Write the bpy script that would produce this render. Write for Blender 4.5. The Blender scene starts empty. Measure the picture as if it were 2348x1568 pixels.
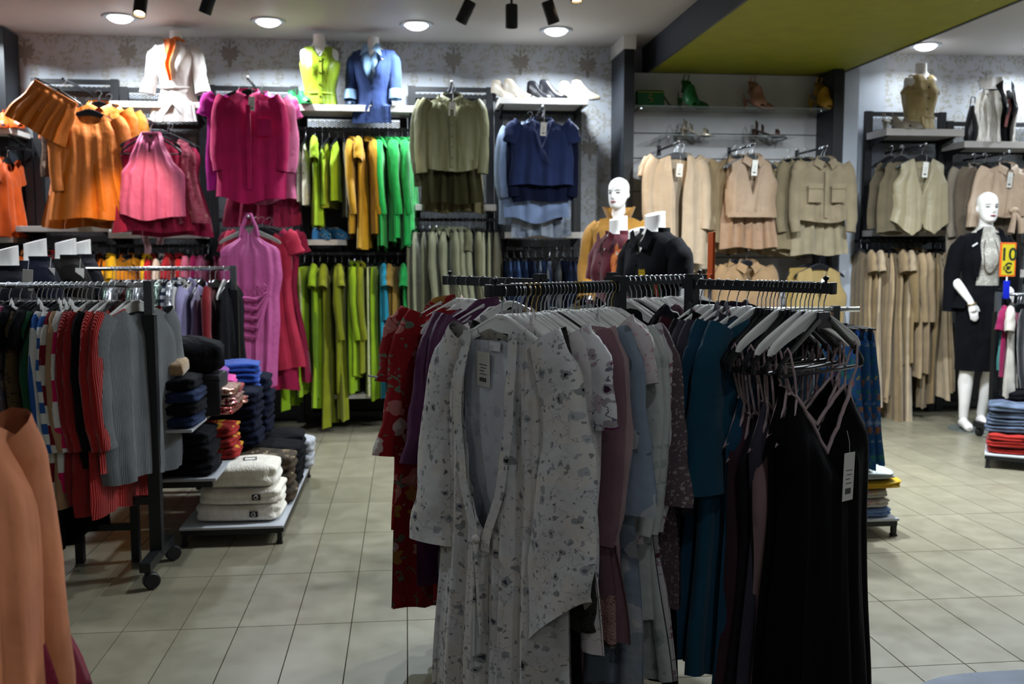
import bpy, bmesh, math, random
from mathutils import Vector, Matrix, noise
scene = bpy.context.scene
COL = scene.collection
PI = math.pi
R = math.radians
# ------------------------------------------------------------------ camera
FPX, CW, CH = 2240.0, 2348.0, 1568.0
CAM = Vector((0, 0, 1.40)); YAW, PITCH = R(6.2), R(5.33)
fwd = Vector((math.sin(YAW) * math.cos(PITCH), math.cos(YAW) * math.cos(PITCH), -math.sin(PITCH)))
rgt = Vector((math.cos(YAW), -math.sin(YAW), 0)); upv = rgt.cross(fwd)
cd = bpy.data.cameras.new('camera'); cam = bpy.data.objects.new('camera', cd); COL.objects.link(cam)
cam.matrix_world = Matrix((( rgt.x, upv.x, -fwd.x, CAM.x), (rgt.y, upv.y, -fwd.y, CAM.y), (rgt.z, upv.z, -fwd.z, CAM.z), (0, 0, 0, 1)))
cd.sensor_width = 36.0; cd.lens = 36.0 * FPX / CW; cd.clip_start = 0.05; cd.clip_end = 60
cd.dof.use_dof = True; cd.dof.focus_distance = 2.75; cd.dof.aperture_fstop = 4.5
scene.camera = cam
# ------------------------------------------------------------------ exposure, world
scene.view_settings.view_transform = 'Standard'; scene.view_settings.look = 'None'
scene.view_settings.exposure = 0.0; scene.view_settings.gamma = 1.0
scene.view_settings.use_curve_mapping = False
w = bpy.data.worlds.new('world'); scene.world = w; w.use_nodes = True
w.node_tree.nodes['Background'].inputs[0].default_value = (0.5, 0.55, 0.6, 1)
w.node_tree.nodes['Background'].inputs[1].default_value = 0.1
cy = scene.cycles; cy.max_bounces = 3; cy.transparent_max_bounces = 4; cy.diffuse_bounces = 2; cy.glossy_bounces = 2; cy.transmission_bounces = 2; cy.caustics_reflective = False; cy.caustics_refractive = False
# ------------------------------------------------------------------ pixel helpers (measure the photograph, give real positions)
def ray(px, py):
    return fwd + rgt * ((px - CW / 2) / FPX) - upv * ((py - CH / 2) / FPX)
def at(px, py, Y):
    d = ray(px, py); return CAM + d * ((Y - CAM.y) / d.y)
def atz(px, py, Z):
    d = ray(px, py); return CAM + d * ((Z - CAM.z) / d.z)
def atd(px, py, dep):
    return CAM + ray(px, py) * dep
def proj(p):
    v = Vector(p) - CAM; z = v.dot(fwd)
    return (CW / 2 + FPX * v.dot(rgt) / z, CH / 2 - FPX * v.dot(upv) / z, z)
YW, YR, YS, YF = 8.2, 7.8, 7.7, 7.45         # wall, rails, shelf fronts, face-out garments
CEIL = at(930, 97, YW).z
# ------------------------------------------------------------------ lights
def area(name, loc, size, power, col, tgt=None, spread=180, shape='DISK', sy=None):
    l = bpy.data.lights.new(name, 'AREA'); l.shape = shape; l.size = size; l.energy = power; l.color = col
    if sy: l.size_y = sy
    l.spread = R(spread)
    o = bpy.data.objects.new(name, l); COL.objects.link(o); o.location = loc
    d = (Vector(tgt) - Vector(loc)) if tgt is not None else Vector((0, 0, -1))
    o.rotation_euler = d.to_track_quat('-Z', 'Y').to_euler()
    return o
def spot(name, loc, tgt, power, col, ang=35, blend=0.5, rad=0.04):
    l = bpy.data.lights.new(name, 'SPOT'); l.energy = power; l.color = col; l.spot_size = R(ang); l.spot_blend = blend; l.shadow_soft_size = rad
    o = bpy.data.objects.new(name, l); COL.objects.link(o); o.location = loc
    o.rotation_euler = (Vector(tgt) - Vector(loc)).to_track_quat('-Z', 'Y').to_euler()
    return o
COOL = (0.84, 0.93, 1.0); WARM = (1.0, 0.80, 0.56)
DOWN = [(-70, 32), (275, 38), (615, 47), (955, 55), (1275, 68), (2085, 118), (2330, 127)]
DOWNP = [atz(x, y, CEIL) for x, y in DOWN]
DOWNP = [Vector((p.x, min(p.y, 7.84), p.z)) for p in DOWNP]
L_WALL, L_ROOM = 42.0, 1.05
ROOM_FILL = [(-2.6, 4.6, 34), (0.2, 5.0, 34), (4.3, 5.1, 52), (-2.6, 1.6, 6), (0.9, 1.2, 6), (4.6, 1.6, 7), (-2.4, -1.6, 10), (1.0, -1.6, 12), (4.6, -1.6, 10), (6.2, 4.6, 20), (6.2, 7.2, 40)]  # unseen fill lamps added to light the aisles and the right wall
# ------------------------------------------------------------------ object helpers
def put(o, label=None, cat=None, group=None, kind=None):
    if label: o['label'] = label
    if cat: o['category'] = cat
    if group: o['group'] = group
    if kind: o['kind'] = kind
    return o
def mk(name, mesh, mat=None, parent=None, loc=(0, 0, 0), rot=(0, 0, 0), scale=(1, 1, 1)):
    o = bpy.data.objects.new(name, mesh); COL.objects.link(o)
    if mat is not None:
        if not mesh.materials: mesh.materials.append(None)
        o.material_slots[0].link = 'OBJECT'; o.material_slots[0].material = mat
    o.location = loc; o.rotation_euler = rot; o.scale = scale
    if parent is not None: o.parent = parent
    return o
def empty(name, loc=(0, 0, 0), rz=0.0, label=None, cat=None, group=None):
    o = bpy.data.objects.new(name, None); COL.objects.link(o); o.location = loc; o.rotation_euler = (0, 0, rz)
    o.empty_display_size = 0.05
    return put(o, label, cat, group)
def copy_tree(o, parent=None):
    c = o.copy(); COL.objects.link(c); c.parent = parent
    for ch in o.children: copy_tree(ch, c)
    return c
class MB:
    def __init__(s): s.v = []; s.f = []
    def add(s, vs, fs):
        b = len(s.v); s.v += [tuple(x) for x in vs]; s.f += [tuple(i + b for i in f) for f in fs]
    def box(s, a, b, M=None, bot=True):
        (x0, y0, z0), (x1, y1, z1) = a, b
        vs = [Vector(p) for p in ((x0, y0, z0), (x1, y0, z0), (x1, y1, z0), (x0, y1, z0), (x0, y0, z1), (x1, y0, z1), (x1, y1, z1), (x0, y1, z1))]
        if M is not None: vs = [M @ q for q in vs]
        fs = [(0, 1, 5, 4), (1, 2, 6, 5), (2, 3, 7, 6), (3, 0, 4, 7), (4, 5, 6, 7)]
        if bot: fs.append((3, 2, 1, 0))
        s.add(vs, fs); return s
    def bbox(s, a, b, bv=0.01, M=None):
        """box with all edges chamfered"""
        c = [(a[i] + b[i]) / 2 for i in range(3)]; h = [abs(b[i] - a[i]) / 2 for i in range(3)]
        bv = min(bv, min(h) * 0.9)
        bm = bmesh.new(); bmesh.ops.create_cube(bm, size=2)
        for q in bm.verts: q.co = Vector((q.co.x * h[0], q.co.y * h[1], q.co.z * h[2]))
        bmesh.ops.bevel(bm, geom=list(bm.edges), offset=bv, segments=2, affect='EDGES', profile=0.6)
        bm.verts.index_update()
        vs = [q.co + Vector(c) for q in bm.verts]
        if M is not None: vs = [M @ q for q in vs]
        s.add(vs, [[q.index for q in f.verts] for f in bm.faces]); bm.free(); return s
    def bar(s, p, q, wx, wz, up=Vector((0, 0, 1))):
        """rectangular bar from p to q"""
        p, q = Vector(p), Vector(q); d = (q - p).normalized()
        if abs(d.dot(up)) > 0.98: up = Vector((0, 1, 0))
        sx = d.cross(up).normalized() * wx / 2; sz = sx.normalized().cross(d) * wz / 2
        vs = [p - sx - sz, p + sx - sz, p + sx + sz, p - sx + sz, q - sx - sz, q + sx - sz, q + sx + sz, q - sx + sz]
        s.add(vs, [(3, 2, 1, 0), (4, 5, 6, 7), (0, 1, 5, 4), (1, 2, 6, 5), (2, 3, 7, 6), (3, 0, 4, 7)]); return s
    def tube(s, pts, r, n=8, cap=True):
        pts = [Vector(p) for p in pts]; rings = []
        rr = r if isinstance(r, (list, tuple)) else [r] * len(pts)
        u = None
        for i, p in enumerate(pts):
            t = (pts[min(i + 1, len(pts) - 1)] - pts[max(i - 1, 0)]).normalized()
            if u is None:
                u = t.orthogonal().normalized()
            u = (u - t * u.dot(t)).normalized(); v = t.cross(u)
            rings.append([p + (u * math.cos(2 * PI * k / n) + v * math.sin(2 * PI * k / n)) * rr[i] for k in range(n)])
        return s.loft(rings, cap)
    def loft(s, rings, cap=True, closed=True):
        n = len(rings[0]); vs = [q for r_ in rings for q in r_]; fs = []
        m = n if closed else n - 1
        for i in range(len(rings) - 1):
            for k in range(m):
                fs.append((i * n + k, i * n + (k + 1) % n, (i + 1) * n + (k + 1) % n, (i + 1) * n + k))
        if cap:
            fs.append(tuple(range(n - 1, -1, -1))); fs.append(tuple((len(rings) - 1) * n + k for k in range(n)))
        s.add(vs, fs); return s
    def grid(s, fn, nu, nv):
        vs = [fn(i / nu, j / nv) for j in range(nv + 1) for i in range(nu + 1)]
        fs = [(j * (nu + 1) + i, j * (nu + 1) + i + 1, (j + 1) * (nu + 1) + i + 1, (j + 1) * (nu + 1) + i) for j in range(nv) for i in range(nu)]
        s.add(vs, fs); return s
    def lathe(s, prof, n=20, c=(0, 0, 0), cap=True):
        rings = [[(c[0] + r_ * math.cos(2 * PI * k / n), c[1] + r_ * math.sin(2 * PI * k / n), c[2] + z) for k in range(n)] for r_, z in prof]
        return s.loft(rings, cap)
    def ball(s, c, r, n=12, m=8, sc=(1, 1, 1)):
        rings = [[(c[0] + sc[0] * r * math.sin(PI * (j + 0.02) / (m + 0.04)) * math.cos(2 * PI * k / n), c[1] + sc[1] * r * math.sin(PI * (j + 0.02) / (m + 0.04)) * math.sin(2 * PI * k / n), c[2] - sc[2] * r * math.cos(PI * (j + 0.02) / (m + 0.04))) for k in range(n)] for j in range(m + 1)]
        return s.loft(rings, True)
    def poly(s, pts, depth, y0=0.0):
        """outline in XZ extruded along Y"""
        n = len(pts)
        vs = [(x, y0, z) for x, z in pts] + [(x, y0 + depth, z) for x, z in pts]
        fs = [tuple(range(n)), tuple(range(2 * n - 1, n - 1, -1))] + [(k, n + k, n + (k + 1) % n, (k + 1) % n) for k in range(n)]
        s.add(vs, fs); return s
    def mesh(s, name, smooth=True, angle=40):
        me = bpy.data.meshes.new(name); me.from_pydata(s.v, [], s.f)
        bm = bmesh.new(); bm.from_mesh(me); bmesh.ops.recalc_face_normals(bm, faces=bm.faces); bm.to_mesh(me); bm.free()
        if smooth:
            me.polygons.foreach_set('use_smooth', [True] * len(me.polygons))
            try: me.set_sharp_from_angle(angle=R(angle))
            except Exception: pass
        me.update(); return me
    def obj(s, name, mat, parent=None, smooth=True, loc=(0, 0, 0), rot=(0, 0, 0), angle=40):
        return mk(name, s.mesh(name, smooth, angle), mat, parent, loc, rot)
ORD = ['first', 'second', 'third', 'fourth', 'fifth', 'sixth', 'seventh', 'eighth', 'ninth', 'tenth', 'eleventh', 'twelfth', 'thirteenth', 'fourteenth', 'fifteenth', 'sixteenth', 'seventeenth', 'eighteenth', 'nineteenth', 'twentieth', 'twenty-first', 'twenty-second', 'twenty-third', 'twenty-fourth', 'twenty-fifth', 'twenty-sixth', 'twenty-seventh', 'twenty-eighth', 'twenty-ninth', 'thirtieth']
def lerp(a, b, t): return a + (b - a) * t
def interp(prof, t):
    if t <= prof[0][0]: return prof[0][1]
    for (a, x), (b, y) in zip(prof, prof[1:]):
        if t <= b:
            u = (t - a) / (b - a) if b > a else 0; u = u * u * (3 - 2 * u) * 0.5 + u * 0.5
            return x + (y - x) * u
    return prof[-1][1]
# ------------------------------------------------------------------ materials
def lin(c):
    if isinstance(c, str):
        c = c.lstrip('#'); c = [int(c[i:i + 2], 16) / 255 for i in (0, 2, 4)]
    return tuple((x / 12.92 if x <= 0.04045 else ((x + 0.055) / 1.055) ** 2.4) for x in c) + (1,)
MATS = {}
class NT:
    def __init__(s, name, rough=0.8, spec=0.3):
        s.m = bpy.data.materials.new(name); s.m.use_nodes = True; s.t = s.m.node_tree
        s.b = s.t.nodes['Principled BSDF']; s.b.inputs['Roughness'].default_value = rough
        s.b.inputs['Specular IOR Level'].default_value = spec
    def n(s, typ, **kw):
        q = s.t.nodes.new(typ)
        for k, v in kw.items():
            if k.startswith('_'): setattr(q, k[1:], v)
            else: q.inputs[k.replace('__', ' ')].default_value = v
        return q
    def l(s, a, b): s.t.links.new(a, b)
    def coord(s, kind='Object', scale=(1, 1, 1), loc=(0, 0, 0), rot=(0, 0, 0)):
        tc = s.n('ShaderNodeTexCoord'); mp = s.n('ShaderNodeMapping')
        mp.inputs['Scale'].default_value = scale; mp.inputs['Location'].default_value = loc; mp.inputs['Rotation'].default_value = rot
        s.l(tc.outputs[kind], mp.inputs['Vector']); return mp.outputs['Vector']
    def math(s, op, a, b=None, c=None):
        q = s.n('ShaderNodeMath', _operation=op)
        for i, x in enumerate((a, b, c)):
            if x is None: continue
            if isinstance(x, (int, float)): q.inputs[i].default_value = x
            else: s.l(x, q.inputs[i])
        return q.outputs[0]
    def mix(s, fac, a, b):
        q = s.n('ShaderNodeMix', _data_type='RGBA')
        for i, x in ((0, fac), (6, a), (7, b)):
            if isinstance(x, (int, float)): q.inputs[i].default_value = x
            elif isinstance(x, (tuple, list, str)): q.inputs[i].default_value = lin(x) if isinstance(x, str) or len(x) == 3 else x
            else: s.l(x, q.inputs[i])
        return q.outputs[2]
    def ramp(s, fac, stops, interp='LINEAR'):
        q = s.n('ShaderNodeValToRGB'); q.color_ramp.interpolation = interp
        while len(q.color_ramp.elements) < len(stops): q.color_ramp.elements.new(0.5)
        for e, (p, c) in zip(q.color_ramp.elements, stops):
            e.position = p; e.color = lin(c) if isinstance(c, str) else ((c, c, c, 1) if isinstance(c, (int, float)) else c)
        s.l(fac, q.inputs[0]); return q.outputs[0]
    def noise(s, vec, scale, detail=2.0, rough=0.5):
        q = s.n('ShaderNodeTexNoise'); q.inputs['Scale'].default_value = scale; q.inputs['Detail'].default_value = detail; q.inputs['Roughness'].default_value = rough
        s.l(vec, q.inputs['Vector']); return q.outputs[0]
    def voro(s, vec, scale, feature='F1', out='Distance', rnd=1.0):
        q = s.n('ShaderNodeTexVoronoi', _feature=feature); q.inputs['Scale'].default_value = scale; q.inputs['Randomness'].default_value = rnd
        s.l(vec, q.inputs['Vector']); return q.outputs[out]
    def wave(s, vec, scale, direction='X', dist=0.0, prof='SIN'):
        q = s.n('ShaderNodeTexWave', _wave_type='BANDS', _bands_direction=direction, _wave_profile=prof)
        q.inputs['Scale'].default_value = scale; q.inputs['Distortion'].default_value = dist
        s.l(vec, q.inputs['Vector']); return q.outputs[1]
    def base(s, c):
        if isinstance(c, (str, tuple, list)): s.b.inputs['Base Color'].default_value = lin(c) if isinstance(c, str) or len(c) == 3 else c
        else: s.l(c, s.b.inputs['Base Color'])
    def bump(s, h, strength=0.3, dist=0.01):
        q = s.n('ShaderNodeBump'); q.inputs['Strength'].default_value = strength; q.inputs['Distance'].default_value = dist
        s.l(h, q.inputs['Height']); s.l(q.outputs[0], s.b.inputs['Normal'])
def cached(fn):
    def g(*a, **k):
        key = (fn.__name__, a, tuple(sorted(k.items())))
        if key not in MATS: MATS[key] = fn(*a, **k)
        return MATS[key]
    return g
@cached
def plain(c, rough=0.5, metal=0.0, spec=0.4, bump=0.0):
    t = NT('paint_' + c.strip('#'), rough, spec); v = t.coord()
    n = t.noise(v, 6, 1)
    cc = lin(c); t.base(t.mix(t.ramp(n, [(0.3, 0.0), (0.7, 1.0)]), tuple(x * 0.93 for x in cc[:3]) + (1,), tuple(min(1, x * 1.05) for x in cc[:3]) + (1,)))
    t.b.inputs['Metallic'].default_value = metal
    if bump: t.bump(t.noise(v, 120, 2), bump, 0.004)
    return t.m
@cached
def fabric(c, rough=0.85, sheen=0.15, weave=900.0, var=0.12, rib=0.0, crease=0.25, spec=0.2):
    t = NT('fabric_' + c.strip('#'), rough, spec); v = t.coord()
    n = t.noise(v, 9, 1); cc = lin(c)
    t.base(t.mix(t.ramp(n, [(0.3, 0.0), (0.7, 1.0)]), tuple(x * (1 - var) for x in cc[:3]) + (1,), tuple(min(1, x * (1 + var)) for x in cc[:3]) + (1,)))
    t.b.inputs['Sheen Weight'].default_value = sheen if max(cc[:3]) > 0.03 else min(sheen, 0.015); t.b.inputs['Sheen Roughness'].default_value = 0.5
    if max(cc[:3]) < 0.03: t.b.inputs['Specular IOR Level'].default_value = min(spec, 0.06)
    vs_ = t.coord(scale=(1, 1, 0.22), rot=(0, 0.12, 0))
    h = t.math('ADD', t.math('MULTIPLY', t.noise(v, 24, 2), crease * 0.8), t.math('MULTIPLY', t.noise(vs_, 22, 1), crease * 1.6))
    if rib: h = t.math('ADD', h, t.math('MULTIPLY', t.wave(v, rib), 0.35))
    t.bump(h, 0.6, 0.022)
    return t.m
@cached
def satin(c, rough=0.4):
    return fabric(c, rough=rough, sheen=0.05, crease=0.35, var=0.06, spec=0.5)
@cached
def knit(c, rib=42.0):
    return fabric(c, rough=0.95, sheen=0.3, weave=400.0, rib=rib, crease=0.1)
@cached
def stripes(c1, c2, period=0.06, axis='Z', duty=0.5, off=0.0):
    t = NT('stripe_fabric', 0.9, 0.2); tc = t.n('ShaderNodeTexCoord'); sp = t.n('ShaderNodeSeparateXYZ'); t.l(tc.outputs['Object'], sp.inputs[0])
    q = t.math('FRACT', t.math('ADD', t.math('DIVIDE', sp.outputs[axis], period), 50.0 + off))
    t.base(t.mix(t.math('GREATER_THAN', q, duty), c1, c2)); t.bump(t.noise(tc.outputs['Object'], 30, 3), 0.3, 0.01)
    return t.m
@cached
def floral(bg, spots, leaf, scale=14.0, size=0.33, leafs=0.5, bg2=None, stems=0.0, rough=0.85, dense=0.0):
    """printed fabric: scattered blossoms of several tones with thin leafy stems"""
    t = NT('printed_fabric', rough, 0.25); tc = t.n('ShaderNodeTexCoord')
    mp = t.n('ShaderNodeMapping'); mp.inputs['Scale'].default_value = (1, 0.35, 1); t.l(tc.outputs['Object'], mp.inputs['Vector']); v = mp.outputs['Vector']
    nz = t.n('ShaderNodeTexNoise'); nz.inputs['Scale'].default_value = scale * 2.2; nz.inputs['Detail'].default_value = 1; t.l(v, nz.inputs['Vector'])
    wv = t.n('ShaderNodeMixRGB'); wv.blend_type = 'LINEAR_LIGHT'; wv.inputs[0].default_value = 0.35 / scale; t.l(v, wv.inputs[1]); t.l(nz.outputs['Color'], wv.inputs[2]); vv = wv.outputs[0]
    vo = t.n('ShaderNodeTexVoronoi'); vo.inputs['Scale'].default_value = scale; t.l(vv, vo.inputs['Vector'])
    d, cc = vo.outputs['Distance'], vo.outputs['Color']
    sep = t.n('ShaderNodeSeparateColor'); t.l(cc, sep.inputs[0])
    rad = t.math('MULTIPLY', t.math('ADD', t.math('MULTIPLY', sep.outputs[0], 1.0 - dense), dense), size)
    m1 = t.math('LESS_THAN', d, rad)
    tone = t.ramp(sep.outputs[1], [(i / len(spots), c) for i, c in enumerate(spots)], 'CONSTANT')
    col = bg if bg2 is None else t.mix(t.ramp(t.noise(v, scale * 0.35, 1), [(0.46, 0.0), (0.54, 1.0)]), bg, bg2)
    if stems:
        e = t.voro(vv, scale * 0.9, 'DISTANCE_TO_EDGE')
        col = t.mix(t.math('MULTIPLY', t.math('LESS_THAN', e, stems), t.math('GREATER_THAN', t.noise(v, scale * 0.8, 1), 0.5)), col, leaf)
    vo2 = t.n('ShaderNodeTexVoronoi'); vo2.inputs['Scale'].default_value = scale * 2.1; t.l(vv, vo2.inputs['Vector'])
    s2 = t.n('ShaderNodeSeparateColor'); t.l(vo2.outputs['Color'], s2.inputs[0])
    m2 = t.math('MULTIPLY', t.math('LESS_THAN', vo2.outputs['Distance'], t.math('MULTIPLY', s2.outputs[2], 0.42)), t.math('LESS_THAN', s2.outputs[0], leafs))
    col = t.mix(m2, col, leaf)
    ring = t.math('MULTIPLY', m1, t.math('GREATER_THAN', t.math('DIVIDE', d, t.math('ADD', rad, 0.001)), 0.45))
    col = t.mix(m1, col, tone)
    col = t.mix(t.math('MULTIPLY', ring, 0.45), col, bg)
    t.base(col); t.bump(t.noise(tc.outputs['Object'], 26, 1), 0.35, 0.012)
    return t.m
@cached
def glitter(c1, c2, scale=160.0, metal=0.7):
    t = NT('sequin_fabric', 0.3, 0.5); v = t.coord()
    vo = t.n('ShaderNodeTexVoronoi'); vo.inputs['Scale'].default_value = scale; t.l(v, vo.inputs['Vector'])
    sep = t.n('ShaderNodeSeparateColor'); t.l(vo.outputs['Color'], sep.inputs[0])
    t.base(t.mix(t.math('GREATER_THAN', sep.outputs[0], 0.5), c1, c2)); t.b.inputs['Metallic'].default_value = metal
    t.bump(sep.outputs[1], 0.8, 0.02); return t.m
@cached
def lace(c, c2, scale=90.0):
    t = NT('lace_fabric', 0.8, 0.2); v = t.coord()
    e = t.voro(v, scale, 'DISTANCE_TO_EDGE')
    col = t.mix(t.ramp(t.noise(v, 22, 2), [(0.42, 0.0), (0.55, 1.0)]), c, c2)
    t.base(t.mix(t.math('LESS_THAN', e, 0.12), col, c2)); t.bump(e, 0.5, 0.01); return t.m
@cached
def fur(c, c2):
    t = NT('fur', 0.95, 0.1); v = t.coord(scale=(1, 1, 0.25))
    t.base(t.mix(t.ramp(t.noise(v, 40, 4), [(0.35, 0.0), (0.65, 1.0)]), c, c2)); t.bump(t.noise(v, 160, 2), 0.35, 0.02)
    t.b.inputs['Sheen Weight'].default_value = 0.5; return t.m
@cached
def denim(c, c2):
    t = NT('denim', 0.9, 0.2); v = t.coord()
    t.base(t.mix(t.ramp(t.noise(v, 11, 3), [(0.4, 0.0), (0.66, 1.0)]), c, c2)); t.bump(t.noise(v, 300, 1), 0.3, 0.005); return t.m
@cached
def emit(c, s):
    t = NT('lamp_glow', 0.5); t.base((0.9, 0.9, 0.9)); t.b.inputs['Emission Color'].default_value = lin(c); t.b.inputs['Emission Strength'].default_value = s; return t.m
BLACK = plain('#101114', 0.45); CHROME = plain('#c9ccd0', 0.18, 1.0); WIRE = plain('#b9bcc0', 0.3, 1.0); GOLDW = plain('#b79a5e', 0.3, 1.0)
WHITE = plain('#d8d4d0', 0.45); HWHITE = plain('#e6e4e0', 0.5); HBLACK = plain('#121317', 0.3); MANN = plain('#ece8e4', 0.35, 0, 0.5)
TAG = plain('#d9d6cf', 0.7); INK = plain('#22242a', 0.7)
# ================================================================== the setting
XL, XR, YB = -4.9, 7.6, -3.2
def shell(name, a, b, mat, kind='structure'):
    return put(MB().box(a, b).obj(name, mat, smooth=False), kind=kind)
def wallpaper():
    t = NT('damask_wallpaper', 0.75, 0.25); tc = t.n('ShaderNodeTexCoord'); sp = t.n('ShaderNodeSeparateXYZ'); t.l(tc.outputs['Object'], sp.inputs[0])
    u = t.math('ABSOLUTE', t.math('SUBTRACT', t.math('FRACT', t.math('DIVIDE', t.math('ADD', sp.outputs[0], 50.0), 0.54)), 0.5))
    v = t.math('FRACT', t.math('DIVIDE', t.math('ADD', sp.outputs[2], 50.0), 0.66))
    u = t.math('MULTIPLY', u, 0.54); v = t.math('MULTIPLY', t.math('ABSOLUTE', t.math('SUBTRACT', v, 0.5)), 0.66)
    cb = t.n('ShaderNodeCombineXYZ'); t.l(u, cb.inputs[0]); t.l(v, cb.inputs[1])
    big = t.ramp(t.noise(cb.outputs[0], 12, 1), [(0.5, 0.0), (0.53, 1.0)]); fine = t.ramp(t.noise(cb.outputs[0], 34, 1), [(0.47, 0.0), (0.53, 1.0)])
    # medallions at the cell centres
    r = t.math('SQRT', t.math('ADD', t.math('POWER', u, 2.0), t.math('POWER', t.math('MULTIPLY', v, 0.85), 2.0)))
    med = t.math('MULTIPLY', t.math('LESS_THAN', r, 0.105), 1.0)
    ornament = t.math('MAXIMUM', t.math('MULTIPLY', big, fine), t.math('MULTIPLY', med, fine))
    edge = t.math('MULTIPLY', t.math('SUBTRACT', 1.0, t.math('MINIMUM', t.math('MULTIPLY', t.math('ABSOLUTE', t.math('SUBTRACT', t.noise(cb.outputs[0], 12, 1), 0.515)), 45.0), 1.0)), 0.8)
    c = t.mix(t.math('MULTIPLY', ornament, 0.7), '#b9bdc4', '#a09a8c'); c = t.mix(edge, c, '#a29c90')
    t.base(c); return t.m
def ceiling_mat():
    t = NT('ceiling_paint', 0.55, 0.3); t.base(t.mix(t.noise(t.coord(), 1.5, 2), '#bcb7b5', '#c4c0be')); t.bump(t.noise(t.coord(), 300, 1), 0.05, 0.002); return t.m
def tile_mat():
    t = NT('floor_tile', 0.32, 0.5); v = t.coord(kind='Object'); oi = t.n('ShaderNodeObjectInfo')
    g = t.n('ShaderNodeNewGeometry'); n = t.noise(g.outputs['Position'], 7, 5, 0.65); n2 = t.noise(g.outputs['Position'], 60, 3)
    c = t.mix(t.ramp(n, [(0.3, 0.0), (0.7, 1.0)]), '#756f5d', '#857f6b'); c = t.mix(t.math('MULTIPLY', oi.outputs['Random'], 0.35), c, '#716c5c')
    c = t.mix(t.ramp(n2, [(0.66, 0.0), (0.75, 0.45)]), c, '#66614f'); t.base(c)
    t.l(t.ramp(n, [(0.2, 0.26), (0.8, 0.42)]), t.b.inputs['Roughness']); return t.m
TILE = tile_mat(); GROUT = plain('#625d4c', 0.9)
floor = shell('floor', (XL, YB, -0.25), (XR, YW, -0.008), GROUT)
ceil = shell('ceiling', (XL, YB, CEIL), (XR, YW, CEIL + 0.15), ceiling_mat())
WP = wallpaper(); PAINT = plain('#a9acb0', 0.7)
wb = shell('wall_back', (XL - 0.15, YW, -0.25), (XR + 0.15, YW + 0.15, CEIL + 0.15), WP)
shell('wall_left', (XL - 0.15, YB, -0.25), (XL, YW, CEIL + 0.15), PAINT); shell('wall_right', (XR, YB, -0.25), (XR + 0.15, YW, CEIL + 0.15), PAINT)
shell('wall_front', (XL - 0.15, YB - 0.15, -0.25), (XR + 0.15, YB, CEIL + 0.15), PAINT)
shell('baseboard_back', (XL, YW - 0.03, 0), (XR, YW - 0.001, 0.13), plain('#2b2522', 0.5))
# ---- floor tiles
TX = (atz(934, 1431.6, 0).x - atz(291.7, 1431.6, 0).x) / 5; TYs = (atz(700, 1224.4, 0).y - atz(700, 1431.6, 0).y) / 2
x0, y0 = atz(934, 1431.6, 0).x, atz(700, 1431.6, 0).y
tm = MB(); g_ = 0.0007
tm.add([(-TX / 2 + g_, -TYs / 2 + g_, -0.008), (TX / 2 - g_, -TYs / 2 + g_, -0.008), (TX / 2 - g_, TYs / 2 - g_, -0.008), (-TX / 2 + g_, TYs / 2 - g_, -0.008),
        (-TX / 2 + 3 * g_, -TYs / 2 + 3 * g_, 0), (TX / 2 - 3 * g_, -TYs / 2 + 3 * g_, 0), (TX / 2 - 3 * g_, TYs / 2 - 3 * g_, 0), (-TX / 2 + 3 * g_, TYs / 2 - 3 * g_, 0)],
       [(4, 5, 6, 7), (0, 1, 5, 4), (1, 2, 6, 5), (2, 3, 7, 6), (3, 0, 4, 7)])
tmesh = tm.mesh('tile', smooth=False)
tiles = []
for i in range(int((XL - x0) / TX) - 1, int((XR - x0) / TX) + 1):
    for j in range(int((YB - y0) / TYs) - 1, int((YW - y0) / TYs) + 1):
        cx, cy = x0 + (i + 0.5) * TX, y0 + (j + 0.5) * TYs
        if not (XL + TX / 2 < cx < XR - TX / 2 and YB + TYs / 2 < cy < YW - TYs / 2): continue
        vis = 0
        if cy > 1.5:
            for dx in (-0.4, 0, 0.4):
                for dy in (-0.4, 0, 0.4):
                    px, py, pz = proj((cx + dx * TX, cy + dy * TYs, 0))
                    if 0 < px < CW and py < CH and not (1010 < px < 1950 and py > 950) and not (px < 190 and py > 1000) and not (px < 420 and py < 1180) and not (py < 985 and px < 640): vis += 1
        tiles.append((vis / max(cy, 0.5) ** 2, cx, cy))
tiles.sort(reverse=True)
rest = MB()
for k, (s_, cx, cy) in enumerate(tiles):
    if k < 300: mk('tile', tmesh, TILE, floor, (cx, cy, 0))
    else: rest.add([(x + cx, y + cy, z) for x, y, z in tm.v], tm.f)
put(rest.obj('tile_field', TILE, floor, smooth=False), kind='stuff')
# ---- wallpaper hearts
def heart_mesh():
    m = MB(); cnt = [0]
    def drop(cx, cz, ang, L, W):
        ca, sa = math.cos(ang), math.sin(ang); pts = []
        for k in range(14):
            a = 2 * PI * k / 14; x = W * math.sin(a) * (0.5 + 0.5 * math.cos(a * 0.5) ** 2); z = L * (0.5 - 0.5 * math.cos(a))
            pts.append((cx + x * ca + z * sa, cz - x * sa + z * ca))
        cnt[0] += 1; m.poly(pts, 0.0008, -0.0008 - 0.0006 * cnt[0])
    for a, l_, w_ in ((42, .066, .022), (70, .062, .020), (100, .052, .018), (132, .052, .016)):
        for sg in (-1, 1): drop(0, -0.008, R(a * sg), l_, w_)
    drop(0, -0.02, R(180), 0.066, 0.016); drop(0, 0.018, 0, 0.06, 0.009); drop(-0.012, 0.055, R(-60), 0.03, 0.006); drop(0.012, 0.055, R(60), 0.03, 0.006)
    return m.mesh('wallpaper_motif', False)
HM = heart_mesh(); HMAT = plain('#8a857f', 0.8)
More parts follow.
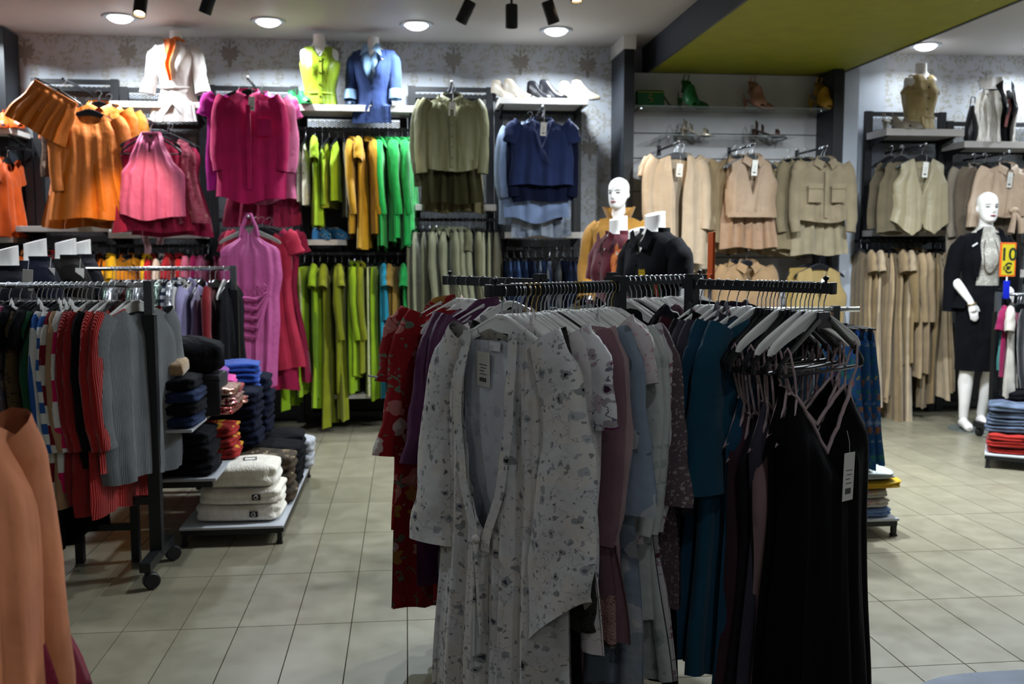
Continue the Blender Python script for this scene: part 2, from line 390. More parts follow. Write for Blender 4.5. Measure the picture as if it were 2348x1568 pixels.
for px, py in ((57, 118), (293, 118), (527, 122), (765, 124), (890, 128), (1040, 136), (1193, 141), (1347, 148), (1352, 338), (57, 330), (130, 488), (1995, 185), (2125, 188), (2260, 190)):
    p = at(px, py, YW); mk('wallpaper_motif', HM, HMAT, wb, (p.x, YW - 0.0005, p.z), scale=(1.35, 1, 1.35))
# ---- green soffit, pillars, slat wall, dark end pillar
GREEN = plain('#87881c', 0.6); GREY = plain('#3a3f4a', 0.6); FIN = plain('#2b3038', 0.45); FIN2 = plain('#0e0f12', 0.5)
YP = 8.05
zs = at(1700, 170, YP).z; xa, xb = at(1482, 161, YP).x, at(1910, 181, YP).x
so = empty('trim_1', (xa, YP, zs)); put(so, kind='structure')
MB().box((0.02, -9, 0), (xb - xa, 0.15, 0.02)).obj('soffit_panel', GREEN, so, False)
MB().box((0, -9, -0.006), (0.02, 0.15, CEIL - zs)).obj('fascia', GREY, so, False); MB().box((xb - xa, -9, -0.006), (xb - xa + 0.02, 0.15, CEIL - zs)).obj('fascia', GREY, so, False)
pf = 7.72
def pillar(name, xl, xr, top=CEIL, cap=True, y=pf):
    e = empty(name, (xl, y, 0)); put(e, kind='structure')
    MB().box((0, 0, 0), (xr - xl, 0.02, top - (0.11 if cap else 0))).obj('front_panel', FIN2, e, False)
    MB().box((0, 0.02, 0), (xr - xl, YW - y, top - (0.11 if cap else 0))).obj('side_panel', FIN, e, False)
    if cap: MB().box((-0.01, -0.01, top - 0.11), (xr - xl + 0.01, YW - y, top)).obj('cap', WHITE, e, False)
    return e
pillar('trim_2', at(1430, 300, pf).x, at(1453, 300, pf).x)
pillar('trim_3', at(1910, 300, pf).x, at(1931, 300, pf).x, zs - 0.002, False)
e4 = shell('trim_4', (at(1934, 300, 7.95).x, 7.95, 0), (at(1967, 300, 7.95).x, YW, CEIL), plain('#b9bfc9', 0.5))
shell('trim_5', (at(1975, 200, YW - 0.02).x - 0.02, YW - 0.02, 0), (at(2027, 200, YW).x, YW, CEIL), plain('#aeb4be', 0.5))
pillar('trim_6', at(-60, 300, 7.9).x, at(17, 300, 7.9).x, CEIL - 0.02, False, 7.9)
SW = plain('#cfcdce', 0.45)
sl = empty('trim_7', (at(1453, 300, YP).x, YP, 0)); put(sl, kind='structure')
wsl = at(1911, 300, YP).x - at(1453, 300, YP).x; zz = zs
MB().box((0, 0.012, 0), (wsl, 0.04, zs)).obj('backing', plain('#6e6e70', 0.7), sl, False)
zedges = [zs, at(1680, 247, YP).z, at(1680, 308, YP).z, at(1680, 365, YP).z, at(1680, 440, YP).z, at(1680, 530, YP).z, at(1680, 590, YP).z, 1.0, 0.7, 0.35, 0.02]
for a, b in zip(zedges, zedges[1:]):
    MB().bbox((0, 0, b + 0.004), (wsl, 0.012, a - 0.004), 0.003).obj('panel', SW, sl, False)
MB().box((-0.14, 0.0, zs), (0, 0.1, CEIL)).obj('header', FIN2, sl, False)
# ================================================================== ceiling lamps
LENS = emit('#f2f8ff', 9.0); RINGM = plain('#c9cfd6', 0.3, 0.6)
def ring_mesh():
    m = MB(); m.lathe([(0.088, 0.0), (0.092, -0.012), (0.122, -0.012), (0.128, -0.004), (0.128, 0.0)], 28, cap=False); return m.mesh('rim')
def lens_mesh():
    return MB().lathe([(0.001, -0.045), (0.045, -0.040), (0.075, -0.026), (0.088, 0.0)], 24, cap=False).mesh('bulb')
RM, LM = ring_mesh(), lens_mesh()
def downlight(p, power, label, glow=LENS, z=CEIL, spread=150):
    e = empty('ceiling_downlight', (p[0], p[1], z), 0, label, 'ceiling light', 'recessed ceiling downlights')
    mk('rim', RM, RINGM, e); mk('bulb', LM, glow, e)
    o = area('downlight_lamp', (p[0], p[1], z - 0.06), 0.16, power, COOL, None, spread); return e
DL = ['recessed white downlight at the far left edge of the ceiling', 'recessed downlight above and left of the white blouse bust', 'recessed downlight above the fuchsia shirt, left of the lime vest bust', 'recessed downlight above and right of the blue blazer bust', 'recessed downlight behind the track spots above the shelf of three shoe pairs', 'recessed downlight above the khaki sleeveless bust on the right wall', 'recessed downlight in the top right corner above the fur vest']
for i, (p, l) in enumerate(zip(DOWNP, DL)): downlight(p, L_WALL * ((0.17, 0.26)[i - 5] if i > 4 else (0.75 if i == 4 else 1)), l)
for i, p in enumerate(ROOM_FILL): downlight(p, L_ROOM * p[2], 'added fill light over the %s aisle spot of the shop floor, outside the view' % ORD[i], spread=165)
for i, fx in enumerate((0.22, 0.78)): downlight((lerp(xa, xb, fx), 5.35), 105, 'added fill light in the %s half of the green soffit, above the view' % ('left', 'right')[i], z=zs - 0.001, spread=170)  # pair of unseen lamps added in the soffit to brighten the slat wall
# track and spots
yt = atz(1173, 0, CEIL).y - 0.28
track = empty('spot_track', (0, yt, CEIL), 0, 'black ceiling track carrying the cylinder spots above the front aisle', 'light track')
MB().box((-3.2, -0.018, -0.03), (2.4, 0.018, 0)).obj('rail', BLACK, track, False); MB().box((-3.22, -0.022, -0.034), (-3.19, 0.022, 0)).obj('end_cap', BLACK, track, False)
def trackspot(px, py, tilt_x, tilt_y, label, lit=False, tgt=None, power=0):
    # px,py = centre of the cylinder in the photograph
    d = ray(px, py); p = CAM + d * (yt / d.y); e = empty('track_spot', (p.x, yt, CEIL - 0.03), 0, label, 'spot light', 'black cylinder track spots')
    drop = CEIL - 0.03 - p.z
    MB().tube([(0, 0, 0), (0, 0, -max(drop - 0.06, 0.02))], 0.008, 8).obj('stem', BLACK, e)
    b = MB().lathe([(0.001, 0.075), (0.036, 0.073), (0.040, 0.065), (0.040, -0.07), (0.038, -0.075), (0.034, -0.072), (0.033, -0.05), (0.001, -0.045)], 20, cap=False).obj('barrel', BLACK, e, loc=(0, 0, -drop), rot=(tilt_x, tilt_y, 0))
    MB().lathe([(0.001, -0.052), (0.032, -0.056)], 16, cap=False).obj('bulb', emit('#ffd9a0', 30.0) if lit else plain('#2b2926', 0.3), b)
    if tgt is not None: spot('track_spot_lamp', (p.x, yt, p.z - 0.1), tgt, power, WARM, 30, 0.6)
    return e
trackspot(322, 12, R(-28), 0, 'lit black track spot glowing warm near the top left', True, at(300, 590, 7.6), 170)
trackspot(478, 4, R(10), R(22), 'black track spot tilted left, cut by the top edge above the white blouse', False, at(400, 190, 7.6), 22)
trackspot(1068, 27, R(8), R(26), 'leftmost of the three black track spots, tilted to the left', False, at(820, 470, 7.6), 60)
trackspot(1173, 37, R(4), 0, 'middle black track spot hanging straight down', False, at(1400, 560, 6.6), 110)
trackspot(1262, 28, R(8), R(-20), 'rightmost of the three black track spots, tilted to the right', False, at(1560, 480, 7.6), 120)
trackspot(1322, -21, R(-10), 0, 'lit track spot rim glowing yellow at the top edge, right of three spots', True)
trackspot(1700, -60, R(0), R(-10), 'black track spot beyond the top edge, beside the green soffit', False, at(2290, 400, 7.6), 60)
# ================================================================== hangers
HD = 0.085
def hook_mesh(r=0.019, h=HD):
    pts = []
    for k in range(15):
        a = R(175 - k * (175 + 65) / 14); pts.append((r * math.cos(a), 0, -r + r * math.sin(a) + 0.002))
    pts += [(0.006, 0, -2.25 * r), (0.001, 0, -2.7 * r), (0, 0, -h - 0.004)]
    return MB().tube(pts, 0.0017, 6).mesh('hook')
def plate_hanger():
    up = [(0.0, -0.080), (0.022, -0.081), (0.045, -0.090), (0.075, -0.103), (0.12, -0.124), (0.165, -0.146), (0.192, -0.162), (0.206, -0.176), (0.208, -0.186)]
    dn = [(0.200, -0.189), (0.186, -0.180), (0.150, -0.163), (0.11, -0.147), (0.075, -0.134), (0.04, -0.126), (0.0, -0.123)]
    pts = up + dn + [(-x, z) for x, z in reversed(dn[:-1])] + [(-x, z) for x, z in reversed(up[1:])]
    m = MB(); m.poly(pts, 0.009, -0.0045)
    m.bbox((-0.010, -0.008, -0.088), (0.010, 0.008, -0.076), 0.003)
    up2 = [(x, z) for x, z in up]
    m.tube([(-x, 0, z - 0.002) for x, z in reversed(up[1:])] + [(x, 0, z - 0.002) for x, z in up], 0.0062, 6)
    return m.mesh('hanger_body')
def bar_hanger():
    m = MB()
    m.poly([(-0.026, -0.080), (0.026, -0.080), (0.036, -0.124), (-0.036, -0.124)], 0.008, -0.004)
    for s in (-1, 1):
        m.tube([(s * 0.024, 0, -0.100), (s * 0.07, 0, -0.128), (s * 0.15, 0, -0.176), (s * 0.19, 0, -0.205), (s * 0.206, 0, -0.222), (s * 0.205, 0, -0.238), (s * 0.19, 0, -0.242)], [0.009, 0.008, 0.007, 0.007, 0.007, 0.007, 0.005], 7)
        m.box((s * 0.170 - 0.004, -0.004, -0.205), (s * 0.170 + 0.004, 0.004, -0.18))
    m.tube([(-0.2, 0, -0.240), (0, 0, -0.242), (0.2, 0, -0.240)], 0.0055, 7)
    return m.mesh('hanger_body')
def clip_hanger():
    m = MB(); m.tube([(-0.17, 0, -0.1), (0, 0, -0.088), (0.17, 0, -0.1)], 0.005, 7)
    m.bbox((-0.012, -0.008, -0.098), (0.012, 0.008, -0.08), 0.003)
    for s in (-1, 1): m.bbox((s * 0.14 - 0.012, -0.010, -0.155), (s * 0.14 + 0.012, 0.010, -0.095), 0.004)
    return m.mesh('hanger_body')
HOOK = hook_mesh(); HB = {'plate': plate_hanger(), 'bar': bar_hanger(), 'clip': clip_hanger()}
GREYW = plain('#8f9196', 0.45); GREYH = plain('#a3a19c', 0.5)
def hanger(loc, rz, kind, mat, label, group, tilt=(0, 0), wire=None, s=1.0):
    o = mk('clothes_hanger', HB[kind], mat, None, loc, (tilt[0], tilt[1], rz), (s, s, s)); put(o, label, 'hanger', group)
    mk('hook', HOOK, wire or WIRE, o); return o
# ================================================================== garments (front = -Y, hangs from the origin = rail contact)
GM = {}; EDGE = {}
def body_mesh(key, L, w, d, drop=0.075, neck=(0.075, 0.07, 'u'), back=0.012, folds=(4.0, 0.012), hem=0.0, opening=None, z0=-0.083, seed=1, ns=26, nt=24, hemcut=None, twist=0.0, backd=0.45):
    if key in GM: return GM[key]
    rnd = random.Random(seed); ph = [rnd.uniform(0, 6.28) for _ in range(8)]
    n_, am = folds; w0 = interp(w, 0)
    def fold(s, t, side):
        a = am * (0.12 + t ** 0.9); e = 1 - abs(s) ** 5
        x = s * PI * n_ / 2
        f = math.sin(x * 2 + ph[side] + 0.9 * math.sin(2.3 * t + ph[2])) + 0.55 * math.sin(x * 3.7 + ph[3 + side] + 1.3 * t) + 0.3 * math.sin(x * 7.3 + ph[5])
        return a * f * (0.35 + 0.65 * e)
    def pt(s, t, side, nd):
        x0_ = abs(s) * w0; nw = neck[0]
        zt = -drop * (x0_ / w0) ** 1.25
        if x0_ < nw:
            q = x0_ / nw; shp = (1 - q) if neck[2] == 'v' else (math.sqrt(max(0, 1 - q * q)) if neck[2] == 'u' else (1 - q ** 6))
            zt -= nd * shp
        hz = -L + hem * math.cos(s * PI * 1.0) + 0.012 * math.sin(5 * s + ph[6]) * min(1, L) + (hemcut(s) if hemcut else 0)
        z = lerp(zt, hz, t); hw = interp(w, t)
        x = s * hw + 0.006 * math.sin(9 * t + ph[7]) * abs(s) + twist * t
        dd = interp(d, t) * math.sqrt(max(0.0, 1 - abs(s) ** 2.6)) * (1 if side == 0 else backd)
        y = (dd + fold(s, t, side) * (1 if side == 0 else 0.5)) * (-1 if side == 0 else 1)
        return Vector((x, y if side == 0 else max(y, -0.3), z + z0))
    m = MB()
    m.grid(lambda u, v: pt(2 * u - 1, v, 1, back), ns, nt)
    if opening is None:
        m.grid(lambda u, v: pt(2 * u - 1, v, 0, neck[1]), ns, nt)
    else:
        for sg in (-1, 1):
            def f(u, v, sg=sg):
                g = interp(opening, v); s = sg * lerp(g, 1, u); p = pt(s, v, 0, neck[1] * 0.2); p.y -= 0.012 * (1 - u) ; return p
            m.grid(f, ns // 2 + 2, nt)
    EDGE[key] = ([pt(-1 + 2 * i / 40, 0, 0, neck[1]) for i in range(41)], [pt(-1 + 2 * i / 40, 0, 1, back) for i in range(41)], [pt(-1 + 2 * i / 60, 1, 0, neck[1]) for i in range(61)])
    me = m.mesh(key, True, 80)
    bm = bmesh.new(); bm.from_mesh(me); bmesh.ops.remove_doubles(bm, verts=bm.verts, dist=0.0015); bmesh.ops.recalc_face_normals(bm, faces=bm.faces); bm.to_mesh(me); bm.free()
    me.polygons.foreach_set('use_smooth', [True] * len(me.polygons))
    GM[key] = me; return me
def sleeve_mesh(key, path, rad, seed=1, wr=0.08, n=14, m_=16):
    if key in GM: return GM[key]
    rnd = random.Random(seed); ph = [rnd.uniform(0, 6.28) for _ in range(4)]
    P = [Vector(p) for p in path]; ts = [i / (len(P) - 1) for i in range(len(P))]; rings = []
    for j in range(m_ + 1):
        t = j / m_
        c = Vector([interp(list(zip(ts, [p[k] for p in P])), t) for k in range(3)])
        c2 = Vector([interp(list(zip(ts, [p[k] for p in P])), min(1, t + 0.03)) for k in range(3)]); c1 = Vector([interp(list(zip(ts, [p[k] for p in P])), max(0, t - 0.03)) for k in range(3)])
        T = (c2 - c1).normalized(); B = Vector((0, 1, 0)); N = T.cross(B)
        N = N.normalized() if N.length > 1e-4 else Vector((1, 0, 0)); B = N.cross(T)
        rx = interp(list(zip(ts, [r_[0] for r_ in rad])), t); ry = interp(list(zip(ts, [r_[1] for r_ in rad])), t)
        rings.append([c + N * rx * math.cos(a) * (1 + wr * math.sin(3 * a + 9 * t + ph[0]) + wr * 0.7 * math.sin(23 * t + 2 * a + ph[1])) + B * ry * math.sin(a) * (1 + wr * math.sin(2 * a + 14 * t + ph[2])) for a in [2 * PI * k / n for k in range(n)]])
    m = MB(); m.loft(rings, False); me = m.mesh(key, True, 80); GM[key] = me; return me
def collar_mesh(key, nw=0.075, z0=-0.083, h=0.045, point=0.07, lap=0.10):
    """turned-down shirt collar: two leaves meeting at the throat"""
    if key in GM: return GM[key]
    m = MB()
    for sg in (-1, 1):
        def f(u, v, sg=sg):
            a = u * PI / 2    # back centre -> front
            x = nw * (1.02 * math.sin(a * 1.0 + 0.12 * (1 - u))) if u < 0.75 else nw * lerp(1.0, 0.12, (u - 0.75) / 0.25)
            y = lerp(0.035, -0.05, u); z = 0.02 * (1 - u) - 0.045 * max(0, (u - 0.55) / 0.45) ** 1.3
            out = lerp(0.2, 1.0, u); dz = -h * v * lerp(0.8, 1.25, u); dx = v * point * 0.45 * out * (1 if u > 0.4 else 0.5)
            return Vector((sg * (x + dx), y - 0.012 * v * out - 0.006 + (0.02 * v if u < 0.3 else 0), z0 + z + dz + 0.012 * math.sin(PI * v)))
        m.grid(f, 12, 4)
    me = m.mesh(key, True, 80); GM[key] = me; return me
def patch(m, left, right, yf, n=10, k=4, off=0.004):
    """strip of cloth lying on a surface: left and right edges as lists of (x,z); yf(x,z) gives the surface"""
    L_ = [(i / (len(left) - 1), p) for i, p in enumerate(left)]; R_ = [(i / (len(right) - 1), p) for i, p in enumerate(right)]
    def pl(A, t, c): return interp_lin([(a, p[c]) for a, p in A], t)
    def f(u, v):
        x = lerp(pl(L_, v, 0), pl(R_, v, 0), u); z = lerp(pl(L_, v, 1), pl(R_, v, 1), u)
        return Vector((x, yf(x, z) - off, z))
    m.grid(f, k, n); return m
def interp_lin(prof, t):
    if t <= prof[0][0]: return prof[0][1]
    for (a, x), (b, y) in zip(prof, prof[1:]):
        if t <= b: return x + (y - x) * ((t - a) / (b - a) if b > a else 0)
    return prof[-1][1]
SLV = {
 'long': ([(0.17, 0, -0.135), (0.208, 0, -0.20), (0.228, 0, -0.38), (0.235, -0.02, -0.58), (0.225, -0.03, -0.67)], [(0.055, 0.03), (0.058, 0.034), (0.054, 0.034), (0.045, 0.03), (0.04, 0.028)]),
 'half': ([(0.165, 0, -0.13), (0.212, 0, -0.19), (0.238, 0, -0.36)], [(0.058, 0.03), (0.068, 0.035), (0.078, 0.038)]),
 'short': ([(0.165, 0, -0.125), (0.208, 0, -0.165), (0.238, 0, -0.27)], [(0.058, 0.03), (0.066, 0.036), (0.068, 0.038)]),
 'bell': ([(0.165, 0, -0.13), (0.21, 0, -0.22), (0.232, 0, -0.42), (0.245, -0.02, -0.60)], [(0.058, 0.03), (0.068, 0.035), (0.08, 0.04), (0.10, 0.045)]),
}
SLV['lacebell'] = ([(0.165, 0, -0.13), (0.21, 0, -0.22), (0.24, 0, -0.48), (0.25, -0.02, -0.75), (0.25, -0.02, -0.86)], [(0.058, 0.03), (0.066, 0.033), (0.085, 0.036), (0.125, 0.04), (0.135, 0.04)])
def dlist(a, b): return [(0, a), (0.15, b), (1, b * 1.15)]
def kind_body(kind, seed, thin=1.0, L=None):
    """standard garment bodies; returns (mesh, sleeve key or None, collar?)"""
    k = '%s_%d_%.2f_%s' % (kind, seed, thin, L)
    d = lambda a, b: [(0, a * thin), (0.15, b * thin), (1, b * 1.2 * thin)]
    f = lambda n, a: (n, a * min(1.0, 0.4 + 0.6 * thin))
    if kind == 'tee': return body_mesh(k, L or 0.68, [(0, 0.20), (0.2, 0.235), (1, 0.25)], d(0.02, 0.04), neck=(0.08, 0.06, 'u'), folds=f(4, 0.012), seed=seed), 'short', False
    if kind == 'shirt': return body_mesh(k, L or 0.74, [(0, 0.205), (0.2, 0.245), (1, 0.255)], d(0.02, 0.045), neck=(0.07, 0.09, 'v'), folds=f(4, 0.012), seed=seed, hem=-0.02), 'long', True
    if kind == 'knit': return body_mesh(k, L or 0.70, [(0, 0.21), (0.2, 0.25), (0.9, 0.25), (1, 0.235)], d(0.025, 0.05), neck=(0.09, 0.05, 'u'), folds=f(3, 0.012), seed=seed), 'long', False
    if kind == 'top': return body_mesh(k, L or 0.58, [(0, 0.16), (0.12, 0.17), (0.3, 0.23), (1, 0.24)], d(0.015, 0.035), neck=(0.1, 0.1, 'u'), folds=f(5, 0.012), seed=seed), None, False
    if kind == 'vest': return body_mesh(k, L or 0.60, [(0, 0.185), (0.15, 0.19), (0.35, 0.235), (0.75, 0.225), (1, 0.23)], d(0.02, 0.04), neck=(0.075, 0.30, 'v'), folds=f(3, 0.008), seed=seed), None, False
    if kind == 'cardigan': return body_mesh(k, L or 0.72, [(0, 0.205), (0.2, 0.24), (1, 0.25)], d(0.025, 0.045), neck=(0.08, 0.05, 'u'), folds=f(3, 0.01), seed=seed, opening=[(0, 0.33), (0.4, 0.12), (1, 0.08)]), 'long', False
    if kind == 'jacket': return body_mesh(k, L or 0.78, [(0, 0.21), (0.2, 0.245), (0.5, 0.235), (1, 0.26)], d(0.03, 0.055), neck=(0.075, 0.25, 'v'), folds=f(2, 0.008), seed=seed), 'long', True
    if kind == 'dress': return body_mesh(k, L or 1.15, [(0, 0.18), (0.15, 0.215), (0.35, 0.2), (1, 0.3)], d(0.02, 0.045), neck=(0.085, 0.1, 'u'), folds=f(5, 0.02), seed=seed, nt=30), 'short', False
    if kind == 'slip': return body_mesh(k, L or 1.05, [(0, 0.10), (0.1, 0.17), (0.25, 0.21), (1, 0.27)], d(0.012, 0.04), drop=0.1, neck=(0.095, 0.16, 'v'), folds=f(5, 0.016), seed=seed, nt=28), None, False
    if kind == 'robe': return body_mesh(k, L or 1.05, [(0, 0.20), (0.2, 0.24), (1, 0.3)], d(0.025, 0.05), neck=(0.075, 0.05, 'u'), folds=f(5, 0.016), seed=seed, nt=28, opening=[(0, 0.34), (0.35, 0.2), (0.6, 0.05), (1, 0.1)]), 'bell', False
    if kind == 'skirt': return body_mesh(k, L or 0.8, [(0, 0.165), (0.1, 0.18), (1, 0.24)], d(0.02, 0.045), drop=0.004, neck=(0.01, 0.0, 'u'), folds=f(6, 0.02), z0=-0.11, seed=seed), None, False
    if kind == 'pants': return body_mesh(k, L or 1.0, [(0, 0.16), (0.12, 0.19), (0.3, 0.2), (1, 0.17)], d(0.02, 0.04), drop=0.004, neck=(0.01, 0.0, 'u'), folds=f(3, 0.014), z0=-0.11, seed=seed, hemcut=lambda s: 0.55 * max(0, 1 - abs(s) * 7)), None, False
    raise KeyError(kind)
NAMES = {'tee': 'tee_shirt', 'shirt': 'shirt', 'knit': 'sweater', 'top': 'sleeveless_top', 'vest': 'vest', 'cardigan': 'cardigan', 'jacket': 'jacket', 'dress': 'dress', 'slip': 'slip_dress', 'robe': 'robe', 'skirt': 'skirt', 'pants': 'trousers'}
CATS = {'tee': 'shirt', 'shirt': 'shirt', 'knit': 'sweater', 'top': 'top', 'vest': 'vest', 'cardigan': 'cardigan', 'jacket': 'jacket', 'dress': 'dress', 'slip': 'dress', 'robe': 'robe', 'skirt': 'skirt', 'pants': 'trousers'}
def garment(kind, mat, loc, rz, label, group=None, seed=1, thin=1.0, tilt=(0, 0), L=None, scale=1.0, sl=None, slmat=None, collar=None, colmat=None, sx=1.0, far=False):
    me, skey, col = kind_body(kind, seed, thin, L)
    o = mk(NAMES[kind], me, mat, None, loc, (tilt[0], tilt[1], rz), (scale * sx, scale, scale)); put(o, label, CATS[kind], group)
    skey = sl if sl is not None else skey
    if skey and skey != 'none':
        for sg in (-1, 1):
            p, r_ = SLV[skey]
            path = [(sg * x, y, z) for x, y, z in p]; rad = [(a, b * min(1.15, 0.5 + 0.5 * thin)) for a, b in r_]
            sm = sleeve_mesh('sl_%s_%d_%d_%.1f' % (skey, sg, seed % 3, thin), path, rad, seed % 3 + (sg > 0) * 5)
            mk('sleeve', sm, slmat or mat, o)
    if (collar if collar is not None else col):
        mk('collar', collar_mesh('collar_std'), colmat or mat, o)
    return o
def tag_on(o, x, z, y=-0.07, w=0.05, h=0.085, rot=(0.05, 0.06, 0), lines=True):
    """paper price tag with a printed block and a loop of string"""
    t = mk('price_tag', MB().bbox((-w / 2, -0.0008, -h), (w / 2, 0.0008, 0), 0.0005).mesh('price_tag', False), TAG, o, (x, y, z), rot)
    mk('string', MB().tube([(0, 0, -0.006), (0.002, 0.004, 0.03), (0, 0.012, 0.06)], 0.0008, 5).mesh('string'), TAG, t)
    if lines:
        m = MB()
        for k, (a, b) in enumerate(((-0.3, 0.3), (-0.2, 0.25), (-0.3, 0.1), (-0.25, 0.28))): m.box((a * w, -0.0014, -h * (0.36 + 0.09 * k) - 0.0018), (b * w, -0.0009, -h * (0.36 + 0.09 * k)))
        for k in range(11): m.box((-0.28 * w + k * 0.05 * w, -0.0014, -h * 0.86), (-0.28 * w + k * 0.05 * w + (0.0011 if k % 3 else 0.002), -0.0009, -h * 0.74))
        put(mk('printed_lines', m.mesh('printed_lines', False), INK, t), kind='stuff')
    return t
def buttons(o, pts, mat, r=0.006):
    bm_ = GM.get('button%.4f' % r)
    if bm_ is None:
        bm_ = GM['button%.4f' % r] = MB().lathe([(0.0005, 0), (r, 0.0), (r, 0.0025), (r * 0.7, 0.003), (0.0005, 0.002)], 12, cap=False).mesh('button')
    for x, y, z in pts: mk('button', bm_, mat, o, (x, y, z), (PI / 2, 0, 0))
def fold_pile(name, mat, loc, size, rz, label, cat, group=None, seed=1, layers=2, puff=0.3):
    """one folded garment: rounded slab with a soft front fold and layer creases"""
    rnd = random.Random(seed); sx, sy, sz = size; ph = [rnd.uniform(0, 6.3) for _ in range(6)]
    m = MB(); n, mz = 40, 4 * layers + 4; rings = []
    for j in range(mz + 1):
        v = j / mz
        crease = 1 - 0.035 * (abs(math.cos(PI * v * layers)) ** 6 if 0.02 < v < 0.98 else 0)
        cap = 1 - puff * 0.55 * max(0, abs(2 * v - 1) - 0.55) ** 2 / 0.2
        ring = []
        for k in range(n):
            a = 2 * PI * k / n; c, s = math.cos(a), math.sin(a); p = 0.28
            x = math.copysign(abs(c) ** p, c); y = math.copysign(abs(s) ** p, s)
            wv = 1 + 0.018 * math.sin(5 * a + ph[0] + 6 * v) + 0.012 * math.sin(9 * a + ph[1])
            z = sz * v + 0.006 * math.sin(3 * x + ph[2]) * v + 0.005 * math.sin(4 * y + ph[3]) * v
            ring.append((x * sx / 2 * crease * cap * wv, y * sy / 2 * crease * cap * wv, z))
        rings.append(ring)
    top = rings[-1]
    for q in (0.8, 0.5, 0.2): rings.append([(x * q, y * q, z + sz * 0.10 * (1 - q) + 0.004 * math.sin(9 * x / sx + ph[4])) for x, y, z in top])
    m.loft(rings, True)
    o = m.obj(name, mat, None, True, loc, (0, 0, rz), 70); return put(o, label, cat, group)
# ================================================================== foreground four-arm rack
uh = Vector((rgt.x, rgt.y, 0)); vh = Vector((fwd.x, fwd.y, 0)).normalized()
def cs(lat, dep, z=0.0):      # lateral / depth seen from the camera -> world ground point
    p = CAM + uh * lat + vh * dep; return Vector((p.x, p.y, z))
th = R(4.0); u2 = uh * math.cos(th) - vh * math.sin(th); v2 = vh * math.cos(th) + uh * math.sin(th)
RC = cs(0.328, 3.1); RH = 0.24; ZA = atd(1125, 654, 2.53).z       # top of the arms
PA, PB, PC, PD = RC - u2 * RH, RC - v2 * RH, RC + u2 * RH, RC + v2 * RH
q2 = math.sqrt(0.5)
ARMS = {'B': (PB, (-u2 - v2) * q2), 'C': (PC, (u2 - v2) * q2), 'A': (PA, (-u2 + v2) * q2), 'D': (PD, (u2 + v2) * q2)}
AL, AT = 0.49, 0.030
rk = empty('four_arm_clothes_rack', (RC.x, RC.y, 0), 0, 'black four-arm metal clothes rack crowded with nightwear in the foreground', 'clothes rack')
loc = lambda p: Vector((p.x - RC.x, p.y - RC.y, p.z))
def onrk(m, name, mat=BLACK): return m.obj(name, mat, rk, False)
for P in (PA, PB, PC, PD):
    onrk(MB().bar(loc(P) + Vector((0, 0, 0.10)), loc(P) + Vector((0, 0, ZA + 0.012)), 0.034, 0.034, Vector((u2 + v2))), 'post')
    onrk(MB().bar(loc(P) + Vector((0, 0, ZA + 0.012)), loc(P) + Vector((0, 0, ZA + 0.016)), 0.030, 0.030, Vector((u2 + v2))), 'post_cap')
for a, b in ((PA, PB), (PB, PC), (PC, PD), (PD, PA)):
    for z in (0.12, 0.55): onrk(MB().bar(loc(a) + Vector((0, 0, z)), loc(b) + Vector((0, 0, z)), 0.025, 0.025), 'cross_bar')
for k, (P, d) in ARMS.items():
    arm = onrk(MB().bar(loc(P) - d * 0.03 + Vector((0, 0, ZA - AT / 2)), loc(P) + d * AL + Vector((0, 0, ZA - AT / 2)), 0.026, AT), 'arm')
    tip = loc(P) + d * (AL - 0.02) + Vector((0, 0, ZA))
    m = MB(); m.bbox((-0.004, -0.015, -0.017), (0.004, 0.015, 0.017), 0.004); mk('end_cap', m.mesh('end_cap'), BLACK, arm, loc(P) + d * (AL + 0.003) + Vector((0, 0, ZA - AT / 2)), (0, 0, math.atan2(d.y, d.x)))
    mk('stop_knob', MB().lathe([(0.001, 0), (0.004, 0), (0.004, 0.006), (0.008, 0.010), (0.008, 0.016), (0.001, 0.02)], 10, cap=False).mesh('stop_knob'), BLACK, arm, tip)
    foot = onrk(MB().bar(loc(P) + Vector((0, 0, 0.085)), loc(P) + d * 0.30 + Vector((0, 0, 0.085)), 0.03, 0.03), 'foot')
    cpos = loc(P) + d * 0.28
    mk('caster_wheel', MB().lathe([(0.008, -0.012), (0.032, -0.012), (0.035, -0.006), (0.035, 0.006), (0.032, 0.012), (0.008, 0.012)], 18).mesh('caster_wheel'), plain('#101013', 0.5), foot, cpos + Vector((0, 0, 0.035)), (PI / 2, 0, math.atan2(d.y, d.x)))
def armpos(k, t):     # t = 0 at the tip, 1 at the post
    P, d = ARMS[k]; p = P + d * AL * (1 - t) ; return Vector((p.x, p.y, ZA)), math.atan2(d.x, -d.y)
rnd = random.Random(5)
# ---- prints
M_ROBE = floral('#c6c4c4', ('#0f1216', '#3a3e47', '#6a6d75', '#14171d', '#85858a'), '#807f80', scale=30.0, size=0.43, leafs=0.34, stems=0.012, dense=0.2, bg2='#ccc6c0')
M_PINKFL = floral('#c9bfbf', ('#b08a90', '#9b8f95', '#d0b3b5'), '#a79a98', scale=22.0, size=0.33, leafs=0.2, stems=0.02)
M_PURFL = floral('#d4d2d2', ('#5a2347', '#8a4a6e', '#a98090', '#3b1f35'), '#6f6a7a', scale=22.0, size=0.5, leafs=0.25, stems=0.03, dense=0.4)
M_BLUFL = floral('#7d8896', ('#b9b5b2', '#a9a49e', '#8f8f92', '#c2bfbd'), '#5f6a76', scale=10.0, size=0.55, leafs=0.45, stems=0.03, dense=0.35)
M_SAGE = floral('#b3b5b1', ('#8e968f', '#9aa19b', '#7e8a86'), '#98a09a', scale=19.0, size=0.42, leafs=0.5)
M_MAROON = floral('#bdb7b8', ('#5b2d40', '#7a4a5a', '#4b2435'), '#8b6572', scale=16.0, size=0.45, leafs=0.35, stems=0.03)
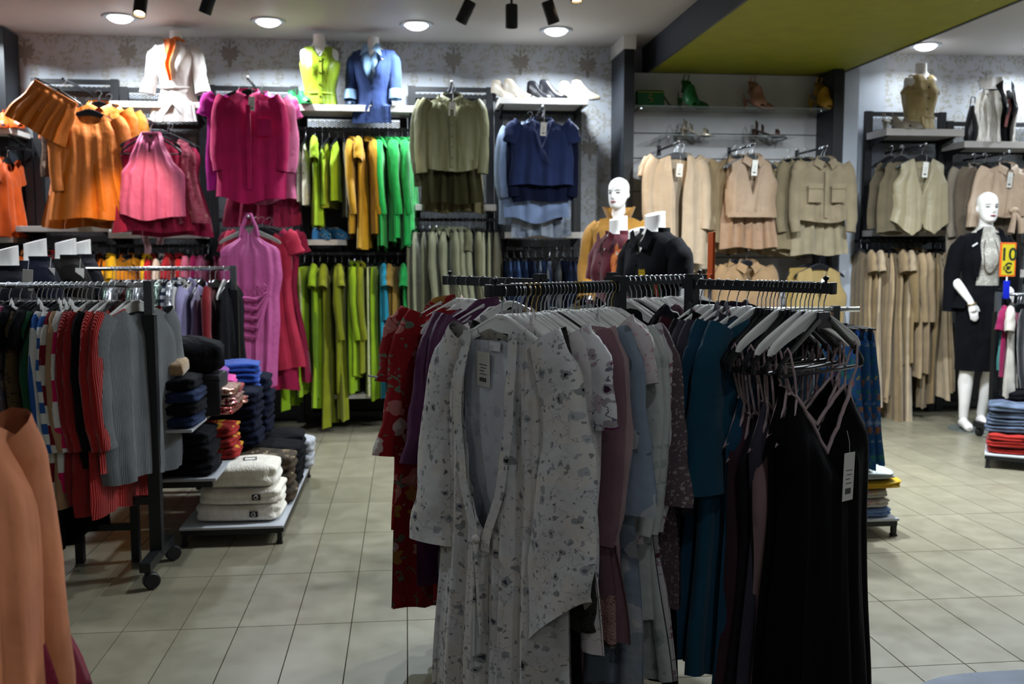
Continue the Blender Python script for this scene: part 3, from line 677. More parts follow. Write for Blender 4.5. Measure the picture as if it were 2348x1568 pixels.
M_RED = floral('#8c161d', ('#c98f86', '#d6d0c6', '#c7a79c', '#b39a45', '#e0dbd2'), '#626d5c', scale=13.0, size=0.5, leafs=0.55, stems=0.03, dense=0.5)
M_DOTS = floral('#55454a', ('#a59a94', '#8a7f7b'), '#a59a94', scale=90.0, size=0.5, leafs=0.3)
M_PKSTR = floral('#c7bcbc', ('#b07a86', '#c79aa2'), '#b3808c', scale=45.0, size=0.5, leafs=0.5)
MAUVE, MAUVE2 = fabric('#6f4f58'), fabric('#7b5a62'); DPINK = fabric('#9d8183'); BLK = fabric('#0b0b0e', sheen=0.05); CHAR = satin('#1d1a20', 0.5); SLATE = fabric('#37333f'); TEAL = fabric('#0f4258'); TEAL2 = fabric('#123d55'); PURP = satin('#4a0b42', 0.5)
BLACE = lace('#050506', '#2b2a26', 120.0); PLACE = lace('#75524f', '#a67f78', 110.0); PIPE = fabric('#b59c9d'); WPIPE = fabric('#c9c6c6')
def edge_pipe(o, pts, mat, r=0.004, name='piping'): return mk(name, MB().tube(pts, r, 6).mesh(name), mat, o)
# ---- front white robe
p, rz = armpos('B', 0.085)
hanger(p, rz, 'plate', HWHITE, 'white plastic hanger carrying the white floral robe at the front arm tip', 'hangers on the front-left arm', s=1.02)
key = 'front_robe'
me = body_mesh(key, 1.13, [(0, 0.20), (0.12, 0.232), (0.5, 0.25), (1, 0.285)], [(0, 0.02), (0.15, 0.045), (1, 0.07)], drop=0.085, neck=(0.10, 0.05, 'u'), back=0.062, folds=(5, 0.013), seed=11, ns=44, nt=48, backd=0.12, opening=[(0, 0.40), (0.2, 0.40), (0.35, 0.28), (0.5, 0.0), (0.62, -0.06), (1, -0.04)])
robe = mk('robe', me, M_ROBE, None, p, (0, 0, rz)); put(robe, 'long white robe with small grey floral print, open front and tie', 'robe')
for sg in (-1, 1):
    path = [(sg * 0.16, 0, -0.14), (sg * 0.215, 0.0, -0.22), (sg * 0.245, -0.005, -0.40), (sg * 0.255, -0.02, -0.64), (sg * 0.255, -0.03, -0.83 if sg > 0 else -0.74)]
    sm = sleeve_mesh('robe_slv%d' % sg, path, [(0.06, 0.035), (0.075, 0.04), (0.09, 0.045), (0.108, 0.05), (0.112, 0.05)], 3 + sg, 0.09, 22, 26)
    for v in sm.vertices:       # pointed kimono hem
        if v.co.z < -0.5: v.co.z += (abs(v.co.x) - 0.255) * (0.6 if sg > 0 else -0.1) * (-v.co.z - 0.5) / 0.25
    mk('sleeve', sm, M_ROBE, robe)
fr, bk, hm = EDGE[key]
mk('collar_band', MB().grid(lambda u, v: bk[int(9 + u * 22)] + Vector((0, -0.03 * math.sin(PI * u) * (0.4 + v), 0.028 * v * math.sin(PI * u) + 0.004)), 22, 3).mesh('collar_band'), M_ROBE, robe)
for sg in (-1, 1):   # front band running from the collar to the waist
    def fb(u, v, sg=sg):
        t = v * 0.52; g = interp([(0, 0.40), (0.2, 0.40), (0.35, 0.28), (0.5, 0.04), (0.62, 0.03)], t); x = sg * (g * interp([(0, 0.20), (0.12, 0.232), (0.5, 0.25)], t) + (u - 0.15) * 0.035)
        y = -interp([(0, 0.02), (0.15, 0.045), (1, 0.07)], t) - 0.022; return Vector((x, y, -0.083 - 0.04 - t * 1.10))
    mk('front_band', MB().grid(fb, 3, 22).mesh('front_band'), M_ROBE, robe)
for dx, l_ in ((-0.006, 0.34), (0.008, 0.26)):
    mk('tie', MB().tube([(0.0, -0.085, -0.66), (dx * 0.6, -0.095, -0.70), (dx, -0.09, -0.66 - l_ * 0.6), (dx * 2.2, -0.088, -0.66 - l_)], 0.004, 6).mesh('tie'), M_ROBE, robe)
mk('tie', MB().ball((0, -0.09, -0.665), 0.012, 10, 8).mesh('tie'), M_ROBE, robe)
M_LIN = floral('#dfe4ee', ('#b9c0ce', '#ccd2de', '#c2c9d5'), '#c9cfda', scale=26.0, size=0.42, leafs=0.2)
lin_ = MB().grid(lambda u, v: Vector(((2 * u - 1) * lerp(0.13, 0.15, v), -0.014 - 0.003 * math.cos(5 * u), -0.148 - 0.54 * v)), 20, 24).mesh('lining'); mk('lining', lin_, M_LIN, robe)
mk('neck_label', MB().box((-0.022, -0.002, -0.012), (0.022, 0.0, 0.012)).mesh('neck_label', False), plain('#d8d8dc', 0.7), robe, (-0.005, -0.018, -0.162), (-0.1, 0, 0))
tag_on(robe, -0.045, -0.178, y=-0.026, w=0.052, h=0.095)
# ---- the rest of the front-left arm
BROW = [
 (0.19, 'robe', BLK, 1.0, 'black lace-cuffed robe just behind the white floral robe', dict(slmat=BLACE, thin=0.3, sl='lacebell', sx=0.84)),
 (0.225, 'shirt', M_PINKFL, 0.74, 'pale pink floral pyjama top right behind the white robe', dict(sl='long')),
 (0.255, 'dress', M_PINKFL, 0.86, 'pale pink floral nightdress, second of the two pink floral pieces', dict(sl='long')),
 (0.30, 'tee', M_PURFL, 0.72, 'white nightshirt printed with purple blossoms on the front arm', dict(sl='half', sx=1.08)),
 (0.37, 'slip', MAUVE, 0.72, 'mauve nightdress with rose lace hem, nearer of the two mauve ones', dict(lacehem=1)),
 (0.43, 'dress', MAUVE2, 0.84, 'mauve long nightdress behind the lace-hemmed mauve one', dict(sl='long')),
 (0.49, 'knit', DPINK, 0.86, 'dusty pink pyjama top with long sleeves and dotted hem band', dict(band=1)),
 (0.545, 'pants', DPINK, 1.0, 'dusty pink pyjama trousers hanging behind the dusty pink top', dict()),
 (0.61, 'robe', M_BLUFL, 1.06, 'blue-grey robe with big white flowers and pink piping', dict(pipe=1)),
 (0.67, 'tee', M_PKSTR, 0.62, 'white and pink patterned pyjama tee behind the blue-grey floral robe', dict()),
 (0.73, 'shirt', M_SAGE, 0.86, 'pale sage paisley pyjama shirt, nearer of the two sage ones', dict()),
 (0.79, 'dress', M_SAGE, 1.0, 'pale sage paisley nightdress behind the sage shirt', dict(sl='long')),
 (0.85, 'dress', M_MAROON, 1.0, 'white nightdress with maroon paisley print near the rack post', dict(sl='long')),
 (0.91, 'robe', M_DOTS, 0.8, 'brown dotted mesh robe beside the rack post', dict()),
 (0.97, 'slip', BLK, 1.05, 'black slip dress hanging last before the front rack post', dict()),
]
ts_b = [r_[0] for r_ in BROW]
for i, (t, kind, mat, L, lab, ex) in enumerate(BROW):
    p, rz = armpos('B', t); rz += rnd.uniform(-0.05, 0.05)
    hanger(p, rz, 'plate', HWHITE, 'white plastic hanger of the ' + lab.split(',')[0].split(' hanging')[0].split(' right behind')[0].split(' beside')[0].split(' just')[0], 'hangers on the front-left arm', s=rnd.uniform(0.97, 1.04), wire=GOLDW if i in (2, 3, 9) else WIRE)
    o = garment(kind, mat, p, rz, lab, None, 20 + i, ex.get('thin', 0.55), L=L, sl=ex.get('sl'), slmat=ex.get('slmat'), sx=ex.get('sx', 1.0))
    k = '%s_%d_%.2f_%s' % (kind, 20 + i, 0.55, L)
    if ex.get('lacehem'):
        hm = EDGE[k][2]
        for side in (1, -1): mk('lace_hem', MB().grid(lambda u, v: Vector((hm[int(u * 60)].x * (1 + 0.02 * v), side * hm[int(u * 60)].y, hm[int(u * 60)].z + 0.01 - 0.12 * v - 0.012 * v * abs(math.sin(u * 40)))), 60, 4).mesh('lace_hem'), PLACE, o)
    if ex.get('band'):
        hm = EDGE[k][2]
        for side in (1, -1): mk('hem_band', MB().grid(lambda u, v: Vector((hm[int(u * 60)].x, side * hm[int(u * 60)].y * 1.04, hm[int(u * 60)].z + 0.04 - 0.06 * v)), 60, 2).mesh('hem_band'), M_DOTS, o)
    if ex.get('pipe'):
        for sg in (-1, 1): edge_pipe(o, [(sg * 0.14, -0.045, -0.12), (sg * 0.12, -0.065, -0.4), (sg * 0.05, -0.075, -0.68), (sg * 0.06, -0.08, -1.1)], PIPE)
# extra bare hangers crowded on that arm
for i, t in enumerate((0.16, 0.215, 0.265, 0.335, 0.40, 0.46, 0.52, 0.58, 0.64, 0.70, 0.76, 0.82, 0.88, 0.94)):
    p, rz = armpos('B', t); hanger(p, rz + rnd.uniform(-0.05, 0.05), 'plate', HWHITE if i != 5 else HBLACK, '%s white hanger of the close-packed row along the front-left arm' % ORD[i] if i != 5 else 'single black hanger among the white ones on the front-left arm', 'hangers on the front-left arm', s=rnd.uniform(0.96, 1.03), wire=GOLDW if i % 5 == 3 else WIRE)
# ---- slips with straps on the right arm
def slip(t, mat, label, trim, seed, L=1.0, strap=0.2, hk='bar', hm_=HBLACK, tagged=False, thin=0.6, neck=0.17, big=False, hlab=None):
    p, rz = armpos('C', t); rz += rnd.uniform(-0.04, 0.04) if not big else 0
    hanger(p, rz, hk, hm_, hlab or 'hanger holding the ' + label.split(' at the')[0].split(',')[0], 'hangers on the front-right arm', s=1.03)
    key = 'slip_c%d' % seed; z0 = -0.15 - strap
    me = body_mesh(key, L, [(0, 0.150), (0.04, 0.165), (0.13, 0.215), (0.35, 0.205), (1, 0.27)], [(0, 0.02), (0.12, 0.05 * thin / 0.6), (1, 0.06 * thin / 0.6)], drop=0.02, neck=(0.145, neck, 'v'), back=neck * 0.62, folds=(5, 0.013), seed=seed, nt=36, ns=32, z0=z0)
    o = mk('slip_dress', me, mat, None, p, (0, 0, rz)); put(o, label, 'dress')
    fr, bk, hm = EDGE[key]
    for pts, nm in ((fr, 'neck_piping'), (bk, 'back_piping')):
        edge_pipe(o, [q + Vector((0, -0.003 if nm[0] == 'n' else 0.003, 0.002)) for q in pts[1:-1]], trim, 0.0055 if big else 0.0045, nm)
    for sg in (-1, 1):
        e = fr[2 if sg < 0 else -3]; b = bk[2 if sg < 0 else -3]; h_ = Vector((sg * 0.172, 0, -0.185))
        mk('strap', MB().tube([e, e.lerp(h_, 0.5) + Vector((sg * 0.006, -0.012, 0)), h_ + Vector((0, -0.008, 0.0)), h_ + Vector((0, 0, 0.012)), h_ + Vector((0, 0.008, 0)), b.lerp(h_, 0.5) + Vector((0, 0.012, 0)), b], 0.0036, 6).mesh('strap'), trim, o)
        # bound armhole running from strap to side seam
        edge_pipe(o, [e, e + Vector((sg * 0.02, -0.006, -0.05)), e + Vector((sg * 0.05, 0.0, -0.105)), Vector((sg * 0.215, 0.0, e.z - 0.125)), b + Vector((sg * 0.05, 0, -0.1)), b], trim, 0.0045, 'armhole_piping')
    if tagged: tag_on(o, 0.015, z0 - 0.19, y=-0.085, w=0.055, h=0.135, rot=(0, 0.04, 0))
    return o
slip(0.05, BLK, 'long black slip nightdress with pink piping at the right arm tip', PIPE, 3, L=0.98, strap=0.13, tagged=True, thin=0.9, big=True, neck=0.2, hlab='black hanger with square head plate holding the front black nightdress')
slip(0.125, BLK, 'second black slip dress, directly behind the tagged black nightdress', PIPE, 4, L=1.0, strap=0.11, hk='plate', hm_=HWHITE)
slip(0.175, fabric('#86696b'), 'dusty rose satin slip dress between black and slate slips', PIPE, 5, L=1.02, strap=0.24, hk='plate', hm_=HWHITE)
slip(0.235, SLATE, 'slate purple long slip dress behind the dusty rose one', PIPE, 6, L=1.04, strap=0.16)
slip(0.30, CHAR, 'charcoal satin slip dress, fifth from the right arm tip', PIPE, 7, L=1.0, strap=0.2)
slip(0.36, fabric('#38202a'), 'dark plum slip dress, sixth from the right arm tip', PIPE, 8, L=0.98, strap=0.2)
slip(0.41, TEAL2, 'dark teal slip dress next to the teal robe', PIPE, 9, L=1.0, strap=0.16)
CROW = [
 (0.50, 'robe', TEAL, 1.05, 'teal robe with long sleeves in the middle of the right arm', {}),
 (0.575, 'robe', TEAL2, 1.0, 'darker teal robe behind the first teal robe', {}),
 (0.65, 'shirt', SLATE, 0.76, 'slate grey pyjama shirt with pink piping, nearer one', dict(pipe=1)),
 (0.72, 'shirt', SLATE, 0.78, 'darker slate pyjama shirt behind its pink-piped twin', dict(pipe=1)),
 (0.79, 'knit', CHAR, 0.8, 'charcoal satin pyjama top with white piping', dict(sl='long')),
 (0.86, 'robe', fabric('#3a0d18'), 0.85, 'dark maroon robe near the right rack post', {}),
 (0.93, 'shirt', BLK, 0.75, 'black pyjama shirt last before the right rack post', dict(pipe=1)),
]
for i, (t, kind, mat, L, lab, ex) in enumerate(CROW):
    p, rz = armpos('C', t); rz += rnd.uniform(-0.06, 0.06)
    hanger(p, rz, 'plate', HWHITE, 'white hanger of the ' + lab.split(' with')[0].split(' behind')[0].split(' near')[0].split(' last')[0].split(' in the')[0], 'hangers on the front-right arm', s=rnd.uniform(0.98, 1.05))
    o = garment(kind, mat, p, rz, lab, None, 40 + i, 0.6, L=L, sl=ex.get('sl'))
    if ex.get('pipe'):
        edge_pipe(o, [(-0.075, -0.03, -0.085), (-0.05, -0.05, -0.15), (0.0, -0.065, -0.2), (0.0, -0.07, -0.45), (0.0, -0.075, -0.8)], PIPE); edge_pipe(o, [(0.075, -0.03, -0.085), (0.05, -0.05, -0.15), (0.0, -0.065, -0.2)], PIPE)
for i, t in enumerate((0.085, 0.15, 0.205, 0.265, 0.33, 0.385, 0.44, 0.47)):
    p, rz = armpos('C', t); bk_ = i not in (0, 4)
    hanger(p, rz + rnd.uniform(-0.05, 0.05), 'bar' if bk_ else 'plate', HBLACK if bk_ else HWHITE, '%s bare %s hanger of the tight row near the right arm tip' % (ORD[i], 'black' if bk_ else 'white'), 'hangers on the front-right arm', s=rnd.uniform(0.97, 1.02))
# ---- back-left arm: red floral and purple
AROW = [
 (0.06, 'shirt', M_RED, 0.80, 'red floral pyjama shirt with white piping, outermost on the back-left arm', dict(pipe=1, sl='half')),
 (0.16, 'robe', M_RED, 1.06, 'long red floral robe on the back-left arm', dict(pipe=1)),
 (0.27, 'pants', M_RED, 1.02, 'red floral pyjama trousers behind the red floral robe', {}),
 (0.42, 'robe', PURP, 0.92, 'purple satin robe with white piping beside the red florals', dict(pipe=1)),
 (0.54, 'shirt', PURP, 0.78, 'purple satin pyjama shirt with white piping nearer the post', dict(pipe=1)),
 (0.70, 'slip', BLK, 0.95, 'black lace chemise between the purple satin and the white robe', {}),
]
for i, (t, kind, mat, L, lab, ex) in enumerate(AROW):
    p, rz = armpos('A', t); rz += rnd.uniform(-0.05, 0.05)
    hanger(p, rz, 'plate', HWHITE, '%s white hanger from the tip of the back-left arm' % ORD[i], 'hangers on the back-left arm', s=1.0)
    o = garment(kind, mat, p, rz, lab, None, 60 + i, 0.8, L=L, sl=ex.get('sl'))
    if ex.get('pipe'):
        for sg in (-1, 1): edge_pipe(o, [(sg * 0.19, 0.035, -0.165), (sg * 0.13, 0.055, -0.14), (sg * 0.06, 0.05, -0.098), (0, 0.045, -0.095)], WPIPE, 0.004)
        for sg in (-1, 1) if ex.get('sl') else (): edge_pipe(o, [(sg * 0.2, -0.045, -0.335), (sg * 0.26, -0.05, -0.345), (sg * 0.335, -0.01, -0.33), (sg * 0.26, 0.045, -0.345), (sg * 0.2, 0.045, -0.335)], WPIPE, 0.0035)
# ---- back-right arm: a dense row of white hangers over dark clothes
for i in range(17):
    t = 0.05 + i * 0.054; p, rz = armpos('D', t); rz += rnd.uniform(-0.07, 0.07)
    hanger(p, rz, 'plate', HWHITE if i != 14 else HBLACK, '%s hanger from the tip of the back-right arm' % ORD[i], 'hangers on the back-right arm', s=rnd.uniform(0.97, 1.05))
    if i % 2 == 0:
        mat = [CHAR, M_SAGE, BLK, DPINK, SLATE, M_PINKFL, BLK, MAUVE, CHAR][i // 2]
        nm = ['charcoal top', 'sage print top', 'black top', 'dusty pink top', 'slate top', 'pink floral top', 'second black top', 'mauve top', 'second charcoal top'][i // 2]
        garment('tee', mat, p, rz, nm + ' half hidden on the back-right arm of the foreground rack', None, 80 + i, 0.5, L=0.7)
# ================================================================== wall display bays
YPST = 8.08
def mesh_panel(w, z0, z1):
    m = MB(); px_, pz, slope = 0.034, 0.0165, 0.44; h = z1 - z0
    for sg in (-1, 1):
        n0, n1 = int(-w * slope / pz) - 1, int((h + w * slope) / pz) + 1
        for k in range(n0, n1):
            c = k * pz; xs = []
            # line z = c + sg*slope*x, clipped to the panel
            xa_, xb_ = 0.0, w
            za, zb = c + sg * slope * xa_, c + sg * slope * xb_
            t0, t1 = 0.0, 1.0; dz = zb - za
            for lo, hi in ((0, h),):
                ta, tb = (lo - za) / dz, (hi - za) / dz
                if ta > tb: ta, tb = tb, ta
                t0, t1 = max(t0, ta), min(t1, tb)
            if t1 - t0 < 0.02: continue
            nseg = max(1, int(w * (t1 - t0) / 0.07))
            rings = []
            for q in range(nseg + 1):
                t = lerp(t0, t1, q / nseg); x_, z_ = w * t, z0 + za + dz * t
                rings.append([(x_, sg * 0.001 - 0.001, z_ - 0.0023), (x_, sg * 0.001 + 0.001, z_ - 0.0023), (x_, sg * 0.001 + 0.001, z_ + 0.0023), (x_, sg * 0.001 - 0.001, z_ + 0.0023)])
            m.loft(rings, False)
    return m
def bay(xl, xr, ytop, label, zlow=0.75, bars=()):
    a, b = at(xl, 300, YPST), at(xr, 300, YPST); zt = at((xl + xr) / 2, ytop, YPST).z; W_ = b.x - a.x
    e = empty('wall_display_bay', (a.x, YPST, 0), 0, label, 'display frame', 'black wall display frames')
    for x in (0.035, W_ - 0.035): MB().box((x - 0.03, -0.025, 0), (x + 0.03, 0.025, zt + 0.02)).obj('post', BLACK, e, False)
    MB().box((0.065, -0.02, zt - 0.02), (W_ - 0.065, 0.02, zt + 0.015)).obj('top_bar', BLACK, e, False)
    for q in bars:
        z = at((xl + xr) / 2, q, YPST).z; MB().box((0.065, -0.02, z - 0.016), (W_ - 0.065, 0.02, z + 0.016)).obj('cross_bar', BLACK, e, False)
    for z in (0.06, zlow): MB().box((0.065, -0.02, z - 0.02), (W_ - 0.065, 0.02, z + 0.02)).obj('cross_bar', BLACK, e, False)
    mp = mesh_panel(W_ - 0.13, zlow + 0.02, zt - 0.03).obj('mesh_panel', plain('#101114', 0.6), e, False, (0.065, 0.03, 0)); put(mp, kind='stuff')
    MB().box((0.065, 0.045, 0.08), (W_ - 0.065, 0.055, zlow)).obj('kick_panel', plain('#14120f', 0.7), e, False)
    return e
bay(-135, 76, 322, 'black wall frame at the far left edge behind the orange clothes', bars=(560,))
bay(76, 278, 187, 'black mesh wall frame behind the orange skirt set', bars=(205, 470))
bay(278, 477, 207, 'black mesh wall frame behind the pink halter top', bars=(290, 500))
bay(477, 687, 203, 'black mesh wall frame behind the fuchsia shirt and long pink dress', bars=(300, 505))
bay(687, 935, 268, 'wide black mesh wall frame behind the lime and green clothes', bars=(330, 560))
bay(935, 1133, 205, 'black mesh wall frame behind the olive shirt', bars=(222, 470))
bay(1133, 1333, 232, 'black mesh wall frame behind the blue blouse, next to the dark pillar', bars=(258, 540))
bay(1981, 2167, 262, 'black mesh wall frame behind the beige vest on the right wall', bars=(325, 545))
bay(2167, 2400, 285, 'black mesh wall frame at the right edge behind the tied blouse', bars=(350, 560))
# ---- shelves
SHELF = plain('#c9c3be', 0.4)
def shelf(xl, xr, y0_, y1_, label, Y=YS, brackets=True):
    a, b = at(xl, y0_, Y), at(xr, y0_, Y); th_ = a.z - at(xl, y1_, Y).z
    e = empty('wall_shelf', (a.x, Y, a.z - th_), 0, label, 'shelf', 'white wall shelves')
    MB().bbox((0, 0, 0), (b.x - a.x, YPST - 0.03 - Y, th_), 0.002).obj('board', SHELF, e, False)
    if brackets:
        for x in (0.04, b.x - a.x - 0.04): MB().poly([(0, 0), (YPST - Y - 0.06, 0), (YPST - Y - 0.06, -0.07)], 0.012).obj('bracket', BLACK, e, False, (x, 0.03, 0), (0, 0, PI / 2))
    return e, a.z
S = {}
for k, a in {'S1': (35, 248, 518, 531, 'white shelf holding the yellow shoes'), 'S2': (250, 462, 231, 245, 'white shelf under the white blouse bust'), 'S3': (248, 460, 533, 546, 'white shelf under the pink halter top'),
             'S4': (662, 955, 238, 253, 'long white shelf under the lime vest and blue blazer busts'), 'S5': (678, 795, 549, 562, 'short white shelf with blue patterned shoes above the lime skirts'), 'S6': (952, 1138, 468, 482, 'white shelf between the olive shirt and the olive trousers'),
             'S7': (1145, 1350, 223, 237, 'white shelf carrying three pairs of shoes near the pillar'), 'S8': (1158, 1340, 532, 546, 'white shelf above the row of jeans'), 'S0': (-60, 28, 293, 305, 'white shelf end with orange shoes at the left edge'),
             'Sb': (-60, 28, 543, 556, 'lower white shelf end at the left edge below the orange clothes'), 'S9': (760, 862, 905, 915, 'low white shelf board behind the lime skirts'),
             'R1': (2033, 2212, 294, 310, 'white shelf under the khaki sleeveless bust'), 'R2': (2212, 2420, 323, 338, 'white shelf under the white fur vest bust'), 'R3': (2022, 2182, 527, 541, 'white shelf under the beige vest on the right wall'), 'R4': (2318, 2420, 620, 636, 'white shelf piece behind the orange price sign')}.items():
    S[k] = shelf(*a)
# ---- rails
def rail(xl, xr, py, label, Y=YR, mat=BLACK):
    a, b = at(xl, py, Y), at(xr, py, Y)
    e = empty('hanging_rail', (a.x, Y, a.z), 0, label, 'rail', 'wall hanging rails')
    MB().bar((0, 0, -0.012), (b.x - a.x, 0, -0.012), 0.012, 0.024).obj('bar', mat, e, False)
    for x in (0.02, b.x - a.x - 0.02): MB().bar((x, 0, -0.012), (x, YPST - Y - 0.026, -0.012), 0.012, 0.02).obj('bracket', mat, e, False)
    return a.z
def row(zr, Y, where, group, items, hmat=HBLACK, rs=1, hk='plate', thin=0.8):
    rr = random.Random(rs)
    for i, (px, kind, mat, word, hem, *ex) in enumerate(items):
        # the near edge of a garment hung edge-on stands about 0.2 m in front of the rail
        p = at(px, 575, Y - 0.12); L = zr - at(px, hem, Y - 0.2).z - 0.09
        rz = PI / 2 + rr.uniform(-0.22, 0.22) + (ex[0] if ex else 0)
        loc_ = (p.x, Y, zr)
        hanger(loc_, rz, hk if kind not in ('skirt', 'pants') else 'clip', hmat, '%s hanger from the left on the %s' % (ORD[i], where), 'hangers on the ' + where, s=0.98)
        o = garment(kind, mat, loc_, rz, '%s, %s from the left on the %s' % (word, ORD[i], where), group, 100 + (i * 7 + rs) % 5, thin, L=round(max(0.2, L), 2), sx=0.95 if kind not in ('skirt', 'pants') else 1.05)
LIME, LIME2, OLIME, LIMED = fabric('#7fa012'), fabric('#8fae1a'), fabric('#7e8312'), fabric('#5c7a10')
MUST, GRN, GRN2, TURQ, TAN = fabric('#a9801a'), fabric('#1fa34a'), fabric('#178a3e'), fabric('#1c86a0'), fabric('#86682a')
WPRT = floral('#c9c4b4', ('#9a8a2a', '#c2b45a', '#dcd8cc'), '#8a7d30', scale=22.0, size=0.5, leafs=0.4); LPRT = floral('#b9bd8a', ('#7d9420', '#dcd9c6'), '#7d9420', scale=20.0, size=0.5, leafs=0.4)
z = rail(668, 948, 291, 'upper black rail with white, lime, mustard and green tops')
row(z, YR, 'upper green and lime rail', 'clothes on the upper green and lime rail', [
 (671, 'top', WPRT, 'white and olive patterned top', 455), (686, 'top', WPRT, 'white and yellow patterned top', 465), (703, 'top', WPRT, 'white patterned sleeveless top', 472), (724, 'dress', LIME2, 'lime long top', 520), (741, 'top', LIME2, 'lime sleeveless top', 470), (757, 'top', OLIME, 'olive lime top', 478), (777, 'vest', LIME2, 'bright lime vest', 462), (790, 'top', fabric('#3b3315'), 'dark brown top', 500),
 (812, 'shirt', MUST, 'mustard shirt', 545), (833, 'dress', MUST, 'mustard long shirt', 572), (849, 'shirt', MUST, 'mustard blouse', 540), (873, 'shirt', GRN, 'bright green shirt', 572), (892, 'shirt', GRN2, 'emerald shirt', 560), (909, 'shirt', GRN, 'green long-sleeved blouse', 555), (925, 'shirt', GRN2, 'green silky shirt', 572), (940, 'shirt', GRN, 'green crinkled blouse', 565)], rs=3)
z = rail(655, 938, 578, 'lower black rail with long lime skirts and turquoise clothes')
row(z, YR, 'lower lime rail', 'clothes on the lower lime rail', [
 (655, 'dress', LIME, 'lime short-sleeved dress', 938), (676, 'pants', LPRT, 'lime and white printed trousers', 905), (694, 'skirt', LIME2, 'lime pleated skirt', 900), (713, 'skirt', LIMED, 'dark lime skirt', 905), (730, 'dress', LIME2, 'lime long dress', 935), (748, 'dress', OLIME, 'olive lime flared dress', 978), (766, 'dress', OLIME, 'olive green gown', 968), (781, 'cardigan', OLIME, 'olive lime cardigan', 900), (797, 'skirt', LIME, 'lime straight skirt', 895), (811, 'shirt', LIME2, 'lime shirt', 870), (826, 'shirt', OLIME, 'lime tunic', 860), (842, 'pants', LPRT, 'white and lime patterned trousers', 905), (858, 'pants', LIME, 'slim lime trousers', 912), (872, 'tee', TURQ, 'turquoise tee', 735), (882, 'pants', TURQ, 'turquoise trousers', 910), (898, 'dress', TAN, 'tan brown dress', 915), (912, 'pants', TAN, 'tan trousers', 930), (931, 'dress', GRN2, 'emerald frilled dress', 800)], rs=8)
OLV = [fabric('#6d6a50'), fabric('#7b7a5f'), fabric('#5d5b43'), fabric('#86866c'), fabric('#4c4834')]
z = rail(940, 1140, 500, 'black rail with olive trousers and shirts below the white shelf')
row(z, YR, 'olive rail', 'clothes on the olive rail', [(940 + 15.5 * i, ('pants', 'pants', 'pants', 'pants', 'shirt', 'shirt', 'shirt', 'shirt', 'shirt', 'tee', 'cardigan', 'pants', 'pants', 'pants')[i], OLV[(i * 3) % 5 if i not in (4, 5, 6, 7, 8) else 3], ('dark olive trousers', 'olive trousers', 'muted olive trousers', 'grey-olive trousers', 'sage shirt', 'pale sage shirt', 'sage blouse', 'pale olive shirt', 'sage green shirt', 'olive tee', 'olive jacket', 'khaki olive trousers', 'deep olive trousers', 'olive cargo trousers')[i], 760 + (i * 37) % 60) for i in range(14)], rs=4)
JN = [denim('#1c2740', '#3b5078'), denim('#222b3f', '#7f8796'), denim('#9a9c9f', '#4f5661'), denim('#182033', '#2a3654'), denim('#2d3f66', '#566f9c')]
z = rail(1160, 1335, 566, 'black rail with jeans below the white shelf beside the pillar')
row(z, YR, 'jeans rail', 'jeans on the wall rail', [(1166 + 16.5 * i, 'pants', JN[(0, 4, 0, 3, 1, 4, 2, 2, 3, 3, 3)[i]], ('dark blue jeans', 'mid blue jeans', 'faded dark jeans', 'navy jeans', 'grey blue jeans', 'blue jeans', 'washed white jeans', 'pale grey jeans', 'indigo jeans', 'deep indigo jeans', 'midnight jeans')[i], 800 + (i * 31) % 50) for i in range(11)], rs=5)
YEL, ORA, REDF, PNK, MAG, LPNK = fabric('#d9a813'), fabric('#d97a12'), fabric('#a81820'), fabric('#c0648a'), fabric('#a8175c'), fabric('#c98b97')
z = rail(225, 478, 560, 'black rail with yellow, orange, red and pink clothes under the shelf')
row(z, YR, 'yellow to pink rail', 'clothes on the yellow to pink rail', [
 (228, 'top', floral('#d9a813', ('#8a6a10', '#e2c040'), '#8a6a10', scale=25.0), 'yellow patterned top', 720), (246, 'shirt', YEL, 'yellow shirt', 735), (262, 'tee', YEL, 'bright yellow tee', 720), (283, 'jacket', ORA, 'orange jacket turned to the front', 735, -0.9), (308, 'jacket', fabric('#dd8f1a'), 'amber denim jacket', 740, -0.5), (330, 'shirt', YEL, 'golden shirt', 730), (342, 'shirt', REDF, 'red shirt', 740), (354, 'top', LPNK, 'pale pink top', 720), (366, 'shirt', plain('#cfc3bd', 0.9), 'cream shirt', 735), (378, 'shirt', REDF, 'scarlet blouse', 745), (391, 'tee', fabric('#8f1220'), 'dark red tee', 730), (405, 'shirt', REDF, 'bright red shirt', 745), (422, 'dress', PNK, 'pink dress', 790), (434, 'pants', MUST, 'mustard trousers', 800), (446, 'dress', MAG, 'magenta dress', 790), (458, 'dress', PNK, 'rose pink dress', 800), (470, 'dress', fabric('#b0406e'), 'deep pink dress', 790)], rs=6)
z = rail(20, 225, 553, 'black rail with orange clothes behind the four dark jacket busts')
row(z, YR, 'orange rail', 'clothes on the orange rail', [(48, 'shirt', ORA, 'burnt orange shirt', 700), (96, 'jacket', fabric('#d05a10'), 'orange jacket', 710, -0.8), (118, 'shirt', REDF, 'red orange shirt', 700), (132, 'jacket', ORA, 'bright orange jacket', 715, -0.7), (200, 'tee', ORA, 'orange tee', 710)], rs=7)
BEI = [fabric('#8f7a5c'), fabric('#a08a6a'), fabric('#85704f'), fabric('#998468'), fabric('#a8957a')]
z = rail(1985, 2165, 549, 'black rail with long beige gowns and trousers on the right wall')
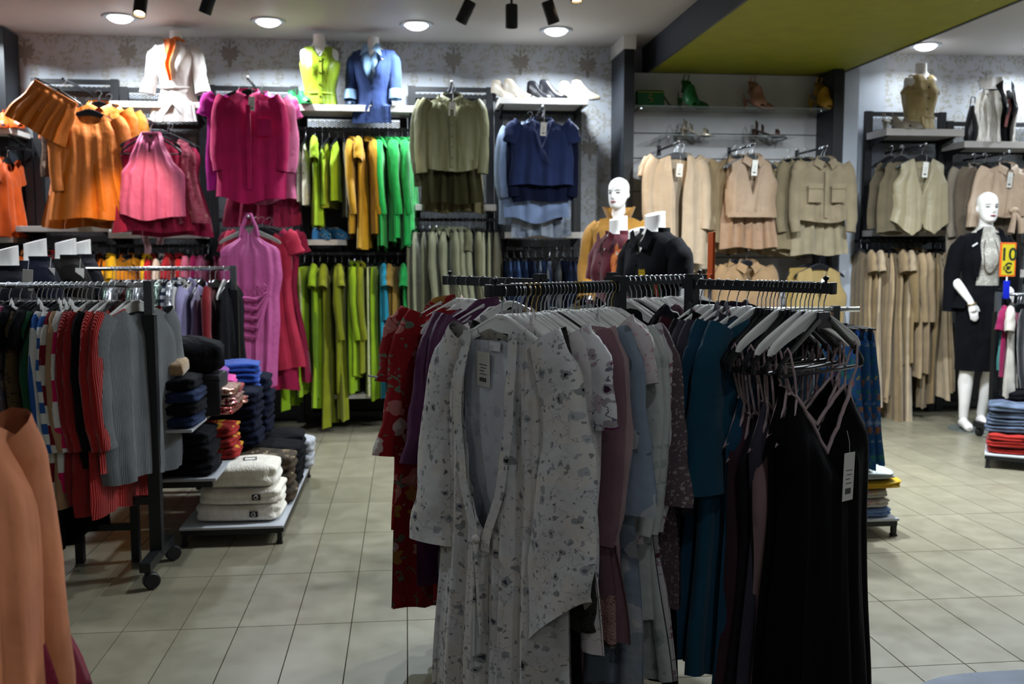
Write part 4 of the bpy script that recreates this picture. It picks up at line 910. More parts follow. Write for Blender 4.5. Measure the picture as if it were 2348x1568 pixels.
row(z, YR, 'beige rail', 'clothes on the beige rail', [(1990 + 14.2 * i, ('dress', 'pants', 'dress', 'pants', 'pants', 'dress', 'shirt', 'dress', 'cardigan', 'shirt', 'pants', 'pants', 'dress', 'dress')[i], BEI[(i * 2) % 5], ('tan dress', 'khaki trousers', 'beige dress', 'sand trousers', 'light beige trousers', 'beige gown', 'beige long shirt', 'sand gown', 'beige cardigan', 'khaki shirt', 'camel trousers', 'beige wide trousers', 'tan gown', 'brown dress')[i], (900, 910, 935, 920, 905, 972, 840, 965, 870, 860, 935, 920, 915, 900)[i]) for i in range(14)], rs=9)
zl = rail(-120, 60, 335, 'black rail at the left edge with orange clothes')
for i, (px, hem, k) in enumerate(((4, 545, 'dress'), (-14, 540, 'shirt'))):
    p = at(px, 400, YR - 0.12); L = zl - at(px, hem, YR - 0.2).z - 0.09
    garment(k, fabric('#c8500f'), (p.x, YR, zl), PI / 2, ('orange dress edge cut by the left border', 'orange shirt outside the left border next to the pillar')[i], None, 140 + i, 0.9, L=round(L, 2)); hanger((p.x, YR, zl), PI / 2, 'plate', HBLACK, ('black hanger of the orange dress at the left border', 'black hanger of the orange shirt outside the left border')[i], 'hangers at the left border')
# ================================================================== face-out displays
def arm_out(px, py, Y, label):
    p = at(px, py, Y); e = empty('face_out_arm', (p.x, YPST, p.z), 0, label, 'display arm', 'face-out display arms')
    MB().bar((0, -0.03, -0.008), (0, Y - YPST - 0.04, -0.008), 0.012, 0.016).obj('arm', BLACK, e, False); MB().ball((0, Y - YPST - 0.045, 0.0), 0.011).obj('tip', CHROME, e)
    return p
def behind(p, items, lab, n0=1, step=0.055):
    for i, (kind, mat, word, L, *ex) in enumerate(items):
        rz = (ex[0] if ex else 0.0); q = (p.x + (ex[1] if len(ex) > 1 else 0), p.y + step * (i + n0), p.z)
        hanger(q, rz, 'plate', HBLACK, 'black hanger of the %s' % word, 'hangers on face-out arms')
        garment(kind, mat, q, rz, word + ' ' + lab, None, 160 + i, 0.6, L=L, sl='none' if kind == 'dress' and 'halter top' in lab else None)
# fuchsia shirt
FUC, FUC2 = fabric('#a8104e'), fabric('#b01a86')
p = arm_out(570, 180, YF, 'face-out arm carrying the fuchsia shirt')
hanger(p, 0.0, 'plate', HBLACK, 'black hanger in the collar of the fuchsia shirt', 'hangers on face-out arms')
o = garment('shirt', FUC, p, 0.0, 'fuchsia shirt with chest pocket and white tag hanging on the wall', None, 171, 0.9, L=0.80, sl='long')
tag_on(o, 0.03, -0.14, w=0.045, h=0.1)
mk('pocket', MB().grid(lambda u, v: Vector((0.06 + 0.11 * u, -0.075 - 0.004 * math.sin(PI * u), -0.30 - 0.12 * v)), 6, 6).mesh('pocket'), FUC, o); mk('placket', MB().box((-0.016, -0.072, -0.80), (0.016, -0.066, -0.2)).mesh('placket', False), FUC, o)
behind(p, [('blouse' if 0 else 'tee', FUC2, 'magenta tee', 0.72, 0.12, -0.08), ('shirt', PNK, 'rose shirt', 0.8, -0.06, 0.06), ('tee', fabric('#b84a84'), 'orchid blouse', 0.66, -0.1, 0.07), ('dress', fabric('#8c1a3e'), 'dark raspberry lace dress', 0.98, 0.0, 0.05)], 'half hidden behind the fuchsia shirt')
# pink halter top
def halter(p, rz, mat, label, L, w, seed, waist=None, hk=True, bow=False):
    key = 'halter%d' % seed
    me = body_mesh(key, L, w, [(0, 0.015), (0.15, 0.05), (1, 0.075)], drop=0.0, neck=(0.03, 0.05, 'v'), back=0.06, folds=(5, 0.012), seed=seed, nt=34, ns=34, hem=-0.02)
    o = mk('halter_dress' if L > 0.8 else 'pink_blouse', me, mat, None, p, (0, 0, rz)); put(o, label, 'dress' if L > 0.8 else 'top'); return o
p = arm_out(345, 276, YF, 'face-out arm carrying the pink halter top')
hanger(p, 0.0, 'bar', HBLACK, 'black bar hanger behind the pink halter top', 'hangers on face-out arms')
o = halter(p, 0.0, satin('#c2567c', 0.45), 'pink sleeveless halter top with keyhole neck', 0.62, [(0, 0.07), (0.12, 0.10), (0.35, 0.16), (0.5, 0.225), (1, 0.235)], 5)
mk('neck_band', MB().bbox((-0.06, -0.03, -0.105), (0.06, 0.02, -0.085), 0.006).mesh('neck_band'), satin('#c2567c', 0.45), o); mk('keyhole', MB().poly([(0, 0.03), (0.008, 0.01), (0.005, -0.05), (-0.005, -0.05), (-0.008, 0.01)], 0.002).mesh('keyhole', False), fabric('#5a1030'), o, (0, -0.055, -0.18))
behind(p, [('dress', fabric('#8c1034'), 'crimson dress', 0.72, 0.1, -0.02), ('dress', floral('#a04a5a', ('#c98f8a', '#7a1030'), '#8c2040', scale=24.0, size=0.5, leafs=0.5), 'rose patterned dress', 0.66, -0.15, 0.09), ('dress', fabric('#8f0f3a'), 'wine red dress', 0.75, 0.0, 0.10)], 'hanging behind the pink halter top')
o = mk('scarf', MB().grid(lambda u, v: Vector((0.05 * (u - 0.5) + 0.012 * math.sin(9 * v), 0.012 * math.sin(7 * v + 6 * u), -0.34 * v)), 5, 20).mesh('scarf'), fabric('#b99097'), None, at(333, 478, YS - 0.03)); put(o, 'sheer pale pink sash dangling over the shelf below the halter top', 'sash', 'pink sashes')
o = mk('scarf', MB().grid(lambda u, v: Vector((0.05 * (u - 0.5) + 0.012 * math.sin(8 * v + 1), 0.012 * math.sin(6 * v + 5 * u), -0.27 * v)), 5, 20).mesh('scarf'), fabric('#b99097'), None, at(362, 478, YS - 0.03)); put(o, 'second sheer pink sash beside the first one over the shelf edge', 'sash', 'pink sashes')
# long pink dress
p = arm_out(572, 497, YF - 0.05, 'face-out arm carrying the long pink dress')
hanger(p, 0.0, 'plate', plain('#8c8a86', 0.4), 'grey hanger under the straps of the long pink dress', 'hangers on face-out arms', s=1.05)
PD_ = satin('#b04a86', 0.55)
o = halter(p, 0.0, PD_, 'long pink halter dress with rosette at the waist', 1.2, [(0, 0.06), (0.06, 0.075), (0.13, 0.215), (0.3, 0.225), (0.42, 0.20), (0.6, 0.21), (1, 0.17)], 6)
ros = MB()
for k in range(14):
    a = k * 0.9; r_ = 0.012 + 0.004 * k
    ros.grid(lambda u, v, a=a, r_=r_: Vector((0.09 + r_ * math.cos(a) + 0.035 * (u - 0.5) * math.cos(a + 1.5), -0.085 - 0.016 * v, -0.53 + r_ * math.sin(a) + 0.035 * (u - 0.5) * math.sin(a + 1.5))), 3, 2)
put(mk('rosette', ros.mesh('rosette'), satin('#c06a98', 0.4), o), kind='stuff')
for k in range(5):   # gathered drape at the hip
    z_ = -0.60 - 0.07 * k; mk('gather', MB().tube([(0.13, -0.075, -0.55 - 0.01 * k), (0.05, -0.10, z_ + 0.0), (-0.08, -0.10, z_ + 0.015), (-0.2, -0.04, z_ + 0.08)], [0.006, 0.012, 0.012, 0.004], 8).mesh('gather'), PD_, o)
mk('strap_loop', MB().tube([(-0.06, -0.02, -0.14), (-0.05, -0.025, -0.08), (-0.01, -0.02, 0.02), (0.01, -0.02, 0.02), (0.05, -0.025, -0.08), (0.06, -0.02, -0.14)], 0.014, 8).mesh('strap_loop'), PD_, o)
behind(p, [('dress', fabric('#a0203a'), 'red ruffled dress', 1.05, 0.1, 0.08), ('dress', fabric('#8c0f3a'), 'crimson long dress', 1.22, -0.08, 0.03), ('dress', fabric('#7a0a30'), 'dark crimson dress', 1.16, 0.06, 0.12)], 'half hidden behind the long pink dress')
# olive shirt and skirt
OL1 = satin('#6c6a45', 0.55)
p = arm_out(1035, 190, YF, 'face-out arm carrying the olive shirt')
hanger(p, 0.0, 'plate', HBLACK, 'black hanger in the collar of the olive shirt', 'hangers on face-out arms')
o = garment('shirt', OL1, p, 0.0, 'olive green satin shirt with pink tag on the wall', None, 181, 0.9, L=0.56, sl='long'); mk('placket', MB().box((-0.014, -0.068, -0.63), (0.014, -0.062, -0.19)).mesh('placket', False), OL1, o)
buttons(o, [(0, -0.070, -0.24 - 0.08 * k) for k in range(5)], plain('#4a4a30', 0.4)); tg = tag_on(o, 0.005, -0.15, w=0.05, h=0.1)
behind(p, [('skirt', fabric('#2c2a18'), 'dark olive skirt', 0.78, 0, 0), ('shirt', fabric('#55533a'), 'grey-olive shirt', 0.7, 0.08, -0.03), ('skirt', fabric('#4d4628'), 'khaki skirt', 0.84, 0, 0.02)], 'below the olive shirt')
# blue blouse
BLU = fabric('#17244a')
p = arm_out(1243, 246, YF, 'face-out arm carrying the navy blouse')
hanger(p, 0.0, 'plate', HBLACK, 'black hanger in the neck of the navy blouse', 'hangers on face-out arms')
o = garment('tee', BLU, p, 0.0, 'navy short-sleeved wrap blouse with white tag on the wall', None, 191, 1.0, L=0.50, sl='short', collar=True); tag_on(o, 0.005, -0.12, w=0.045, h=0.1)
mk('wrap_edge', MB().tube([(-0.07, -0.05, -0.11), (-0.02, -0.075, -0.3), (0.05, -0.085, -0.42)], 0.006, 6).mesh('wrap_edge'), BLU, o); mk('wrap_edge', MB().tube([(0.07, -0.05, -0.11), (0.03, -0.072, -0.22), (-0.01, -0.078, -0.32)], 0.006, 6).mesh('wrap_edge'), BLU, o)
behind(p, [('knit', fabric('#0d1226'), 'midnight navy top', 0.62, 0.05, 0.01), ('shirt', fabric('#6b7c9c'), 'light blue long-sleeved shirt', 0.76, -0.06, -0.03), ('pants', fabric('#10152a'), 'navy shorts', 0.72, 0, 0.02), ('skirt', denim('#8f97a4', '#5a6478'), 'pale denim skirt', 0.86, 0.05, 0.03), ('shirt', fabric('#8a97ad'), 'pale blue shirt', 0.80, 0.08, -0.06)], 'behind the navy blouse', step=0.05)
# orange set at the left
ORS, ORS2 = satin('#c96a0a', 0.55), satin('#d07812', 0.55)
p = at(148, 180, 7.35); e = empty('face_out_arm', (p.x, YPST, p.z), 0, 'face-out arm carrying the orange skirt set', 'display arm', 'face-out display arms'); MB().bar((0, -0.03, -0.008), (0, 7.35 - YPST - 0.04, -0.008), 0.012, 0.016).obj('arm', BLACK, e, False)
hanger(p, 0.1, 'clip', HBLACK, 'black clip hanger tilted above the orange skirt', 'hangers on face-out arms', tilt=(0, R(30)))
o = garment('skirt', ORS, p, 0.1, 'orange wrap shorts hung askew from two clips', None, 201, 1.0, L=0.32, tilt=(0, R(30)), sx=0.95)
mk('waistband', MB().bbox((-0.165, -0.03, -0.145), (0.165, 0.03, -0.108), 0.006).mesh('waistband'), ORS, o)
q = Vector((p.x + 0.13, p.y + 0.10, p.z - 0.12)); hanger(q, 0.35, 'plate', HBLACK, 'black hanger of the orange front shirt', 'hangers on face-out arms'); garment('dress', ORS, q, 0.35, 'orange shirt dress hanging lowest in the orange set', None, 202, 0.9, L=0.78, sl='long')
q = Vector((p.x + 0.17, p.y + 0.20, p.z - 0.05)); hanger(q, 0.25, 'plate', HBLACK, 'black hanger of the amber shirt', 'hangers on face-out arms'); garment('shirt', ORS2, q, 0.25, 'amber orange shirt at the right of the orange set', None, 203, 0.8, L=0.84)
q = Vector((p.x + 0.22, p.y + 0.28, p.z - 0.06)); hanger(q, 0.2, 'plate', HBLACK, 'black hanger of the yellow-orange blouse', 'hangers on face-out arms'); garment('shirt', satin('#b8780f', 0.5), q, 0.2, 'yellow-orange blouse furthest back in the orange set', None, 204, 0.8, L=0.86)
q = Vector((p.x - 0.0, p.y + 0.16, p.z - 0.1)); hanger(q, 0.05, 'plate', HBLACK, 'black hanger of the brown patterned top', 'hangers on face-out arms'); garment('top', floral('#4a3528', ('#a58d78', '#8a6d58', '#c2b2a0'), '#2f2018', scale=16.0, size=0.6, leafs=0.5), q, 0.05, 'brown and white patterned top under the orange shorts', None, 205, 0.8, L=0.5)
q = Vector((p.x + 0.02, p.y + 0.24, p.z - 0.14)); hanger(q, 0.0, 'plate', HBLACK, 'black hanger of the dark orange dress', 'hangers on face-out arms'); garment('dress', fabric('#a8560f'), q, 0.0, 'dark orange dress at the back left of the orange set', None, 206, 0.8, L=0.82)
# beige displays on the slat wall
def slat_arm(px, py, Y, label):
    p = at(px, py, Y); e = empty('face_out_arm', (p.x, YP, p.z), 0, label, 'display arm', 'face-out display arms')
    MB().bar((0, -0.003, -0.008), (0, Y - YP - 0.04, -0.008), 0.012, 0.016).obj('arm', BLACK, e, False); MB().bbox((-0.015, -0.012, -0.05), (0.015, -0.001, 0.03), 0.003).obj('wall_plate', BLACK, e, False); MB().ball((0, Y - YP - 0.045, 0), 0.011).obj('tip', CHROME, e); return p
B1, B2, B3, B4 = satin('#a5927a', 0.6), satin('#927a62', 0.6), fabric('#7d705a'), fabric('#8f7f66')
YB2 = 7.5
p = slat_arm(1553, 326, YB2, 'slat wall arm carrying the long cream blouse')
hanger(p, 0.08, 'plate', HBLACK, 'black hanger of the long cream blouse', 'hangers on slat wall arms'); o = garment('cardigan', B1, p, 0.08, 'long cream pleated open blouse left on the slat wall', None, 211, 1.0, L=0.86, sl='long', collar=False); tag_on(o, 0.0, -0.17, w=0.05, h=0.1)
behind(p, [('tee', B1, 'cream inner blouse', 0.7, 0.05, 0.0), ('shirt', fabric('#9c8f7a'), 'pale sand shirt', 0.92, -0.06, 0.07), ('dress', fabric('#a3947c'), 'ivory long dress', 1.05, 0.08, 0.02)], 'behind the long cream blouse')
p = slat_arm(1725, 330, YB2, 'slat wall arm carrying the pleated beige vest')
hanger(p, 0.05, 'plate', HBLACK, 'black hanger of the pleated beige vest', 'hangers on slat wall arms'); o = garment('vest', B2, p, 0.05, 'pleated beige sleeveless vest blouse with white tag', None, 212, 1.0, L=0.48, collar=True, sx=0.92); tag_on(o, 0.0, -0.13, w=0.05, h=0.12)
mk('waistband', MB().grid(lambda u, v: Vector((-0.215 + 0.43 * u, -0.062 * math.sqrt(max(0, 1 - (2 * u - 1) ** 2 * 0.9)), -0.53 - 0.04 * v)), 16, 2).mesh('waistband'), B2, o)
behind(p, [('skirt', satin('#8c6f56', 0.6), 'tan wrap skirt', 0.70, 0, 0.0), ('shirt', fabric('#77664c'), 'khaki belted shirt', 0.70, 0.15, -0.09), ('skirt', fabric('#80694f'), 'camel skirt', 0.74, 0.04, -0.02)], 'below the pleated beige vest')
p = slat_arm(1890, 336, YB2, 'slat wall arm carrying the khaki pocket shirt')
hanger(p, 0.0, 'plate', HBLACK, 'black hanger of the khaki pocket shirt', 'hangers on slat wall arms'); o = garment('shirt', B3, p, 0.0, 'khaki shirt with two chest pockets on the slat wall', None, 213, 0.9, L=0.50)
for sx_ in (-0.15, 0.04):
    mk('pocket', MB().grid(lambda u, v: Vector((sx_ + 0.11 * u, -0.078, -0.31 - 0.13 * v)), 4, 4).mesh('pocket'), B3, o); mk('pocket_flap', MB().bbox((sx_ - 0.004, -0.086, -0.335), (sx_ + 0.114, -0.079, -0.295), 0.003).mesh('pocket_flap'), B3, o)
mk('placket', MB().box((-0.014, -0.072, -0.56), (0.014, -0.066, -0.19)).mesh('placket', False), B3, o)
behind(p, [('skirt', fabric('#857a63'), 'stone coloured skirt', 0.74, 0, 0), ('shirt', fabric('#6e624b'), 'dark khaki jacket shirt', 0.74, 0.2, -0.10), ('shirt', fabric('#75694f'), 'olive khaki shirt', 0.76, 0.25, -0.15), ('shirt', fabric('#7a6d55'), 'sand khaki shirt', 0.78, 0.2, -0.2)], 'behind the khaki pocket shirt')
p = slat_arm(1712, 572, YB2 + 0.1, 'lower slat wall arm carrying the tan jacket')
hanger(p, 0.1, 'plate', HBLACK, 'black hanger of the tan jacket', 'hangers on slat wall arms', s=1.1); garment('jacket', fabric('#8a7052'), p, 0.1, 'tan open-collar jacket low on the slat wall', None, 214, 0.9, L=0.66, scale=1.05)
behind(p, [('jacket', fabric('#806848'), 'second tan jacket', 0.68, 0.2, -0.07)], 'behind the first tan jacket')
p = slat_arm(1880, 582, YB2 + 0.1, 'lower slat wall arm carrying the yellow-beige vest')
hanger(p, 0.0, 'plate', HBLACK, 'black hanger of the yellow-beige vest', 'hangers on slat wall arms'); o = garment('vest', fabric('#94803f' if 0 else '#927c50'), p, 0.0, 'yellow-beige sleeveless vest low on the slat wall', None, 215, 0.9, L=0.62); tag_on(o, 0.01, -0.2, w=0.045, h=0.08)
behind(p, [('pants', fabric('#86703f'), 'mustard beige trousers', 0.8, 0.1, -0.07)], 'clipped behind the yellow-beige vest')
# right wall vest and tied blouse
p = arm_out(2115, 332, YF, 'face-out arm carrying the beige vest on the right wall')
VE = satin('#8f8468', 0.5)
hanger(p, 0.0, 'plate', HBLACK, 'black hanger of the beige satin vest', 'hangers on face-out arms'); key = 'vest_r'
me = body_mesh(key, 0.56, [(0, 0.185), (0.15, 0.185), (0.35, 0.235), (0.75, 0.23), (1, 0.245)], [(0, 0.02), (0.15, 0.045), (1, 0.06)], neck=(0.075, 0.30, 'v'), folds=(3, 0.010), seed=33, ns=40, hemcut=lambda s: -0.07 * (1 - abs(abs(s) - 0.38) / 0.38) + (0.03 if abs(s) < 0.05 else 0))
o = mk('vest', me, VE, None, p, (0, 0, 0.0)); put(o, 'beige satin waistcoat vest with pointed hem on the right wall', 'vest'); tag_on(o, 0.0, -0.14, w=0.045, h=0.12)
behind(p, [('top', fabric('#5c5340'), 'taupe sleeveless top', 0.6, 0.3, -0.14), ('top', fabric('#4f4636'), 'dark taupe top', 0.58, 0.35, -0.2), ('vest', fabric('#635a45'), 'grey-beige vest', 0.62, 0.3, -0.09)], 'behind the beige satin vest')
p = arm_out(2306, 350, YF, 'face-out arm carrying the tied cream blouse')
TB = satin('#b39a82', 0.5)
hanger(p, 0.1, 'plate', HBLACK, 'black hanger of the tied cream blouse', 'hangers on face-out arms'); o = garment('shirt', TB, p, 0.1, 'cream satin blouse knotted at the waist on the right wall', None, 216, 1.0, L=0.42, sl='bell'); tag_on(o, 0.0, -0.16, w=0.045, h=0.12)
mk('knot', MB().ball((0.03, -0.085, -0.46), 0.035, 12, 8, (1.3, 0.7, 0.8)).mesh('knot'), TB, o)
for sg in (-1, 1): mk('tie_end', MB().tube([(0.03, -0.09, -0.47), (0.05 + 0.03 * sg, -0.10, -0.54), (0.05 + 0.05 * sg, -0.10, -0.64)], [0.012, 0.02, 0.028], 8).mesh('tie_end'), TB, o)
behind(p, [('knit', fabric('#5d5144'), 'brown knit', 0.7, 0.2, -0.14), ('shirt', fabric('#7d7264'), 'taupe shirt', 0.74, 0.25, -0.2), ('skirt', fabric('#2d2620'), 'dark brown skirt', 0.8, 0, 0.05)], 'behind the tied cream blouse')
# ================================================================== busts and mannequins
TR = [(0.0, .138, .098), (0.06, .130, .092), (.14, .122, .088), (.22, .138, .099), (.30, .155, .108), (.36, .163, .106), (.42, .168, .094), (.46, .170, .080), (.485, .160, .068), (.503, .128, .060), (.518, .085, .055), (.535, .060, .052), (.56, .053, .050), (.62, .052, .050)]
def tr(z, i): return interp_lin([(r_[0], r_[i]) for r_ in TR], z)
def bustbump(x, z): return 0.030 * (math.exp(-((abs(x) - 0.07) ** 2) / 0.0022)) * math.exp(-((z - 0.31) ** 2) / 0.004)
def fy(x, z, inf=0.0):
    rx, ry = tr(z, 1) + inf, tr(z, 2) + inf; q = min(0.999, abs(x) / rx); return -ry * math.sqrt(1 - q * q) - bustbump(x, z)
def torso_mesh(cut=0.0, z1=0.62):
    m = MB(); rings = []; N = 36
    zs_ = [r_[0] for r_ in TR if r_[0] < z1] + [z1]
    zz_ = []
    for a, b in zip(zs_, zs_[1:]): zz_ += [a, (a + b) / 2]
    for z in zz_ + [z1]:
        ring = []
        for k in range(N):
            a = 2 * PI * k / N; x = tr(z, 1) * math.sin(a); y = -tr(z, 2) * math.cos(a)
            if y < 0: y -= bustbump(x, z)
            dz = cut * y * max(0, (z - 0.54) / 0.08); ring.append((x, y, z + dz))
        rings.append(ring)
    m.loft(rings, True); return m
def cloth(zlist, inf, gap=None, clamp=None, seed=1, folds=0.004, nf=7, flare=0.0, N=48, lip=None):
    rr = random.Random(seed); ph = [rr.uniform(0, 6.3) for _ in range(4)]; rings = []
    zb = zlist[-1]
    for z in zlist:
        g = gap(z) if gap else 0.0; i_ = inf + flare * max(0, (0.12 - z)); ring = []
        for k in range(N + 1):
            a = g + (2 * PI - 2 * g) * k / N; rx, ry = tr(max(z, 0), 1) + i_, tr(max(z, 0), 2) + i_
            if clamp: rx = min(rx, clamp(z))
            fo = 1 + (folds * (1 + 4 * max(0, 0.16 - z)) / 0.1) * math.sin(nf * a + ph[0] + 4 * z) * 0.6 + folds / 0.1 * 0.4 * math.sin(2.3 * nf * a + ph[1])
            x = rx * math.sin(a) * fo; y = -ry * math.cos(a) * fo
            if y < 0: y -= bustbump(x, z)
            if lip and z < 0.012: y = min(y, -lip - 0.004 * math.sin(9 * a))
            ring.append((x, y, z))
        rings.append(ring)
    m = MB(); m.loft(rings, False, False); return m
def zr_(a, b, n): return [a + (b - a) * i / n for i in range(n + 1)]
def pole_stand(e, zb):
    MB().tube([(0, 0, 0.02), (0, 0, zb)], 0.014, 10).obj('pole', CHROME, e); MB().lathe([(0.001, 0.0), (0.15, 0.0), (0.15, 0.012), (0.02, 0.028), (0.001, 0.03)], 28, cap=False).obj('base', CHROME, e)
def bust(loc, rz, label, s=1.0, cut=0.0, stand=None):
    e = empty('bust_form', loc, rz, label, 'mannequin bust', 'headless white display busts'); e.scale = (s, s, s)
    if stand: pole_stand(e, stand)
    b = torso_mesh(cut).obj('torso', MANN, e, loc=(0, 0, stand or 0)); return e, b
# -- T1 white blouse, orange scarf
def shelf_bust(px, pytop, sh, label, s=None, rz=0.0, y=7.80, dx=0):
    zt = at(px, pytop, y).z; zb = S[sh][1]; s = s or (zt - zb) / 0.62
    return bust((at(px, 150, y).x + dx, y, zb), rz, label, s), s
(e, b), s = shelf_bust(405, 72, 'S2', 'white bust wearing a white wrap blouse and orange scarf on a wall shelf', rz=-0.12)
WB = fabric('#b3adaa', sheen=0.05)
cloth(zr_(-0.17, 0.50, 22), 0.016, gap=lambda z: 0.62 * max(0, min(1, (z - 0.20) / 0.26)) + (0.5 * max(0, min(1, (-0.02 - z) / 0.1))), seed=3, flare=0.14, folds=0.005, lip=0.107 / s).obj('blouse', WB, b)
for sg in (-1, 1):
    mk('sleeve', sleeve_mesh('t1sl%d' % sg, [(sg * 0.13, 0, 0.47), (sg * 0.185, -0.01, 0.40), (sg * 0.205, -0.03, 0.24), (sg * 0.235, -0.05, 0.13)], [(0.06, 0.06), (0.066, 0.06), (0.06, 0.055), (0.06, 0.05)], 3 + sg, 0.07), WB, b)
    mk('cuff', MB().tube([(sg * 0.232, -0.05, 0.15), (sg * 0.245, -0.055, 0.08)], [0.062, 0.068], 16, False).mesh('cuff'), WB, b)
    mk('lapel', patch(MB(), [(sg * 0.045, 0.53), (sg * 0.06, 0.42), (sg * 0.01, 0.2)], [(sg * 0.085, 0.515), (sg * 0.12, 0.42), (sg * 0.03, 0.2)], lambda x, z: fy(x, z, 0.024)).mesh('lapel'), WB, b)
mk('waist_tie', MB().tube([(-0.13, -0.06, 0.13), (-0.05, -0.115, 0.12), (0.05, -0.115, 0.12), (0.13, -0.06, 0.13)], 0.01, 8).mesh('waist_tie'), WB, b)
OSC = satin('#d0651a', 0.5)
sc = MB(); sc.tube([(0.06 * math.sin(a), -0.062 * math.cos(a), 0.535 + 0.012 * math.sin(3 * a)) for a in [k * 2 * PI / 18 for k in range(19)]], 0.02, 8)
mk('scarf', sc.mesh('scarf'), OSC, b)
mk('scarf_tail', MB().grid(lambda u, v: Vector((-0.02 + (u - 0.5) * lerp(0.11, 0.03, v) + 0.01 * math.sin(8 * v), fy(0.0, 0.52 - 0.32 * v, 0.03) - 0.016 + 0.012 * math.sin(9 * u + 3 * v), 0.535 - 0.36 * v)), 10, 16).mesh('scarf_tail'), OSC, b)
# -- T2 lime vest
(e, b), s = shelf_bust(733, 80, 'S4', 'white bust wearing a lime green buttoned vest on the long shelf', rz=0.05)
LV = satin('#8aa51e', 0.45); gapV = lambda z: 0.42 * max(0, min(1, (z - 0.40) / 0.10))
cloth(zr_(0.005, 0.508, 18), 0.014, gap=gapV, clamp=lambda z: 0.30 if z < 0.33 else lerp(0.20, 0.145, min(1, (z - 0.33) / 0.1)), seed=4).obj('vest', LV, b)
mk('placket', patch(MB(), [(-0.012, 0.41), (-0.012, 0.01)], [(0.02, 0.41), (0.02, 0.01)], lambda x, z: fy(x, z, 0.02), off=0.002).mesh('placket'), LV, b)
buttons(b, [(0.004, fy(0, z, 0.022) - 0.002, z) for z in (0.44, 0.37, 0.27, 0.17, 0.07)], GOLDW, 0.009); mk('belt', MB().tube([(0.135 * math.sin(a), -0.103 * math.cos(a), 0.10) for a in [k * 2 * PI / 24 for k in range(25)]], 0.011, 8).mesh('belt'), LV, b)
# -- T3 blue blazer
(e, b), s = shelf_bust(857, 86, 'S4', 'white bust wearing a blue blazer over a pale blue collared shirt', rz=-0.18)
BZ = fabric('#22345f', sheen=0.1); LB = satin('#86a9cc', 0.4)
cloth(zr_(0.0, 0.50, 14), 0.010, gap=lambda z: 0.3 * max(0, min(1, (z - 0.42) / 0.08)), seed=6).obj('shirt', LB, b)
cloth(zr_(-0.16, 0.505, 22), 0.026, gap=lambda z: 0.75 * max(0, min(1, (z - 0.17) / 0.25)) + 0.35 * max(0, min(1, (0.04 - z) / 0.15)), seed=5, flare=0.05, folds=0.003, lip=0.107 / s).obj('blazer', BZ, b)
for sg in (-1, 1):
    mk('shirt_collar', patch(MB(), [(sg * 0.012, 0.50), (sg * 0.05, 0.55)], [(sg * 0.10, 0.43), (sg * 0.075, 0.545)], lambda x, z: fy(x, min(z, 0.5), 0.04) - 0.01, n=6).mesh('shirt_collar'), LB, b)
    mk('lapel', patch(MB(), [(sg * 0.07, 0.50), (sg * 0.09, 0.40), (sg * 0.0, 0.16)], [(sg * 0.12, 0.49), (sg * 0.135, 0.40), (sg * 0.03, 0.15)], lambda x, z: fy(x, z, 0.034)).mesh('lapel'), BZ, b)
    mk('sleeve', sleeve_mesh('t3sl%d' % sg, [(sg * 0.13, 0, 0.465), (sg * 0.185, 0, 0.40), (sg * 0.20, -0.02, 0.25), (sg * 0.205, -0.05, 0.12)], [(0.062, 0.062), (0.066, 0.06), (0.058, 0.055), (0.055, 0.052)], 7 + sg, 0.04), BZ, b)
    mk('cuff', MB().tube([(sg * 0.204, -0.045, 0.145), (sg * 0.207, -0.055, 0.06)], [0.060, 0.062], 16, False).mesh('cuff'), LB, b)
mk('brooch', MB().ball((0.10, fy(0.1, 0.40, 0.04), 0.40), 0.010).mesh('brooch'), GOLDW, b)
# -- T4 khaki sleeveless, right wall
(e, b), s = shelf_bust(2112, 146, 'R1', 'white bust wearing a belted khaki sleeveless top on the right wall', rz=0.1)
KH = satin('#b09a68', 0.5)
cloth(zr_(0.005, 0.508, 18), 0.016, gap=lambda z: 0.3 * max(0, min(1, (z - 0.46) / 0.05)), clamp=lambda z: 0.30 if z < 0.33 else lerp(0.20, 0.145, min(1, (z - 0.33) / 0.1)), seed=9, folds=0.006).obj('top', KH, b)
mk('flap', cloth(zr_(0.33, 0.36, 2), 0.026, clamp=lambda z: 0.2, seed=2).mesh('flap'), KH, b); mk('belt', MB().tube([(0.138 * math.sin(a), -0.107 * math.cos(a), 0.11 + 0.008 * math.sin(a)) for a in [k * 2 * PI / 24 for k in range(25)]], 0.013, 8).mesh('belt'), KH, b)
mk('belt_tail', MB().tube([(-0.05, -0.115, 0.11), (-0.045, -0.13, 0.05), (-0.02, -0.14, -0.0)], 0.013, 8).mesh('belt_tail'), KH, b); buttons(b, [(0.004, fy(0, z, 0.022) - 0.003, z) for z in (0.47, 0.38, 0.28, 0.18)], plain('#2a241c', 0.4), 0.008)
